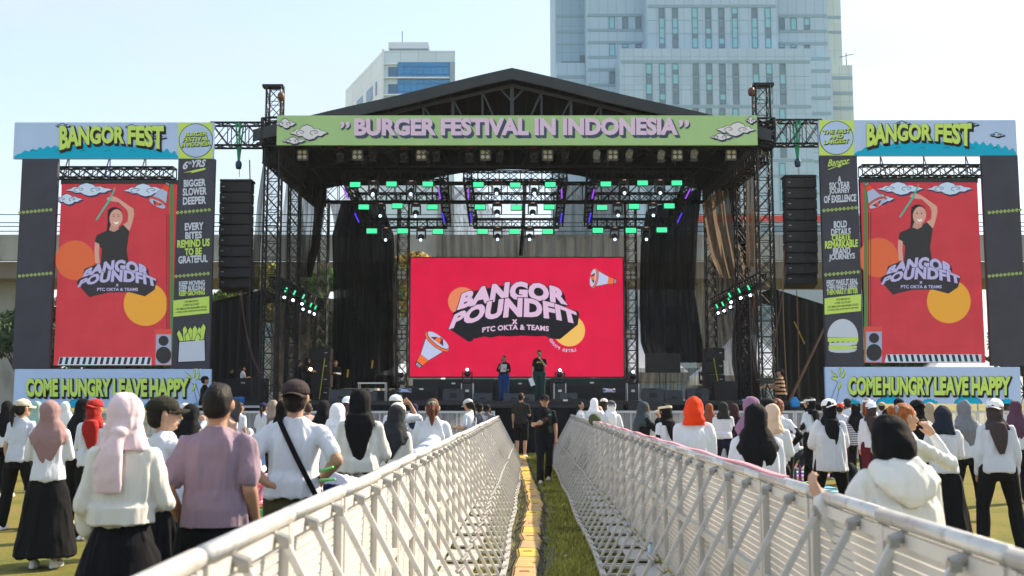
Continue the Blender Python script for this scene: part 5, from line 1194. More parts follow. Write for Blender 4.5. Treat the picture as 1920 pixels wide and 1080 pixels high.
# ================================================================ far background
def clad(name, rgb, w_=2.2, h_=2.0, rough=.45, mort=.03, k=.85):
    m = bpy.data.materials.new(name); m.use_nodes = True; N, L = m.node_tree.nodes, m.node_tree.links; b = N['Principled BSDF']; b.inputs['Roughness'].default_value = rough
    tc = N.new('ShaderNodeTexCoord'); mp = N.new('ShaderNodeMapping'); mp.inputs['Rotation'].default_value = (R(90), 0, 0)
    sp = N.new('ShaderNodeSeparateXYZ'); ad = N.new('ShaderNodeMath'); cm = N.new('ShaderNodeCombineXYZ')
    L.new(tc.outputs['Object'], sp.inputs[0]); L.new(sp.outputs[0], ad.inputs[0]); L.new(sp.outputs[1], ad.inputs[1]); L.new(ad.outputs[0], cm.inputs[0]); L.new(sp.outputs[2], cm.inputs[1])
    br = N.new('ShaderNodeTexBrick'); br.offset = 0; br.inputs['Scale'].default_value = 1; br.inputs['Brick Width'].default_value = w_; br.inputs['Row Height'].default_value = h_; br.inputs['Mortar Size'].default_value = mort; br.inputs['Mortar Smooth'].default_value = .2
    c = lin(rgb); br.inputs['Color1'].default_value = c+(1,); br.inputs['Color2'].default_value = tuple(x*.93 for x in c)+(1,); br.inputs['Mortar'].default_value = tuple(x*k*.72 for x in c)+(1,)
    L.new(cm.outputs[0], br.inputs[0]); L.new(br.outputs[0], b.inputs['Base Color']); return m
YT = 150.0
M_CL = clad('tower_cladding', (174, 200, 216), 1.35, 4.2); M_CL2 = clad('tower_cladding_shaded_blue', (150, 182, 200), 1.35, 4.2); M_CLW = clad('tower_cladding_sunlit', (196, 210, 208), 1.35, 4.2); M_BAND = mat('cladding_band', lin((138, 168, 182)), .5, var=.05); M_WIN = mat('window_glass_grey', lin((104, 136, 150)), .15, var=.1, vscale=.3, spec=.7); M_WINC = mat('window_blind_cyan', lin((135, 200, 212)), .25)  # warm sunlight and blue shade put into the colours of two cladding copies
bld = thing('tower_block', 'tall pale stepped tower block behind the right half of the stage', 'building', (P(1320, 300, YT).x, YT, 0)); bx = bld.location.x
def mass(x0, x1, ytop, Y, m, dep=22, nm='wall'):
    A, B = P(x0, 200, Y), P(x1, 200, Y); zt = P(1300, ytop, Y).z
    MB().box(((A.x+B.x)/2-bx, Y-YT+dep/2, zt/2), (B.x-A.x, dep, zt)).build(nm, m, bld); return Y
def band(x0, x1, y0, y1, Y, k=.09):
    A, B = P(x0, 200, Y), P(x1, 200, Y); z1, z0 = P(1300, y0, Y).z, P(1300, y1, Y).z
    MB().box(((A.x+B.x)/2-bx, Y-YT-k/2+.02, (z0+z1)/2), (B.x-A.x, k, z1-z0)).build('band', M_BAND, bld)
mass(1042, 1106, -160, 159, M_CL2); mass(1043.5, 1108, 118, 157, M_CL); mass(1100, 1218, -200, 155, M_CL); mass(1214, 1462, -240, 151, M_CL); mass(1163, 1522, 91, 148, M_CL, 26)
mass(1460, 1557, -180, 155, M_CL, 20); mass(1554, 1582.5, -170, 158, M_CLW, 24); mass(1558, 1600.5, 122, 156.5, M_CLW, 26); mass(1520, 1562, 108, 154, M_CL, 20)
for y in (27, 57, -20, -60): band(1043, 1098, y, y+5, 159)
for y in (82,): band(1043, 1098, y, y+2, 159)
band(1044, 1102, 141, 147, 157); band(1044, 1102, 170, 175, 157); band(1044, 1102, 196, 201, 157)
for y in (-22, 26, 54, 77, 105, 128, 157, 182): band(1103, 1214 if y < 90 else 1163, y, y+5, 155)
for y in (9, -60): band(1218, 1460, y, y+5.5, 151)
for y in (27, 56, 79, -20): band(1463, 1555, y, y+5.5, 155)
for y in (107, 130, 158, 181, 210, 240, 270, 300, 330, 360): band(1523, 1558, y, y+6, 154)
for y in (30, 58): band(1557, 1582, y, y+5, 158)
for y in (143, 172, 200, 230, 260, 290, 320, 350, 380): band(1561, 1600, y, y+6, 156.5)
for y in (113, 197, 298, 327): band(1165, 1521, y, y+5.5, 148)
for x0, x1, yy_, Y in ((1216, 1461, 38, 151), (1216, 1461, 62, 151), (1165, 1521, 143, 148), (1165, 1521, 168, 148), (1165, 1521, 258, 148)): band(x0, x1, yy_, yy_+.8, Y, .05)
rr = random.Random(8)
def strip(x, y0, y1, Y, wpx=10, n=3):
    A, B = P(x-wpx/2, (y0+y1)/2, Y), P(x+wpx/2, (y0+y1)/2, Y); z1, z0 = P(1300, y0, Y).z, P(1300, y1, Y).z; xm = (A.x+B.x)/2-bx; w_ = B.x-A.x
    f = MB(); yb = Y-YT
    for a in (-1, 1): f.box((xm+a*w_/2, yb-.04, (z0+z1)/2), (.08, .14, z1-z0))
    for k in range(n+1): f.box((xm, yb-.03, z0+(z1-z0)*k/n), (w_+.08, .12, .08))
    f = f.build('window', cmat((120, 140, 150)), bld)
    MB().box((xm, yb-.005, (z0+z1)/2), (w_-.06, .02, z1-z0-.06)).build('pane', M_WIN, f)
    for k in range(n):
        if rr.random() < .5:
            zz0 = z0+(z1-z0)*(k+rr.choice((0, .4)))/n+.05; zz1 = z0+(z1-z0)*(k+1)/n-.05
            MB().box((xm, yb-.022, (zz0+zz1)/2), (w_-.1, .012, zz1-zz0)).build('blind', M_WINC, f)
for x in (1241, 1266, 1303, 1328, 1353, 1378, 1415, 1440): strip(x, 15, 90, 151, n=4); strip(x, -70, -5, 151, n=4)
for x in (1217, 1242, 1267, 1305, 1330, 1355, 1380, 1418, 1443, 1468): strip(x, 120, 195, 148, 10.5, 4); strip(x, 204, 295, 148, 10.5, 4); strip(x, 306, 395, 148, 10.5, 4)
for x in (1147, 1172, 1197): strip(x, 32, 54, 155, n=1); 
for x in (1172, 1197): strip(x, 83, 89, 155, n=1)
strip(1148, 83, 105, 155, n=1); strip(1148, 135, 156, 155, n=1)
for x in (1466, 1488, 1513): strip(x, 34, 56, 155, n=1); strip(x, 84, 91, 155, n=1)
m_ = MB(); a = P(1587, 122, 157); m_.tube((a.x-bx, 7, a.z), (a.x-bx, 7, a.z+1.9), .06); m_.tube((a.x-bx-1, 7, a.z+1.2), (a.x-bx+1.2, 7, a.z+1.75), .05); m_.build('roof_aerial', M_TRUSS, bld)
m_ = MB(); a = P(1092, 112, 157.2); m_.box((a.x-bx, 7.5, a.z+.1), (.7, .5, 1.3)); m_.bar((a.x-bx-3.2, 7.5, a.z-.25), (a.x-bx, 7.5, a.z-.25), .12); m_.build('window_cleaning_cradle', cmat((110, 125, 135)), bld)
# ---- left building
YL = 140.0; c0 = P(718, 95, YL); bl = thing('office_block', 'pale office block with bright blue glass behind the left roof slope', 'building', (c0.x, YL, 0))
far = P(648, 172, YL*1.133); dx, dy = far.x-c0.x, far.y-YL; zt = c0.z; frontw = P(853, 150, YL).x-c0.x
WL = clad('office_panels', (205, 222, 228), 2.4, 2.3); WL2 = clad('office_side_panels', (232, 238, 240), 2.8, 2.4)
nrm = Vector((-dy, dx, 0)).normalized()
pl = [(0, 0), (frontw, 0), (frontw+dx, dy), (dx, dy)]
w1 = MB(); w1.add([(0, 0, 0), (frontw, 0, 0), (frontw, 0, zt), (0, 0, zt)], [(0, 1, 2, 3)]); w1.build('front_wall', WL, bl)
w1 = MB(); w1.add([(0, 0, 0), (0, 0, zt), (dx, dy, zt), (dx, dy, 0)], [(0, 1, 2, 3)]); w1.build('side_wall', WL2, bl)
w1 = MB(); w1.add([(frontw, 0, 0), (frontw+dx, dy, 0), (frontw+dx, dy, zt), (frontw, 0, zt)], [(0, 1, 2, 3)]); w1.build('hidden_wall', WL, bl)
w1 = MB(); w1.add([(0, 0, zt-.4), (frontw, 0, zt-.4), (frontw+dx, dy, zt-.4), (dx, dy, zt-.4)], [(0, 1, 2, 3)]); w1.build('roof', cmat((150, 160, 165)), bl)
def fr(x0, x1, y0, y1, m, nm, k=.1, par=None):
    A, B = P(x0, (y0+y1)/2, YL), P(x1, (y0+y1)/2, YL); z1, z0 = P(785, y0, YL).z, P(785, y1, YL).z
    return MB().box(((A.x+B.x)/2-c0.x, -k/2, (z0+z1)/2), (B.x-A.x, k, z1-z0)).build(nm, m, par or bl)
GB = mat('blue_curtain_glass', lin((20, 130, 190)), .12, var=.12, vscale=.25, spec=.8); GD = mat('dull_window_glass', lin((60, 110, 145)), .15, var=.15, vscale=.3, spec=.7); WT = cmat((225, 232, 235), .6)
for y0, y1 in ((117, 145.5), (149, 177.5), (181, 209)):
    f = fr(746, 842.5, y0, y1, GB, 'glass_wall', .12)
    m_ = MB()
    for q in range(9):
        X = P(746+96.5*q/8, 150, YL).x-c0.x; m_.box((X, -.15, (P(785, y0, YL).z+P(785, y1, YL).z)/2), (.05, .06, P(785, y0, YL).z-P(785, y1, YL).z))
    for q in (0.3, .8): m_.box((P(794, 150, YL).x-c0.x, -.15, P(785, y0+(y1-y0)*q, YL).z), (96.5/2000*YL, .06, .05))
    m_.build('mullions', cmat((60, 130, 170)), f)
    fr(728, 745.5, y0+9, y1, GD, 'window', .08)
fr(719, 843, 146, 148.5, WT, 'sill', .5); fr(719, 843, 178, 180.5, WT, 'sill', .5); fr(843.5, 853, 117, 230, cmat((150, 170, 180)), 'corner_column', .3); fr(719, 746, 118, 122, WT, 'sill', .3)
fr(716, 720, 95, 230, WT, 'corner_column', .6)
m_ = MB()
def side(t0, t1, z0, z1, m, nm):
    o = MB(); d = Vector((dx, dy, 0)); a, b = d*t0, d*t1; q = nrm*(.06 if nrm.x < 0 else -.06)
    o.add([a+q+Vector((0, 0, z0)), b+q+Vector((0, 0, z0)), b+q+Vector((0, 0, z1)), a+q+Vector((0, 0, z1))], [(0, 1, 2, 3)]); o.build(nm, m, bl)
for zr in (zt-5.4, zt-9.6, zt-13.8):
    for t0, t1 in ((.13, .17), (.24, .40), (.50, .66), (.76, .90)): side(t0, t1, zr, zr+1.9, GD, 'window')
A, B = P(729, 90, YL+5), P(803, 90, YL+5); z1 = P(766, 80, YL+5).z
MB().box(((A.x+B.x)/2-c0.x, 8, (zt+z1)/2-.2), (B.x-A.x-1.0, 6, z1-zt)).build('penthouse', WL, bl); MB().box(((A.x+B.x)/2-c0.x, 8, z1-.55), (B.x-A.x, 7, .9)).build('penthouse_cornice', WT, bl)
m_ = MB(); a = P(754, 80, YL+8); m_.tube((a.x-c0.x, 8, a.z-1), (a.x-c0.x, 8, a.z+1.7), .05); m_.build('roof_mast', M_TRUSS, bl)
m_ = MB(); a = P(837, 97, YL+3); m_.box((a.x-c0.x, 3, zt+.75), (1.1, .8, .1)); m_.bar((a.x-c0.x, 3, zt-.2), (a.x-c0.x, 3, zt+.75), .1); a = P(815, 97, YL+3); m_.tube((a.x-c0.x, 3, zt-.2), (a.x-c0.x, 3, zt+.7), .06); m_.build('roof_equipment', cmat((140, 150, 150)), bl)
# ---- elevated railway
YV = 75.0; v = thing('railway_viaduct', 'grey elevated railway viaduct crossing behind the whole stage', 'viaduct', (0, YV, 0))
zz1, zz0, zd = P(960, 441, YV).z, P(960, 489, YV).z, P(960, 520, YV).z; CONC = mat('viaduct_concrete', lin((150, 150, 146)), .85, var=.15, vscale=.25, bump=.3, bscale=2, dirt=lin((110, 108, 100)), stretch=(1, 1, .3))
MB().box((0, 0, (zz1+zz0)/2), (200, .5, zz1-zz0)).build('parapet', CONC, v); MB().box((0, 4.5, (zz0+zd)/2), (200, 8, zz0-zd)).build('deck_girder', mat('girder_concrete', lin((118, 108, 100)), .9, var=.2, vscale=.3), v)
for k in range(-8, 9): MB().box((k*6+1, -.28, (zz1+zz0)/2), (.12, .08, zz1-zz0-.1)).build('parapet_joint', CONC, v)
for k in (-5, -3, -1, 1, 3, 5):
    MB().box((k*13+2, 4.5, zd/2), (2.0, 3, zd)).build('pier', CONC, v)
m_ = MB()
for k in range(-8, 9): m_.tube((k*11+3, .5, zz1), (k*11+3, .5, zz1+3.2), .07)
m_.build('catenary_posts', M_TRUSS, v)
for i, (lab, y) in enumerate((('highest overhead railway wire', 405), ('second highest overhead railway wire', 420), ('second lowest overhead railway wire', 427), ('lowest overhead railway wire', 436))):
    m_ = MB(); z = P(960, y, YV).z; m_.tube((-60, YV-.6, z), (60, YV-.6, z), .035, n=5); setmeta(m_.build('overhead_wire', cmat((60, 75, 75))), lab+' above the viaduct parapet', 'wire', 'overhead railway wires')
tr0, tr1 = P(1300, 420, YV+3).x, P(1640, 420, YV+3).x; z0, z1 = P(1400, 446, YV+3).z, P(1400, 404, YV+3).z
t = thing('train', 'silver train with a red roof stripe on the viaduct', 'train', ((tr0+tr1)/2, YV+3, z0)); W_ = tr1-tr0
MB().box((0, 1.4, (z1-z0)/2), (W_, 2.8, z1-z0)).build('body', cmat((165, 178, 185), .4), t); MB().box((0, -.03, z1-z0-.24), (W_-.1, .06, .42)).build('red_stripe', cmat((225, 70, 50), .5), t)
for k in range(7): MB().box((-W_/2+W_*(k+.5)/7, -.03, (z1-z0)*.42), (W_/7-.35, .04, .5)).build('window', M_WIN, t)
# distant low blocks seen beneath the deck
for lab, a, b, y, c_ in (('pale low building seen under the viaduct at the right', 1180, 1640, 520, (170, 186, 196)), ('beige low building under the viaduct left of the screen', 380, 760, 560, (150, 156, 150)), ('low building behind the middle of the stage', 760, 1180, 540, (140, 145, 145))):
    A, B = P(a, 560, 95), P(b, 560, 95); zt_ = P(1300, y, 95).z; t = thing('low_building', lab, 'building', ((A.x+B.x)/2, 95, 0), group='low buildings beyond the viaduct')
    MB().box((0, 5, zt_/2), (B.x-A.x, 10, zt_)).build('wall', clad('low_wall_%d' % c_[0], c_, 4, 3), t)
    for k in range(8): MB().box((-(B.x-A.x)/2+(B.x-A.x)*(k+.5)/8, -.03, zt_*.72), ((B.x-A.x)/12, .06, zt_*.14)).build('window', M_WIN, t)
# ---- white pagoda tents
def tent(label, px, ytop, half_, yb, Y):
    p = P(px, yb, Y); hz = P(px, ytop, Y).z-p.z; hw = half_/2000*Y; t = thing('pagoda_tent', label, 'tent', (p.x, Y, 0), group='white peaked tents behind the stage')
    vs = []; n = 8
    for j in range(n+1):
        u = j/n; r = hw*(u**1.35*.97+.03); z = p.z+hz*(1-u)**1.0
        vs += [(-r, -r, z), (r, -r, z), (r, r, z), (-r, r, z)]
    fs = [(j*4+i, j*4+(i+1) % 4, j*4+4+(i+1) % 4, j*4+4+i) for j in range(n) for i in range(4)]+[(0, 1, 2, 3)]
    m_ = MB(); m_.add(vs, fs); m_.build('canopy', cmat((222, 226, 232), .6, var=.06), t)
    m_ = MB(); m_.box((0, -hw, p.z-.2), (hw*2, .04, .4)); m_.box((0, hw, p.z-.2), (hw*2, .04, .4)); m_.box((-hw, 0, p.z-.2), (.04, hw*2-.1, .4)); m_.box((hw, 0, p.z-.2), (.04, hw*2-.1, .4)); m_.build('valance', cmat((225, 228, 232), .6, var=.06), t)
    for a in (-1, 1):
        for b in (-1, 1): MB().tube((a*hw*.96, b*hw*.96, 0), (a*hw*.96, b*hw*.96, p.z), .05).build('leg', M_ALU, t)
tent('white peaked tent just right of the red screen', 1196, 597, 82, 700, 48); tent('white peaked tent behind the right speaker stack', 1396, 602, 90, 706, 49); tent('white peaked tent low behind the left tower of the screen', 770, 670, 60, 705, 49)
tent('white peaked tent half hidden beyond the right side screen', 1790, 640, 75, 700, 52)
# ---- trees
LEAF = {}
def leafmat(rgb):
    k = 'leaf_%d_%d' % (rgb[0], rgb[1])
    if k in MATS: return MATS[k]
    m = mat(k, lin(rgb), .7, var=.55, vscale=1.2, spec=.2); return m
def tree(label, px, ytop, ybot, rpx, Y, rgb, n=5200, seed=1):
    p = P(px, ytop, Y); zt_ = p.z; zb_ = max(1.6, P(px, ybot, Y).z); R_ = rpx/2000*Y; rg_ = np.random.RandomState(seed); t = thing('tree', label, 'tree', (p.x, Y, 0), group='trees behind the stage')
    m_ = MB(); m_.tube((0, 0, 0), (.1, 0, zb_+(zt_-zb_)*.35), .28, .16, n=10)
    cl = []
    for k in range(11):
        a = rg_.rand()*6.28; rr_ = R_*(.25+.6*rg_.rand()); z = zb_+(zt_-zb_)*(.12+.74*rg_.rand()); c = np.array([rr_*math.cos(a)*(1.1-.6*abs((z-zb_)/(zt_-zb_)-.45)), rr_*math.sin(a), z]); cl.append((c, (.30+.22*rg_.rand())*R_))
        m_.tube((.05, 0, zb_*.8), tuple(c*np.array([.8, .8, .95])), .09, .03, n=6)
    m_.build('trunk', mat('bark', (.07, .05, .035), .9, var=.3), t)
    V = []; per = n//len(cl)
    for c, r in cl:
        d = rg_.randn(per, 3); d /= np.linalg.norm(d, axis=1)[:, None]; q = c+d*(r*(.55+.5*rg_.rand(per)))[:, None]*np.array([1, 1, .8]); s_ = .10+.13*rg_.rand(per)
        u = rg_.randn(per, 3); u /= np.linalg.norm(u, axis=1)[:, None]; w_ = np.cross(u, d); w_ /= (np.linalg.norm(w_, axis=1)[:, None]+1e-6)
        V.append(np.stack([q-u*s_[:, None], q+w_*s_[:, None]*.5, q+u*s_[:, None], q-w_*s_[:, None]*.5], 1))
    V = np.concatenate(V).reshape(-1, 3); me = bpy.data.meshes.new('crown'); me.from_pydata(V.tolist(), [], [(4*i, 4*i+1, 4*i+2, 4*i+3) for i in range(len(V)//4)]); link_mesh('crown', me, leafmat(rgb), t)
tree('green tree beside the left inner column banner', 425, 505, 640, 62, 56, (96, 118, 52), seed=2); tree('yellowish tree behind the second left tower', 525, 482, 640, 50, 58, (134, 128, 58), seed=3)
tree('dark green tree behind the rear left tower', 590, 500, 660, 60, 56, (78, 104, 50), seed=4); tree('golden topped tree left of the red screen', 785, 452, 600, 50, 60, (176, 146, 60), seed=5)
tree('green tree peeping left of the screen tower', 728, 462, 640, 34, 54, (104, 122, 60), seed=6); tree('deep green tree behind the low left truss lamps', 640, 540, 700, 60, 54, (60, 86, 44), seed=7)
tree('dark tree under the left red screen', 230, 640, 720, 110, 52, (40, 62, 36), seed=8); tree('dark tree under the outer left banner', 60, 560, 720, 90, 54, (46, 70, 38), seed=9)
tree('dark tree peeping under the right red screen', 1700, 640, 720, 100, 54, (48, 74, 44), seed=10); tree('reddish green tree at the right end behind the banners', 1880, 560, 710, 70, 56, (70, 84, 44), seed=11); tree('small dark tree behind the right enclosure', 1600, 660, 720, 50, 58, (60, 80, 46), seed=12, n=2500)
# ================================================================ walkway barriers
M_BAR = mat('barrier_aluminium', (.64, .63, .61), .42, .45, var=.10, vscale=6, dirt=(.45, .42, .38)); M_BAR2 = mat('barrier_panel', (.64, .62, .58), .5, .25, var=.10, vscale=2.5, stretch=(1, 1, .3)); M_BOLT = mat('bolt_steel', (.38, .37, .35), .5, .7)
ML = 1.05
def make_barrier(sg):
    """origin under the top rail; the bracing legs run towards sg*x"""
    t = thing('crowd_barrier', None, 'barrier'); g = .006
    MB().tube((0, g, 1.18), (0, ML-g, 1.18), .030, n=12).build('top_rail', M_BAR, t, True)
    m_ = MB()
    for y in (.03, ML-.03): m_.box((0, y, .60), (.035, .05, 1.10))
    for z in (.08, .62, 1.12): m_.box((0, ML/2, z), (.03, ML-.02, .05))
    m_.build('panel_frame', M_BAR2, t)
    m_ = MB(); n = 26
    for k in range(n): m_.box((-.022*sg, ML/2, .115+k*(1.0/n)), (.012, ML-.04, .032))
    m_.build('louvred_panel', M_BAR2, t)
    for y in (ML*.25, ML*.75):
        s_ = MB(); a, b = Vector((.035*sg, y, 1.14)), Vector((.62*sg, y, .05)); s_.bar(a, b, .030, .026)
        s_ = s_.build('brace', M_BAR, t, bevel=.004)
        k = MB(); k.tube((.0, y, 1.14), (.06*sg, y, 1.12), .022, .02, n=10); k.box((.05*sg, y, 1.112), (.035, .04, .032)); k.build('bracket', M_BOLT, s_)
        c = a.lerp(b, .62); k = MB(); k.tube(c+Vector((-.01*sg, -.03, -.02)), c+Vector((.03*sg, .025, .01)), .016, n=8); k.build('bolt', M_BOLT, s_)
        k = MB(); k.tube((.61*sg, y-.02, .07), (.65*sg, y+.02, .085), .012, n=8); k.build('foot_bolt', M_BOLT, s_)
    m_ = MB(); m_.box((.63*sg, ML/2, .03), (.05, ML-.012, .05)); m_.build('foot_rail', M_BAR, t)
    for y in (.05, ML*.5, ML-.05): MB().box((.31*sg, y, .035), (.60, .04, .03)).build('floor_bar', M_BAR2, t)
    MB().box((.20*sg, ML*.5, .062), (.30, ML*.62, .02)).build('floor_plate', M_BAR, t, bevel=.003)
    return t
protos = {1: make_barrier(1), -1: make_barrier(-1)}
rr = random.Random(2); ordn = lambda k: '%d%s' % (k, 'th' if 10 <= k % 100 <= 20 else {1: 'st', 2: 'nd', 3: 'rd'}.get(k % 10, 'th'))
def put_line(sg, xs, y0, n, side):
    first = True; y = y0
    for k in range(n):
        xa, xb = xs(y), xs(y+ML); o = protos[sg] if first else copy_tree(protos[sg]); first = False
        o.location = (xa, y, rr.uniform(-.004, .004)); o.rotation_euler = (0, R(rr.uniform(-.5, .5)), -math.atan2(xb-xa, ML)); y += ML
        o['label'] = 'silver braced barrier of the %s row, %s from the camera end' % (side, ordn(k+1)); o['group'] = 'crowd barriers along the walkway'
put_line(1, lambda y: float(np.interp(y, [0, 2.5, 6, 10, 18, 28], [-.90, -.86, -.79, -.71, -.55, -.36]))+.012*math.sin(y*1.3), .9, 26, 'left')
put_line(-1, lambda y: float(np.interp(y, [0, 4, 8, 13, 22, 30], [1.37, 1.39, 1.44, 1.50, 1.60, 1.66]))+.014*math.sin(y*1.1+1), .9, 28, 'right')
t = thing('pink_ribbon', 'long pink ribbon taped along the right barrier rail', 'ribbon', (1.45, 5.6, 1.215)); m_ = MB(); pts = [(float(np.interp(y, [5.6, 8, 13, 22], [1.41, 1.44, 1.50, 1.58]))-1.45+.01, y-5.6, .006*math.sin(y*4)) for y in np.linspace(5.6, 20, 60)]
for a, b in zip(pts[:-1], pts[1:]): m_.bar(a, b, .035, .012)
m_.build('ribbon', cmat((225, 150, 165), .6), t)
# leaning loose panels at the far end of the right row
for lab, y in (('loose flat barrier gate leaning at the far right row', 23.5), ('second loose gate leaning behind the far right row', 24.8)):
    t = thing('loose_gate', lab, 'gate', (1.16, y, 0), R(-4), 'loose gates by the far barriers'); rot = Matrix.Rotation(R(28), 3, 'Y')
    m_ = MB()
    for yy_ in (0, .9): m_.box(rot @ Vector((0, yy_, .62))+Vector((-.05, 0, 0)), (.04, .04, 1.25), rot)
    for z in (.02, 1.22): m_.box(rot @ Vector((0, .45, z))+Vector((-.05, 0, 0)), (.04, .86, .04), rot)
    m_.build('frame', M_BOLT, t); MB().box(rot @ Vector((.0, .45, .62))+Vector((-.05, 0, 0)), (.01, .86, 1.16), rot).build('panel', M_BAR2, t)
# ---- cross fences
NET_W = netmat('white_fence_net', (205, 208, 214), .55, .8, 2.0)
fence_frame = cmat((205, 205, 208), .5)
def fence(x0, x1, Y, side, h=1.32, sign=False):
    n = max(1, round((x1-x0)/2.1)); wd = (x1-x0)/n
    for k in range(n):
        t = thing('mesh_fence', 'white mesh fence panel before the %s half of the stage, %s from the walkway' % (side, ordn(k+1 if side == 'right' else n-k)), 'fence', (x0+wd*(k+.5), Y, 0), group='mesh fence panels before the stage')
        m_ = MB()
        for a in (-1, 1): m_.box((a*(wd/2-.03), 0, h/2), (.05, .04, h))
        for z in (.06, h*.55, h-.03): m_.box((0, -.003, z), (wd-.11, .04, .06 if z > 1 else .035))
        for q in (-.25, .0, .25): m_.box((wd*q, .004, h*.5), (.03, .025, h-.12))
        m_.build('frame', fence_frame, t); m_ = MB(); m_.add([(-wd/2+.05, .03, .06), (wd/2-.05, .03, .06), (wd/2-.05, .03, h-.05), (-wd/2+.05, .03, h-.05)], [(0, 1, 2, 3)]); m_.build('mesh', NET_W, t)
        if sign and k in (1, 2, 3, 5):
            MB().box((wd*.3, -.035, h-.18), (.42, .01, .17)).build('small_sign', cmat((225, 225, 235)), t); m_ = MB()
            for q in range(3): m_.add([(wd*.3-.13+q*.075, -.044, h-.23), (wd*.3-.09+q*.075, -.044, h-.23), (wd*.3-.04+q*.075, -.044, h-.14), (wd*.3-.08+q*.075, -.044, h-.14)], [(0, 1, 2, 3)])
            m_.build('red_stripes', cmat((200, 50, 90)), t)
fence(-14.8, -.45, 28.6, 'left'); fence(1.75, 15.6, 29.2, 'right', sign=True)
# ---- cable ramp along the walkway
rampm = [mat('ramp_yellow_%d' % i, c, .55, var=.18, vscale=7, dirt=(.25, .17, .08), bump=.2, bscale=30) for i, c in enumerate(((.52, .34, .12), (.60, .42, .07), (.44, .30, .14)))]
ctr = lambda y: float(np.interp(y, [4, 8, 9.76, 12, 14.5, 16, 18, 22, 26, 30], [.10, .085, .105, .20, .26, .35, .34, .30, .27, .25]))
y = 4.4; k = 0; y_end = 30
while y < y_end:
    w_ = .27; L_ = .60 if k % 3 else .66; xa, xb = ctr(y), ctr(y+L_)
    t = thing('cable_ramp', 'worn yellow cable cover on the walkway, %s from the camera' % ordn(k+1), 'cable cover', ((xa+xb)/2, y+L_/2, .012), -math.atan2(xb-xa, L_)+R(rr.uniform(-5, 5)), 'yellow cable covers along the walkway')
    zt_ = .062
    MB().prism([(-w_/2, -L_/2+.004, 0), (w_/2, -L_/2+.004, 0), (w_/2-.035, -L_/2+.004, zt_), (-w_/2+.035, -L_/2+.004, zt_)], (0, L_-.008, 0)).build('lid', rampm[k % 3 if rr.random() < .7 else 1], t, bevel=.006)
    m_ = MB()
    for a in (-1, 1): m_.prism([(a*w_/2, -L_/2, 0), (a*(w_/2+.05), -L_/2, 0), (a*(w_/2-.008), -L_/2, .045), (a*(w_/2-.01), -L_/2, .04)][::a], (0, L_, 0))
    for q in range(7):
        m_.box((-w_/2+.045, -L_/2+.05+q*L_/7, zt_+.003), (.012, .03, .006))
    m_.build('rubber_edges', cmat((40, 38, 36), .8), t)
    if k % 2 == 0: m_ = MB(); m_.box((0, L_*.1, zt_+.003), (.09, .05, .004)); m_.build('worn_print', cmat((150, 100, 40)), t)
    y += L_+rr.uniform(0, .02); k += 1
m_ = MB(); ys = np.linspace(3.5, 30, 110)
for a, b in zip(ys[:-1], ys[1:]):
    def e(yy_): 
        wl = .27+.04*math.sin(yy_*2.1); wr = .24+.05*math.sin(yy_*1.7+1); return ctr(yy_)-wl, ctr(yy_)+wr
    (l0, r0), (l1, r1) = e(a), e(b); z = lambda q: .010+.006*math.sin(q*7)
    m_.add([(l0, a, z(a)), (r0, a, z(a+1)), (r1, b, z(b+1)), (l1, b, z(b))], [(0, 1, 2, 3)])
setmeta(m_.build('ground_sheet', mat('grey_ground_cloth', (.13, .115, .095), .9, var=.3, vscale=4, bump=.6, bscale=12)), 'long grey cloth strip lying under the yellow cable covers', 'ground cloth')
setmeta(MB().path([(ctr(q)-.23+.02*math.sin(q*3), q, .028) for q in np.linspace(4, 29, 90)], .012).build('cable', cmat((28, 28, 30))), 'thin black cable lying left of the yellow covers', 'cable', 'cables on the walkway')
setmeta(MB().path([(ctr(q)-.27+.03*math.sin(q*2), q, .027) for q in np.linspace(4, 29, 90)], .009).build('cable', cmat((120, 118, 112))), 'thin grey cable at the foot of the left barriers', 'cable', 'cables on the walkway')
# small scraps of paper dropped on the grass
for i, (px, py) in enumerate(((1052, 905), (1038, 948), (1085, 990), (1022, 1006), (1060, 1040), (1012, 930))):
    Y = 1.61*2000/(py-750); t_ = MB(); t_.add([(-.02, -.015, .03), (.025, -.01, .034), (.018, .02, .03), (-.015, .016, .04)], [(0, 1, 2, 3)]); o = t_.build('paper_scrap', cmat((205, 205, 200))); o.location = (P(px, py, Y).x, Y, 0); o.rotation_euler = (0, 0, i)
    setmeta(o, 'small pale scrap dropped on the walkway grass, %s from the camera' % ('sixth', 'fourth', 'third', 'second', 'nearest', 'fifth')[i] if px != 1022 else 'small pale scrap dropped close beside the cable covers', 'scrap', 'paper scraps on the walkway grass')
# litter & bottles
def bottle(label, x, y, rgb=(190, 215, 235), h=.21, lying=False, grp='plastic water bottles on the barrier floor', z=.072, cap=(230, 240, 250), alpha=True):
    t = thing('bottle', label, 'bottle', (x, y, z+(.03 if lying else 0)), 0, grp); m = mat('bottle_plastic_%d_%d' % rgb[:2], lin(rgb), .12, spec=.8) if alpha else cmat(rgb, .4)
    rot = Matrix.Rotation(R(90), 3, 'X') if lying else None
    MB().lathe([(.028, 0), (.031, .02), (.027, h*.4), (.031, h*.55), (.028, h*.8), (.012, h*.92), (.012, h*.95)], 14, rot=rot).build('bottle_body', m, t, True); MB().lathe([(.015, h*.95), (.015, h)], 12, rot=rot).build('cap', cmat(cap, .4), t)
for lab, x, y in (('water bottle standing on the right barrier floor nearest the camera', 1.18, 6.4), ('pair of water bottles, taller left one, on the right barrier floor', 1.20, 7.7), ('water bottle with blue cap on the right barrier floor, middle one', 1.25, 8.3), ('water bottle further along the right barrier floor', 1.3, 10.2), ('farthest water bottle on the right barrier floor', 1.33, 12.4)): bottle(lab, x, y, cap=(60, 130, 220))
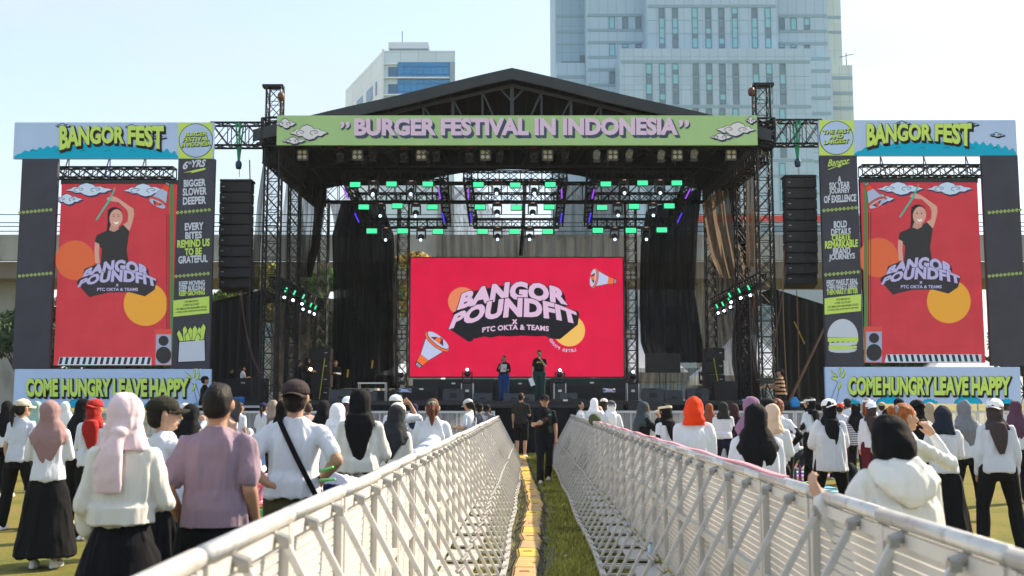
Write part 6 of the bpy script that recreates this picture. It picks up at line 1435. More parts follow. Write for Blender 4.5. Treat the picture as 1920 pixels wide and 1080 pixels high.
bottle('clear bottle lying at the foot of the left barriers', .02, 20.5, lying=True, z=.0); bottle('blue bottle lying beside the far cable covers', .06, 24.5, (120, 160, 220), lying=True, z=0)
bottle('tall purple bottle standing on the mats at the right', P(1500, 890, 21).x, 21, (150, 40, 150), .34, grp='bottles on the mats', z=.02, cap=(70, 50, 120), alpha=False); bottle('dark green bottle beside the purple bottle', P(1493, 890, 21.2).x-.02, 21.2, (60, 80, 90), .24, grp='bottles on the mats', z=.02, cap=(40, 60, 60), alpha=False)
# yoga mats
matsL = [(1440, 872, 21.5, (235, 120, 150)), (1470, 896, 20, (90, 190, 235)), (1430, 905, 18.0, (240, 140, 170)), (1620, 900, 19.2, (150, 220, 220)), (1660, 890, 20.5, (240, 150, 175)), (1470, 876, 24, (150, 200, 210)), (1500, 860, 27, (230, 130, 150)), (1640, 905, 17.2, (235, 235, 225)),
        (1560, 880, 23, (170, 120, 190)), (1600, 870, 25.5, (130, 200, 215)), (480, 900, 17, (230, 90, 140)), (500, 880, 19.5, (130, 190, 220)), (470, 870, 22, (240, 200, 90)), (340, 890, 19, (200, 90, 130)), (600, 880, 21, (120, 180, 160)), (1400, 870, 23, (120, 190, 170)), (1700, 880, 22.5, (120, 170, 220))]
cn = {0: 'rose', 1: 'sky blue'}
for i, (px, py, Y, rgb) in enumerate(matsL):
    o = MB().box((0, 0, .006), (1.75, .6, .010)).build('exercise_mat', cmat(rgb, .85, bump=.3, bscale=120)); o.location = (P(px, py, Y).x, Y, .003); o.rotation_euler = (0, 0, R(rr.uniform(-8, 8)))
    nn = {(235, 120, 150): 'rose', (90, 190, 235): 'bright blue', (240, 140, 170): 'pink', (150, 220, 220): 'pale turquoise', (240, 150, 175): 'light pink', (150, 200, 210): 'grey blue', (230, 130, 150): 'dusty rose', (235, 235, 225): 'off white', (170, 120, 190): 'lilac', (130, 200, 215): 'aqua', (230, 90, 140): 'deep pink', (130, 190, 220): 'light blue', (240, 200, 90): 'yellow', (200, 90, 130): 'raspberry', (120, 180, 160): 'sea green', (120, 190, 170): 'mint green', (120, 170, 220): 'cornflower blue'}[rgb]
    setmeta(o, '%s exercise mat on the grass %s of the walkway' % (nn, 'left' if px < 960 else 'right'), 'exercise mat', 'exercise mats on the grass')
def bag(label, px, py, Y, rgb, s=.36, z=0, rz=0):
    x = P(px, py, Y).x; t = thing('backpack', label, 'bag', (x, Y, z), rz, 'bags on the ground'); S = SM(); S.rings([(0, 0, .0, s*.42, s*.28), (0, 0, s*.5, s*.45, s*.3), (0, 0, s*.95, s*.34, s*.22), (0, 0, s*1.15, s*.15, s*.12)], pw=2.8); S.rings([(0, -s*.28, .03, s*.3, s*.1), (0, -s*.3, s*.5, s*.3, s*.12)], pw=3)
    link_mesh('pack', S.mesh('pack', .016, folds=.02, seed=int(px)), fab(rgb), t); m_ = MB(); m_.path([(s*.1*math.cos(a), 0, s*1.15+s*.14*math.sin(a)) for a in np.linspace(0, 3.14, 8)], .012); m_.build('handle', fab((30, 30, 32)), t)
bag('black backpack on the grass behind the man with the strap', 490, 935, 8.2, (24, 25, 28), .5); bag('black backpack at the feet of the pair at the right', 1592, 880, 19.5, (22, 23, 26), .42); bag('dark backpack worn low by the crouching person at the right', 1492, 850, 25.4, (32, 32, 34), .42, .25)
bag('dark tote bag between the two near people at the left', 345, 985, 7.2, (30, 32, 36), .55); bag('pale pouch on a mat beside the bright cords', 480, 875, 17.5, (225, 225, 230), .26)
def coil(label, px, py, Y, rgb, r=.16):
    x = P(px, py, Y).x; m_ = MB(); pts = [(x+r*(1+.1*math.sin(a*3))*math.cos(a), Y+r*math.sin(a), .03+.05*abs(math.sin(a*.7))) for a in np.linspace(0, 18, 70)]; setmeta(m_.path(pts, .012).build('skipping_rope', cmat(rgb, .5)), label, 'rope', 'ropes on the mats')
coil('green cord coiled on the mats at the left', 482, 872, 15, (70, 200, 140), .2); coil('blue cord loop on the mats at the left', 470, 895, 14, (60, 110, 200), .14)
def stick(label, p, q, rgb=(110, 225, 120)):
    t = thing('drumstick', label, 'exercise stick', p, group='bright exercise sticks'); p, q = Vector(p), Vector(q); MB().tube((0, 0, 0), q-p, .011, .008, n=8).build('stick', cmat(rgb, .5), t, True); return t
stick('green stick lying on the right mats', (P(1480, 890, 20).x, 20, .04), (P(1500, 890, 20.3).x, 20.4, .04)); stick('second green stick lying on the right mats', (P(1520, 890, 20).x, 20.6, .04), (P(1540, 890, 20.3).x, 21, .04)); stick('teal stick on the mats at the left', (P(500, 890, 16).x, 16, .04), (P(520, 890, 16.3).x, 16.2, .04), (60, 190, 180))
# things on the grass just before the left half of the stage
t = thing('blue_tarpaulin_bag', 'bright blue bag on a dark crate at the right stage foot', 'bag', (P(1490, 740, 31.4).x, 31.4, 1.40)); S = SM(); S.rings([(0, 0, 0, .14, .1), (0, 0, .15, .16, .11), (0, 0, .3, .05, .05)]); link_mesh('sack', S.mesh('sack', .015, folds=.02, seed=2), cmat((50, 140, 210)), t)
t = thing('equipment_crate', 'dark crate holding the bright blue bag beside the striped cameraman', 'crate', (P(1490, 740, 31.4).x, 31.4, .852)); MB().box((0, 0, .27), (.4, .4, .54)).build('body', M_BLACK, t, bevel=.01); MB().box((0, -.204, .3), (.16, .008, .05)).build('handle', M_ALU, t)
t = thing('equipment_table', 'pale low table with blue bins left of the stage foot', 'table', (P(430, 755, 31).x, 31, 0)); MB().box((0, 0, 1.42), (2.4, .7, .06)).build('table_top', cmat((170, 175, 180)), t)
for a in (-1.1, 1.1): MB().box((a, 0, .7), (.05, .6, 1.38)).build('leg', M_ALU, t)
for i, (lab, px) in enumerate((('blue tub with a black lid on the pale table, left one', 408), ('blue tub with a black lid on the pale table, middle one', 428), ('blue tub with a black lid on the pale table, right one', 448))):
    t = thing('tub', lab, 'tub', (P(px, 755, 30.9).x, 30.9, 1.452), group='blue tubs by the stage foot'); MB().lathe([(.13, 0), (.16, .22), (.165, .24)], 18).build('bowl', cmat((30, 110, 190), .4), t, True); MB().lathe([(.1, .245), (.1, .27)], 16).build('lid', M_BLACK, t)
t = thing('camera_platform', 'dark low platform under the striped shirt cameraman', 'platform', (P(1460, 755, 31.2).x, 31.2, 0)); MB().box((0, .4, .82), (1.9, 1.2, .06)).build('top', M_BLACK, t)
for a in (-.85, .85):
    for b in (0, .85): MB().box((a, b, .39), (.06, .06, .78)).build('leg', M_TRUSS, t)
# ================================================================ people of the scene
W1, W2, W3 = (210, 213, 221), (209, 207, 199), (200, 205, 218)
BK, CH, NV = (17, 18, 21), (38, 40, 44), (22, 26, 48)
ARMS['phone_up'] = ((.24, .22, 1.34), (.20, .40, 1.40), (-.15, .2, 1)); ARMS['support'] = ((.28, .20, 1.16), (.20, .42, 1.33), (-.3, .3, 1))
ARMS['hip_back'] = ((.27, -.12, 1.12), (.13, -.13, 1.0), (-.9, .1, -.3)); ARMS['hip_wide'] = ((.29, -.16, 1.15), (.175, -.02, 1.02), (-.55, .45, -.7)); ARMS['pocket'] = ((.235, -.06, 1.08), (.19, .07, .90), (-.3, .6, -.7))
ARMS['restrail'] = ((.32, -.02, 1.10), (.40, -.02, 1.25), (.35, .25, .9)); ARMS['nose'] = ((.19, .27, 1.18), (.06, .235, 1.405), (-.15, -.5, .75)); ARMS['cellhold'] = ((.26, .16, 1.18), (.08, .30, 1.33), (-.4, .2, .9))
def strap_fn(col, sgn=1, w_=.035, bag_=None, x1=.17, z1=.93):
    def f(root, U, Hd, hands, K):
        pts = []
        for i in range(15):                             # over the back, from one shoulder to the other hip
            t = i/14; x = sgn*(-.085*(1-t)+x1*t); z = 1.40*(1-t)+z1*t; y = -(.075+.062*math.sin(min(1, t*1.5)*1.57))-.004
            pts.append(U(x, y, z))
        pts = [U(sgn*-.08, .06, 1.40)]+pts; m_ = MB()
        for a, b in zip(pts[:-1], pts[1:]): m_.bar(a, b, w_*K, .006) if False else m_.add([a+Vector((w_*.4, 0, w_*.3*sgn)), a-Vector((w_*.4, 0, w_*.3*sgn)), b-Vector((w_*.4, 0, w_*.3*sgn)), b+Vector((w_*.4, 0, w_*.3*sgn)), a+Vector((w_*.4, -.006, w_*.3*sgn)), a-Vector((w_*.4, .006, w_*.3*sgn)), b-Vector((w_*.4, .006, w_*.3*sgn)), b+Vector((w_*.4, -.006, w_*.3*sgn))], [(0, 1, 2, 3), (7, 6, 5, 4), (0, 4, 5, 1), (1, 5, 6, 2), (2, 6, 7, 3), (3, 7, 4, 0)])
        m_.build('shoulder_strap', fab(col), root)
    return f
def watch_fn(col=(20, 20, 22), sgn=1):
    def f(root, U, Hd, hands, K):
        sh, e, wv, dv = hands[sgn]; a = Vector(e)*.12+Vector(wv)*.88; b = Vector(e)*.05+Vector(wv)*.95; MB().tube(U(*a), U(*b), .031*K, .030*K, n=14).build('wrist_watch', fab(col), root, True)
    return f
def glasses_fn():
    def f(root, U, Hd, hands, K):
        for s_ in (1, -1): MB().box(Hd(.034*s_, .102, 1.545), (.05*K, .012, .034*K)).build('sunglass_lens', mat('dark_glass', (.008, .009, .012), .08, spec=.6), root, bevel=.006)
        m_ = MB(); m_.bar(Hd(-.015, .106, 1.552), Hd(.015, .106, 1.552), .006)
        m_.build('sunglass_bridge', mat('dark_glass', (.008, .009, .012), .08, spec=.6), root)
    return f
def seq(*fs):
    def f(*a):
        for g in fs: g(*a)
    return f
def held(name, label, cat, person_, sgn, build_):
    """a separate thing in a person's hand; build_ gets the world hand position"""
    pass
def handpos(p, arm, side, H, male=False, off=.08, lean=0):
    e, wv, dv = ARMS[arm]; v = Vector((wv[0]*side, wv[1], wv[2]))+Vector((dv[0]*side, dv[1], dv[2])).normalized()*off
    return p.matrix_basis @ (v*(H/1.65))
T0 = 'crowd of exercisers'
# ---------- near left
pA = person('woman in a pale pink headscarf and cream long sleeved top, nearest at the left', 236, 5.7, top=741, shirt=(212, 209, 200), head=('hijab', (222, 198, 203), 'tied'), lower=('skirt', (17, 18, 22), .08), arms=('relaxed', 'belly'), wide=1.04, hem=.975, sex='f')
pC = person('man in a mauve t-shirt with short dark hair, seen from behind', 408, 6.1, top=722, sex='m', skin=0, shirt=(142, 122, 136), sleeve='short', head=('hair', (26, 20, 17), 'short'), lower=('shorts', (18, 19, 22)), arms=('pocket', 'relaxed'), hem=.88, fit=1.06, wide=1.0, legs='wide')
pD = person('man in a white t-shirt and brown cap with a diagonal black strap', 553, 7.4, top=716, sex='m', skin=0, shirt=W1, sleeve='short', head=('cap', (58, 48, 48), 'short', (26, 20, 17), True), lower=('pants', (72, 70, 48)), arms=('hip_back', 'hip_wide'), hem=.91, fit=1.06, wide=1.02, extra=seq(strap_fn(BK, 1), watch_fn()))
pB = person('woman in a dark olive cap holding up a phone', 306, 7.0, top=747, skin=1, shirt=W1, sleeve='elbow', head=('cap', (46, 44, 36), 'short', (24, 18, 15), False), lower=('pleated', (17, 18, 22), .44), arms=('support', 'phone_up'), rot=-38, turn=-30, hem=.95, fit=1.06, wide=1.0, fingers=True, extra=watch_fn())
hp = handpos(pB, 'phone_up', 1, 1.62, off=.10); t = thing('phone', 'dark phone held up by the woman in the olive cap', 'phone', hp+Vector((0, .03, .03)), R(-20)); MB().box((0, 0, .04), (.078, .011, .16)).build('phone_body', mat('phone_shell', (.05, .05, .06), .3), t, bevel=.004); MB().box((0, .007, .04), (.068, .003, .145)).build('phone_screen', mat('phone_glass', (.02, .02, .03), .1), t)
pE = person('woman with a long black headscarf ending in a point, cream top', 676, 9.8, top=731, shirt=(213, 211, 203), head=('hijab', (19, 19, 21), 'tail'), lower=('pants', BK), arms=('down', 'belly'), hem=.93, fit=1.08, wide=1.05)
pF = person('woman with a charcoal headscarf leaning forward beside the pointed scarf', 733, 10.8, top=758, shirt=W2, head=('hijab', (44, 46, 50), 'cape'), lower=('pants', BK), arms=('front', 'front'), lean=14, rot=-18, hem=.88)
pG = person('woman in a white top with auburn ponytail and green hair clip', 811, 12.4, top=748, shirt=(214, 216, 220), sleeve='elbow', head=('hair', (96, 54, 34), 'ponytail'), lower=('pants', NV), arms=('front', 'front'), hem=.85, fit=1.12, wide=1.08,
  extra=lambda root, U, Hd, hands, K: link_mesh('hair_clip', (lambda S: (S.ell((0, 0, 0), (.055, .02, .028)), S.mesh('hair_clip', .01, folds=.01, seed=4))[1])(SM(lambda v: Hd(v.x, v.y-.115, v.z+1.60))), cmat((125, 165, 150)), root))
# stooping people
def stooper(label, px, Y, shirt, lower, lean, **k): return person(label, px, Y, shirt=shirt, lower=lower, lean=lean, **k)
stooper('bent over person in a white shirt and navy shorts beside the strap man', 622, 8.2, (212, 216, 240), ('shorts', (22, 28, 72)), 92, H=1.60, rot=-12, sleeve='short', head=('hair', (25, 20, 18), 'short'), arms=('down', 'down'), hem=.86, fit=1.15, nod=-20)
t = stick('pair of light green sticks held low, upper one', tuple(P(600, 884, 7.2)), tuple(P(624, 876, 7.0))); stick('pair of light green sticks held low, lower one', tuple(P(600, 901, 7.2)), tuple(P(628, 899, 7.0)))
stooper('stooping person in a white and blue jersey behind the left barrier', 775, 11.6, (222, 226, 246), ('pants', NV), 66, H=1.55, rot=-20, sleeve='long', head=('hijab', W1, 'wrap'), arms=('down', 'down'), hem=.86)
# ---------- mid left crowd: (label, px, Y, top, rot, shirt, sleeve, head, lower, arms, kw)
L = [
 ('person in a bright red cap with neck flap and white shirt', 176, 12.6, 750, 0, W1, 'long', ('cap', (165, 38, 34), 'hijab', (160, 34, 30), True), ('pants', BK), ('front', 'front'), {}),
 ('person in a black headscarf left of the red cap', 152, 14, 748, 0, W3, 'long', ('hijab', BK, 'cape'), ('pants', BK), ('down', 'down'), {}),
 ('woman with a pale grey scarf raising a hand beside the phone', 343, 14.5, 757, -50, W3, 'long', ('hijab', (205, 200, 200), 'wrap'), ('pants', BK), ('down', 'face'), {}),
 ('woman with a black scarf behind the raised phone', 352, 11.5, 758, -15, W3, 'long', ('hijab', BK, 'cape'), ('pants', BK), ('front', 'front'), {}),
 ('woman with a white scarf and long dark hair tail near the pale table', 425, 20, 752, -10, W3, 'short', ('hijab', (200, 196, 204), 'wrap'), ('pants', BK), ('down', 'down'), {}),
 ('dark haired woman in a white tee left of the strap man', 446, 21, 754, -20, W1, 'short', ('hair', (22, 17, 16), 'long'), ('pants', BK), ('front', 'down'), {}),
 ('woman in a taupe headscarf holding out a hand, far left centre', 509, 19, 751, -60, (118, 104, 98), 'long', ('hijab', (150, 134, 124), 'wrap'), ('pants', BK), ('front', 'reach'), {}),
 ('person with a black headscarf and dark straps beside the cap man', 529, 15, 751, 0, W1, 'short', ('hijab', BK, 'wrap'), ('pants', BK), ('front', 'front'), {}),
 ('child in a beige top right of the cap man', 577, 20, 756, 20, (196, 170, 160), 'long', ('hair', (60, 44, 36), 'short'), ('pants', (60, 60, 66)), ('down', 'down'), {}),
 ('woman wholly in black seen over the white scarf', 606, 16, 752, -12, (20, 20, 23), 'long', ('hijab', BK, 'cape'), ('skirt', BK), ('front', 'front'), {}),
 ('woman in a pure white headscarf and white shirt', 631, 12.4, 757, 0, W1, 'long', ('hijab', (238, 238, 246), 'cape'), ('pants', BK), ('front', 'front'), {'wide': 1.1}),
 ('woman in a white cap over a mauve scarf', 651, 17, 745, -10, W1, 'short', ('cap', (235, 238, 245), 'hijab', (98, 78, 86), True), ('pants', BK), ('down', 'down'), {}),
 ('woman in a white cap touching its brim with a raised arm', 741, 15.5, 742, -30, W1, 'elbow', ('cap', (232, 230, 228), 'short', (26, 20, 18), False), ('pants', BK), ('down', 'visor'), {}),
 ('woman in a pale pink cap with dark scarf leaning forward', 733, 12.5, 754, -25, W3, 'short', ('cap', (232, 216, 214), 'hijab', (44, 38, 40), False), ('pants', BK), ('front', 'front'), {'lean': 14}),
 ('woman in a light grey cap with a crossbody bag strap facing left', 882, 20.5, 749, 55, W1, 'short', ('cap', (205, 202, 198), 'ponytail', (24, 18, 16), False), ('pants', BK), ('front', 'front'), {'nod': 15, 'extra': strap_fn(BK, -1)}),
 ('person in a black cap behind the bag strap woman', 899, 23.5, 757, 20, (90, 95, 110), 'short', ('cap', BK, 'short', (24, 18, 16), False), ('pants', BK), ('front', 'front'), {}),
 ('long haired woman in a black cap looking down at the barrier end', 915, 26.5, 758, 165, (118, 122, 130), 'long', ('cap', (24, 26, 30), 'long', (50, 30, 24), False), ('pants', BK), ('front', 'front'), {'nod': 28}),
 ('woman crouching near the left mats in a white shirt', 470, 17, None, -30, W1, 'long', ('hijab', W1, 'wrap'), ('pants', (190, 150, 170)), ('front', 'front'), {'H': 1.6, 'legs': 'squat'}),
 ('woman in a plain white shirt at the outer left edge', 95, 10.5, 752, 5, W1, 'long', ('hijab', (150, 120, 120), 'cape'), ('skirt', BK), ('front', 'front'), {}),
 ('woman in a beige cap at the outer left edge', 40, 13.5, 750, -10, W3, 'short', ('cap', (200, 190, 170), 'ponytail', (30, 22, 20), False), ('pants', BK), ('down', 'hip'), {}),
 # right
 ('dark haired girl in white facing right beyond the right barrier', 1089, 27.8, 753, -120, W1, 'short', ('hair', (18, 15, 15), 'long'), ('pants', BK), ('front', 'front'), {}),
 ('woman in a bright white headscarf by the far right barrier', 1113, 24.5, 747, -25, W1, 'long', ('hijab', (236, 238, 246), 'wrap'), ('pants', BK), ('front', 'face'), {}),
 ('woman in a cream cap half hidden between two scarves', 1130, 25.5, 748, -50, W1, 'long', ('cap', (225, 220, 210), 'hijab', (50, 36, 36), False), ('pants', BK), ('front', 'front'), {}),
 ('woman with a grey and white headscarf near the right barrier', 1146, 21.5, 752, 0, W1, 'elbow', ('cap', (72, 74, 80), 'hijab', (232, 234, 240), True), ('pants', BK), ('front', 'front'), {}),
 ('woman with a teal grey scarf and black sleeves facing right', 1202, 17.5, 753, -70, (22, 23, 27), 'long', ('hijab', (58, 68, 74), 'cape'), ('pants', NV), ('down', 'face'), {}),
 ('woman in a cream sun visor and black scarf with black sleeves', 1252, 15, 757, 30, W1, 'short', ('visor', (228, 208, 178), 'hijab', (22, 20, 22), False), ('pants', BK), ('down', 'front'), {'undersleeve': BK}),
 ('woman in a vivid orange headscarf and white long shirt', 1300, 11.4, 746, 0, W1, 'long', ('hijab', (226, 62, 20), 'hood'), ('pants', BK), ('down', 'down'), {'fit': 1.12, 'wide': 1.1, 'hem': .74}),
 ('woman with a dark green scarf, white tee and navy skirt', 1357, 19.5, 754, 0, W1, 'short', ('hijab', (40, 44, 42), 'wrap'), ('pants', NV), ('front', 'front'), {'undersleeve': BK, 'hem': .95}),
 ('person in a dark maroon scarf behind the navy skirt', 1377, 21.5, 757, -10, (30, 28, 30), 'long', ('hijab', (60, 38, 44), 'wrap'), ('pants', BK), ('front', 'front'), {}),
 ('woman in a mauve headscarf behind the big black scarf', 1411, 12, 745, -10, (40, 36, 44), 'long', ('hijab', (138, 104, 134), 'cape'), ('pants', BK), ('front', 'front'), {}),
 ('person in a black cap looking sideways beside the mauve scarf', 1440, 13.5, 748, -55, W1, 'short', ('cap', (24, 25, 27), 'short', (22, 17, 16), False), ('pants', BK), ('down', 'front'), {}),
 ('woman with auburn ponytail, white top and black sleeves, hand on hip', 1459, 14.5, 748, -20, W1, 'short', ('hair', (110, 54, 28), 'ponytail'), ('pants', BK), ('down', 'hip_wide'), {'undersleeve': BK, 'hem': .82}),
 ('woman in a beige headscarf near the black cap', 1449, 11.8, 760, -20, W1, 'long', ('hijab', (205, 180, 160), 'wrap'), ('pants', BK), ('front', 'front'), {}),
 ('woman in a white visor over black scarf with long black trousers', 1522, 20.8, 745, 40, W1, 'short', ('visor', (224, 224, 220), 'hijab', BK, False), ('wide', BK), ('belly', 'front'), {'undersleeve': BK, 'hem': 1.0}),
 ('woman in a white cap over a long black scarf, oversized white tee', 1555, 13.6, 750, 0, W1, 'elbow', ('cap', (240, 238, 238), 'hijab', (22, 23, 28), True), ('pants', BK), ('front', 'front'), {'hem': .74, 'fit': 1.15, 'wide': 1.12, 'legs': 'wide'}),
 ('person in a dark headscarf and red trousers behind the striped top', 1576, 22.5, 757, 0, W3, 'short', ('cap', (200, 56, 36), 'short', (28, 20, 18), True), ('pants', (140, 20, 30)), ('front', 'front'), {}),
 ('person in a dark grey cap behind the red cap', 1590, 24.5, 748, -30, W1, 'short', ('cap', (50, 52, 58), 'short', (28, 20, 18), False), ('pants', CH), ('front', 'front'), {}),
 ('woman in a black and white striped tunic with black scarf', 1606, 21.0, 759, 0, (222, 222, 226), 'short', ('hijab', (20, 20, 22), 'cape'), ('leggings', BK), ('front', 'front'), {'stripes': ((26, 26, 34), .034, .5), 'hem': .80, 'fit': 1.12, 'shoes': (25, 25, 28)}),
 ('woman in a white cap over a brown scarf right of the stripes', 1634, 18, 755, -10, W1, 'long', ('cap', (228, 232, 244), 'hijab', (66, 56, 56), True), ('pants', (90, 30, 40)), ('down', 'down'), {}),
 ('woman in a white visor with loose orange hair', 1629, 21, 747, -30, W1, 'short', ('visor', (236, 238, 240), 'long', (150, 78, 36), False), ('pants', CH), ('down', 'down'), {}),
 ('person in black with a dark cap beyond the ginger hair', 1687, 19, 748, -20, (24, 25, 28), 'short', ('cap', BK, 'hijab', BK, True), ('pants', BK), ('front', 'front'), {}),
 ('person in a black scarf low behind the ginger haired woman', 1668, 13, 765, 0, W1, 'long', ('hijab', BK, 'wrap'), ('pants', BK), ('front', 'front'), {'H': 1.5}),
 ('person in a black cap and scarf with white tee at the right', 1722, 13.5, 751, -15, W1, 'short', ('cap', (28, 30, 34), 'hijab', (20, 20, 22), True), ('pants', BK), ('front', 'front'), {}),
 ('woman with a navy scarf and pale tee at the right photo edge', 1766, 12, 763, 0, W1, 'elbow', ('hijab', (36, 44, 58), 'wrap'), ('skirt', BK), ('front', 'front'), {}),
 ('woman in a white tee and grey scarf further to the right', 1812, 14.5, 752, 8, W1, 'short', ('hijab', (120, 122, 130), 'cape'), ('pants', BK), ('front', 'hip'), {}),
 ('woman in a white cap at the far right of the crowd', 1868, 11.5, 750, -6, W3, 'long', ('cap', (236, 236, 236), 'hijab', (70, 60, 64), True), ('pants', BK), ('down', 'down'), {}),
 ('person in black crouching with a backpack on the grass', 1484, 25, None, -60, (225, 228, 232), 'long', ('cap', BK, 'short', BK, False), ('pants', (38, 42, 52)), ('front', 'front'), {'H': 1.6, 'legs': 'squat'}),
]
for lab, px, Y, top, rot, shc, sl2, head, lower, arms, kw in L:
    kw = dict(kw); rq = random.Random(lab); kw.setdefault('lean', rq.uniform(-1, 6)); kw.setdefault('turn', rq.uniform(-28, 28)); kw.setdefault('twist', rq.uniform(-8, 8)); kw.setdefault('nod', rq.uniform(-4, 8)); kw.setdefault('legs', rq.choice(('stand', 'stand', 'wide', 'walk')))
    person(lab, px, Y, top=top, rot=rot, shirt=shc, sleeve=sl2, head=head, lower=lower, arms=arms, skin=len(lab) % 3, **kw)
# more of the seated and standing exercisers between the rows
for lab, px, Y, top, rot, shc, head, kw in (
 ('woman sitting low on a mat behind the left net, white scarf', 470, 23, None, -40, W1, ('hijab', (200, 200, 208), 'wrap'), {'H': 1.55, 'legs': 'squat'}),
 ('woman crouching by the pale pouch in a blue scarf', 498, 20, None, 30, (150, 170, 210), ('hijab', (70, 90, 140), 'wrap'), {'H': 1.55, 'legs': 'squat'}),
 ('woman in a navy cap between the taupe scarf and the strap man', 493, 24, 756, -15, W3, ('cap', (34, 40, 70), 'ponytail', (24, 18, 16), False), {}),
 ('woman in a grey scarf by the left net near the pale table', 404, 24, 757, 10, W1, ('hijab', (130, 126, 134), 'cape'), {}),
 ('woman in a lilac scarf behind the white cap and mauve scarf', 664, 22, 756, 0, W1, ('hijab', (170, 150, 186), 'wrap'), {}),
 ('woman in a dark blue scarf left of the auburn ponytail', 777, 24, 757, -15, W3, ('hijab', (36, 46, 78), 'cape'), {}),
 ('woman in a rust scarf behind the right net', 1330, 25, 757, 0, W1, ('hijab', (140, 74, 50), 'cape'), {}),
 ('woman in a white cap just left of the striped tunic', 1583, 26, 755, 15, W1, ('cap', (230, 230, 232), 'ponytail', (26, 20, 18), False), {}),
 ('woman in a sand scarf behind the navy scarf at the right edge', 1744, 20, 755, 0, W1, ('hijab', (176, 156, 134), 'cape'), {}),
 ('woman crouching on the mats near the purple bottle', 1545, 22, None, -30, W1, ('hijab', (30, 30, 34), 'wrap'), {'H': 1.55, 'legs': 'squat'}),
 ('woman in a tan cap near the far right net', 1655, 26, 755, -20, W3, ('cap', (176, 156, 120), 'short', (26, 20, 18), False), {}),
 ('woman in a plum scarf at the outer right', 1905, 17, 752, 0, W1, ('hijab', (90, 60, 80), 'cape'), {}),
 ('woman in a black scarf at the outer left behind the beige cap', 12, 18, 752, 0, W1, ('hijab', BK, 'cape'), {}),
 ('woman in a mint scarf at the outer left between two caps', 68, 19, 753, 0, W3, ('hijab', (150, 186, 176), 'cape'), {}),
 ('woman in a white scarf at the outer left beside the dusty scarf', 122, 22, 754, 0, W1, ('hijab', (226, 226, 230), 'cape'), {})):
    person(lab, px, Y, top=top, rot=rot, shirt=shc, sleeve='long', head=head, lower=('pants', BK if len(lab) % 2 else NV), arms=('front', 'down') if len(lab) % 3 else ('front', 'front'), skin=len(lab) % 3, turn=(len(lab)*7) % 40-20, **kw)
# ---------- near right
person('woman in a large black headscarf and loose white shirt by the right barrier', 1417, 8.5, top=758, shirt=W1, head=('hijab', (20, 21, 24), 'cape'), lower=('pants', BK), arms=('front', 'down'), hem=.84, fit=1.12, wide=1.16)
pH = person('woman in a white hooded jacket and black headscarf, nearest at the right', 1682, 4.9, H=1.535, shirt=(216, 215, 210), head=('hijab', (17, 17, 20), 'hood'), lower=('pants', BK), arms=('restrail', 'front'), hem=.80, fit=1.16, wide=1.14, shirt_name='hooded_jacket', turn=-12, lean=6, rot=10, fingers=True,
  extra=lambda root, U, Hd, hands, K: link_mesh('hood', (lambda S: (S.rings([(0, -.165, 1.20, .03, .02), (0, -.15, 1.26, .12, .05), (0, -.115, 1.33, .17, .075), (0, -.07, 1.39, .155, .09), (0, -.04, 1.43, .12, .085), (0, -.03, 1.445, .09, .07)]), S.mesh('hood', .012, folds=.014, seed=9))[1])(SM(lambda v: U(v.x, v.y, v.z))), fab((216, 215, 210)), root))
pI = person('ginger haired woman in profile touching her nose, grey scrunchie', 1697, 8.2, top=758, rot=-66, turn=-14, skin=1, shirt=(214, 216, 214), head=('hair', (150, 84, 40), 'bun'), lower=('pants', BK), arms=('down', 'nose'), fit=1.05, fingers=True,
  extra=lambda root, U, Hd, hands, K: link_mesh('scrunchie', (lambda S: (S.ell((0, 0, 0), (.05, .02, .045)), S.mesh('scrunchie', .008, folds=.012, seed=4))[1])(SM(lambda v: Hd(v.x, v.y-.085, v.z+1.60))), cmat((140, 138, 150)), root))
# ---------- on the walkway
def fanny(root, U, Hd, hands, K):
    m_ = MB(); pts = [U(-.12, .09, 1.38), U(-.04, .135, 1.26), U(.06, .15, 1.14), U(.15, .13, 1.04)]
    for a, b in zip(pts[:-1], pts[1:]): m_.bar(a, b, .03, .008)
    m_.build('chest_strap', fab((30, 26, 26)), root); S = SM(lambda v: U(v.x, v.y, v.z)); S.limb([(-.02, .165, 1.20), (.07, .175, 1.13), (.15, .15, 1.08)], [.04, .06, .045]); link_mesh('waist_bag', S.mesh('waist_bag', .012, folds=.006), fab((62, 46, 44)), root)
    MB().box(U(-.10, .125, 1.285), (.05, .008, .03)).build('chest_badge', cmat((40, 170, 150)), root)
person('man in a black polo shirt and cap walking towards the camera', 1021, 21, top=741, sex='m', rot=180, skin=0, shirt=(22, 22, 25), sleeve='short', head=('cap', (20, 22, 28), 'short', BK, False), lower=('pants', (18, 20, 26)), arms=('down', 'front'), legs='walk', shoes=(210, 200, 185), hem=.93, extra=fanny, group='people on the walkway')
person('young man in black shorts standing with his back turned near the stage', 977, 30.2, top=737, sex='m', rot=-14, skin=1, shirt=(46, 42, 40), sleeve='short', head=('hair', (40, 28, 22), 'short'), lower=('shorts', (20, 20, 23)), arms=('down', 'front'), shoes=(230, 230, 228), group='people on the walkway')
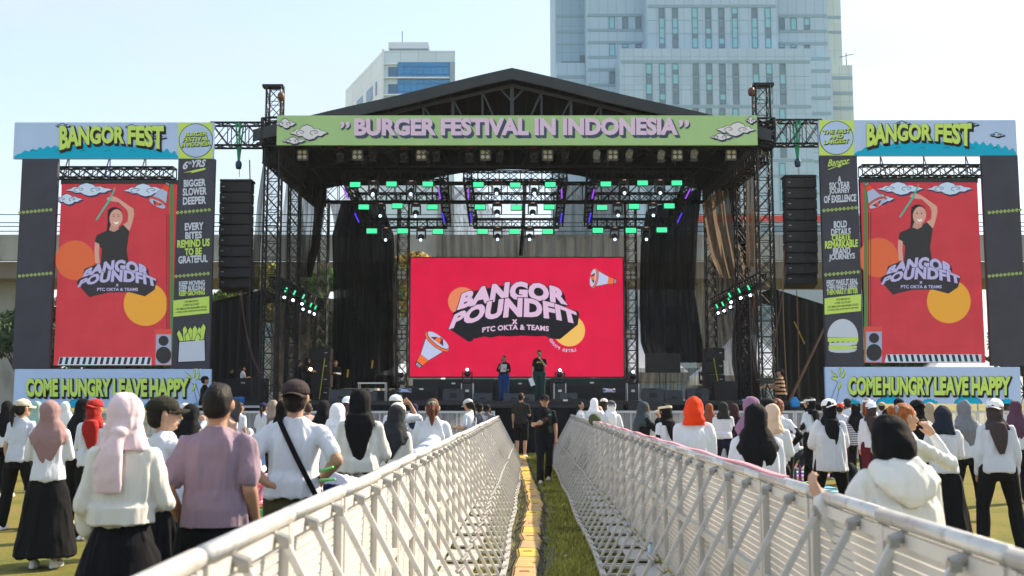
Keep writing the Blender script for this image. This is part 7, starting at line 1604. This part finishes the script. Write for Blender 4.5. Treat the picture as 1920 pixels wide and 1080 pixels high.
# ---------- on the stage and beside it
def dk(px, Y, py_=750): return 0
G_ = 'people on the stage'
pm = person('woman presenter in black top and blue wide jeans holding a microphone', 945, 35.6, H=1.50, z0=DECK, rot=165, skin=1, shirt=(20, 20, 22), sleeve='elbow', head=('hair', (20, 16, 16), 'ponytail'), lower=('wide', (30, 62, 118)), arms=('paper', 'mic'), hem=.98, shoes=(40, 44, 50), extra=glasses_fn(), group=G_)
pn = person('man presenter in black tee and dark green trousers holding a microphone', 1011.5, 35.2, H=1.66, z0=DECK, sex='m', rot=172, skin=1, shirt=(20, 20, 22), sleeve='short', head=('hair', (20, 16, 16), 'short'), lower=('wide', (36, 62, 60)), arms=('mic', 'down'), hem=.95, shoes=(40, 40, 44), extra=seq(glasses_fn(), lambda root, U, Hd, hands, K: [MB().box(U(-.05+.05*i, .135, 1.25+.01*(i % 2)), (.035, .008, .045)).build('shirt_print', cmat((200, 215, 70)), root) for i in range(3)]), group=G_)
def mic(label, p, arm, side, H):
    q = handpos(p, arm, side, H, off=.06); t = thing('microphone', label, 'microphone', q, 0, 'hand microphones'); MB().tube((0, 0, -.08), (0, .02, .09), .014, .018, n=8).build('handle', M_BLACK, t, True); MB().lathe([(.015, 0), (.027, .02), (.027, .045), (.01, .06)], 12, (0, .02, .09)).build('grille_head', mat('mic_mesh', (.2, .2, .2), .4, .6), t, True)
mic('black microphone in the hand of the woman presenter', pm, 'mic', 1, 1.50); mic('black microphone in the hand of the man presenter', pn, 'mic', -1, 1.66)
def paper(label, q, rx):
    o = MB().box((0, 0, 0), (.20, .006, .27)).build('paper_sheet', cmat((232, 234, 240))); o.location = q; o.rotation_euler = rx; setmeta(o, label, 'paper', 'cue sheets')
q = handpos(pm, 'paper', -1, 1.50, off=.07); paper('white cue sheet held at chest height by the woman presenter', q+Vector((0, -.03, .02)), (R(25), 0, R(20)))
q = handpos(pn, 'down', 1, 1.66, off=.1); paper('white cue sheet hanging from the hand of the man presenter', q+Vector((-.02, -.03, -.12)), (R(-10), R(-20), 0))
S_ = [
 ('man in a black cap and tee with hand to face beside the left banner', 382, 31.2, 706, 1.70, -60, (18, 19, 22), 'short', ('cap', (24, 24, 26), 'short', BK, True), ('pants', BK), ('down', 'face'), 'm', {}),
 ('technician in black at the left mixing desk', 431, 36.2, 691, 1.62, -70, (20, 20, 23), 'short', ('hair', (20, 16, 16), 'short'), ('pants', BK), ('front', 'front'), 'm', {}),
 ('technician in a white shirt at the left mixing desk', 453, 36.6, 687, 1.62, -60, (225, 225, 228), 'short', ('hair', (22, 18, 16), 'short'), ('pants', BK), ('front', 'front'), 'm', {}),
 ('woman in a black headscarf filming with a lit camera at stage left', 574, 35.0, 671, 1.66, -95, (32, 30, 28), 'long', ('hijab', BK, 'cape'), ('skirt', BK), ('front', 'front'), 'f', {'extra': glasses_fn()}),
 ('crew member in black behind the filming woman', 559, 36.4, 676, 1.66, -60, (22, 22, 24), 'long', ('hair', BK, 'short'), ('pants', BK), ('down', 'down'), 'm', {}),
 ('man in a black vest over a white tee beside the left speaker stack', 627, 38, 676, 1.68, 165, (24, 25, 28), 'short', ('hair', (20, 16, 16), 'short'), ('shorts', BK), ('front', 'front'), 'm', {'undersleeve': (225, 225, 225)}),
 ('cameraman in a brown and black striped shirt at the right stage foot', 1466, 31.4, 692, 1.66, 62, (196, 152, 112), 'short', ('hair', (18, 15, 15), 'short'), ('pants', (40, 38, 36)), ('front', 'reach'), 'm', {'stripes': ((34, 28, 28), .115, .5), 'fit': 1.12, 'legs': 'walk'}),
]
for lab, px, Y, top, H, rot, shc, sl2, head, lower, arms, sex, kw in S_:
    z0 = P(px, top, Y).z-H
    if Y > 33: z0 = DECK; H = P(px, top, Y).z-DECK
    elif px > 1400: z0 = .85; H = P(px, top, Y).z-z0
    else: z0 = .55; H = P(px, top, Y).z-z0
    person(lab, px, Y, H=H, z0=z0, rot=rot, shirt=shc, sleeve=sl2, head=head, lower=lower, arms=arms, sex=sex, skin=0, group=G_, **kw)
t = thing('crew_step', 'dark crate under the man in the black cap by the left banner', 'crate', (P(382, 760, 31.2).x, 31.2, 0)); MB().box((0, 0, .275), (.8, .8, .55)).build('body', M_BLACK, t, bevel=.01); MB().box((0, -.405, .3), (.3, .01, .06)).build('handle', M_ALU, t)
q = P(583, 698, 34.9); t = thing('video_camera', 'video camera with a bright light held by the filming woman', 'camera', q); MB().box((0, .1, 0), (.14, .2, .12)).build('camera_body', M_BLACK, t, bevel=.01); MB().tube((0, 0, 0), (0, -.08, 0), .04, .045, n=14).build('camera_lens', M_BLACK, t, True); MB().lathe([(.045, 0), (.04, .02)], 14, (-.01, -.02, .10), Matrix.Rotation(R(90), 3, 'X')).build('camera_light', emat('camera_light_lit', (255, 205, 140), 25), t)
q = P(1438, 714, 31.1); t = thing('video_camera', 'black video camera rig in front of the striped shirt man', 'camera', q, R(70)); MB().box((0, 0, 0), (.16, .34, .18)).build('camera_body', M_BLACK, t, bevel=.01); MB().tube((0, .17, 0), (0, .33, 0), .05, .055, n=14).build('camera_lens', M_BLACK, t, True)
MB().box((.14, -.05, .1), (.12, .03, .09)).build('viewfinder', M_BLACK, t)
m_ = MB(); h_ = q.z-.88
for a in range(3): m_.tube((0, 0, -.09), (.45*math.cos(a*2.09+.5), .45*math.sin(a*2.09+.5), -h_), .02, n=6)
m_.build('tripod', M_TRUSS, t)
t = thing('barrier_paddle', 'dark green paddle hanging over the right barrier rail', 'paddle', P(1115, 787, 20.6)); MB().lathe([(.02, -.02), (.12, -.015), (.12, .015), (.02, .02)], 18, rot=Matrix.Rotation(R(75), 3, 'X')).build('blade', cmat((75, 80, 35)), t, True); MB().tube((0, 0, -.1), (.03, 0, -.25), .015).build('handle', M_BLACK, t)

bpy.data.scenes.remove(_ws)
hz = bpy.data.materials.new('haze_air'); hz.use_nodes = True; N, L = hz.node_tree.nodes, hz.node_tree.links; N.remove(N['Principled BSDF']); pv = N.new('ShaderNodeVolumePrincipled')
pv.inputs['Color'].default_value = (.86, .93, 1, 1); pv.inputs['Density'].default_value = HAZE; L.new(pv.outputs[0], N['Material Output'].inputs['Volume'])
o = MB().box((0, 690, 29), (1180, 1582, 60)).build('haze', hz); o['kind'] = 'stuff'; o['label'] = 'thin bluish morning haze over the field'; o['category'] = 'haze'
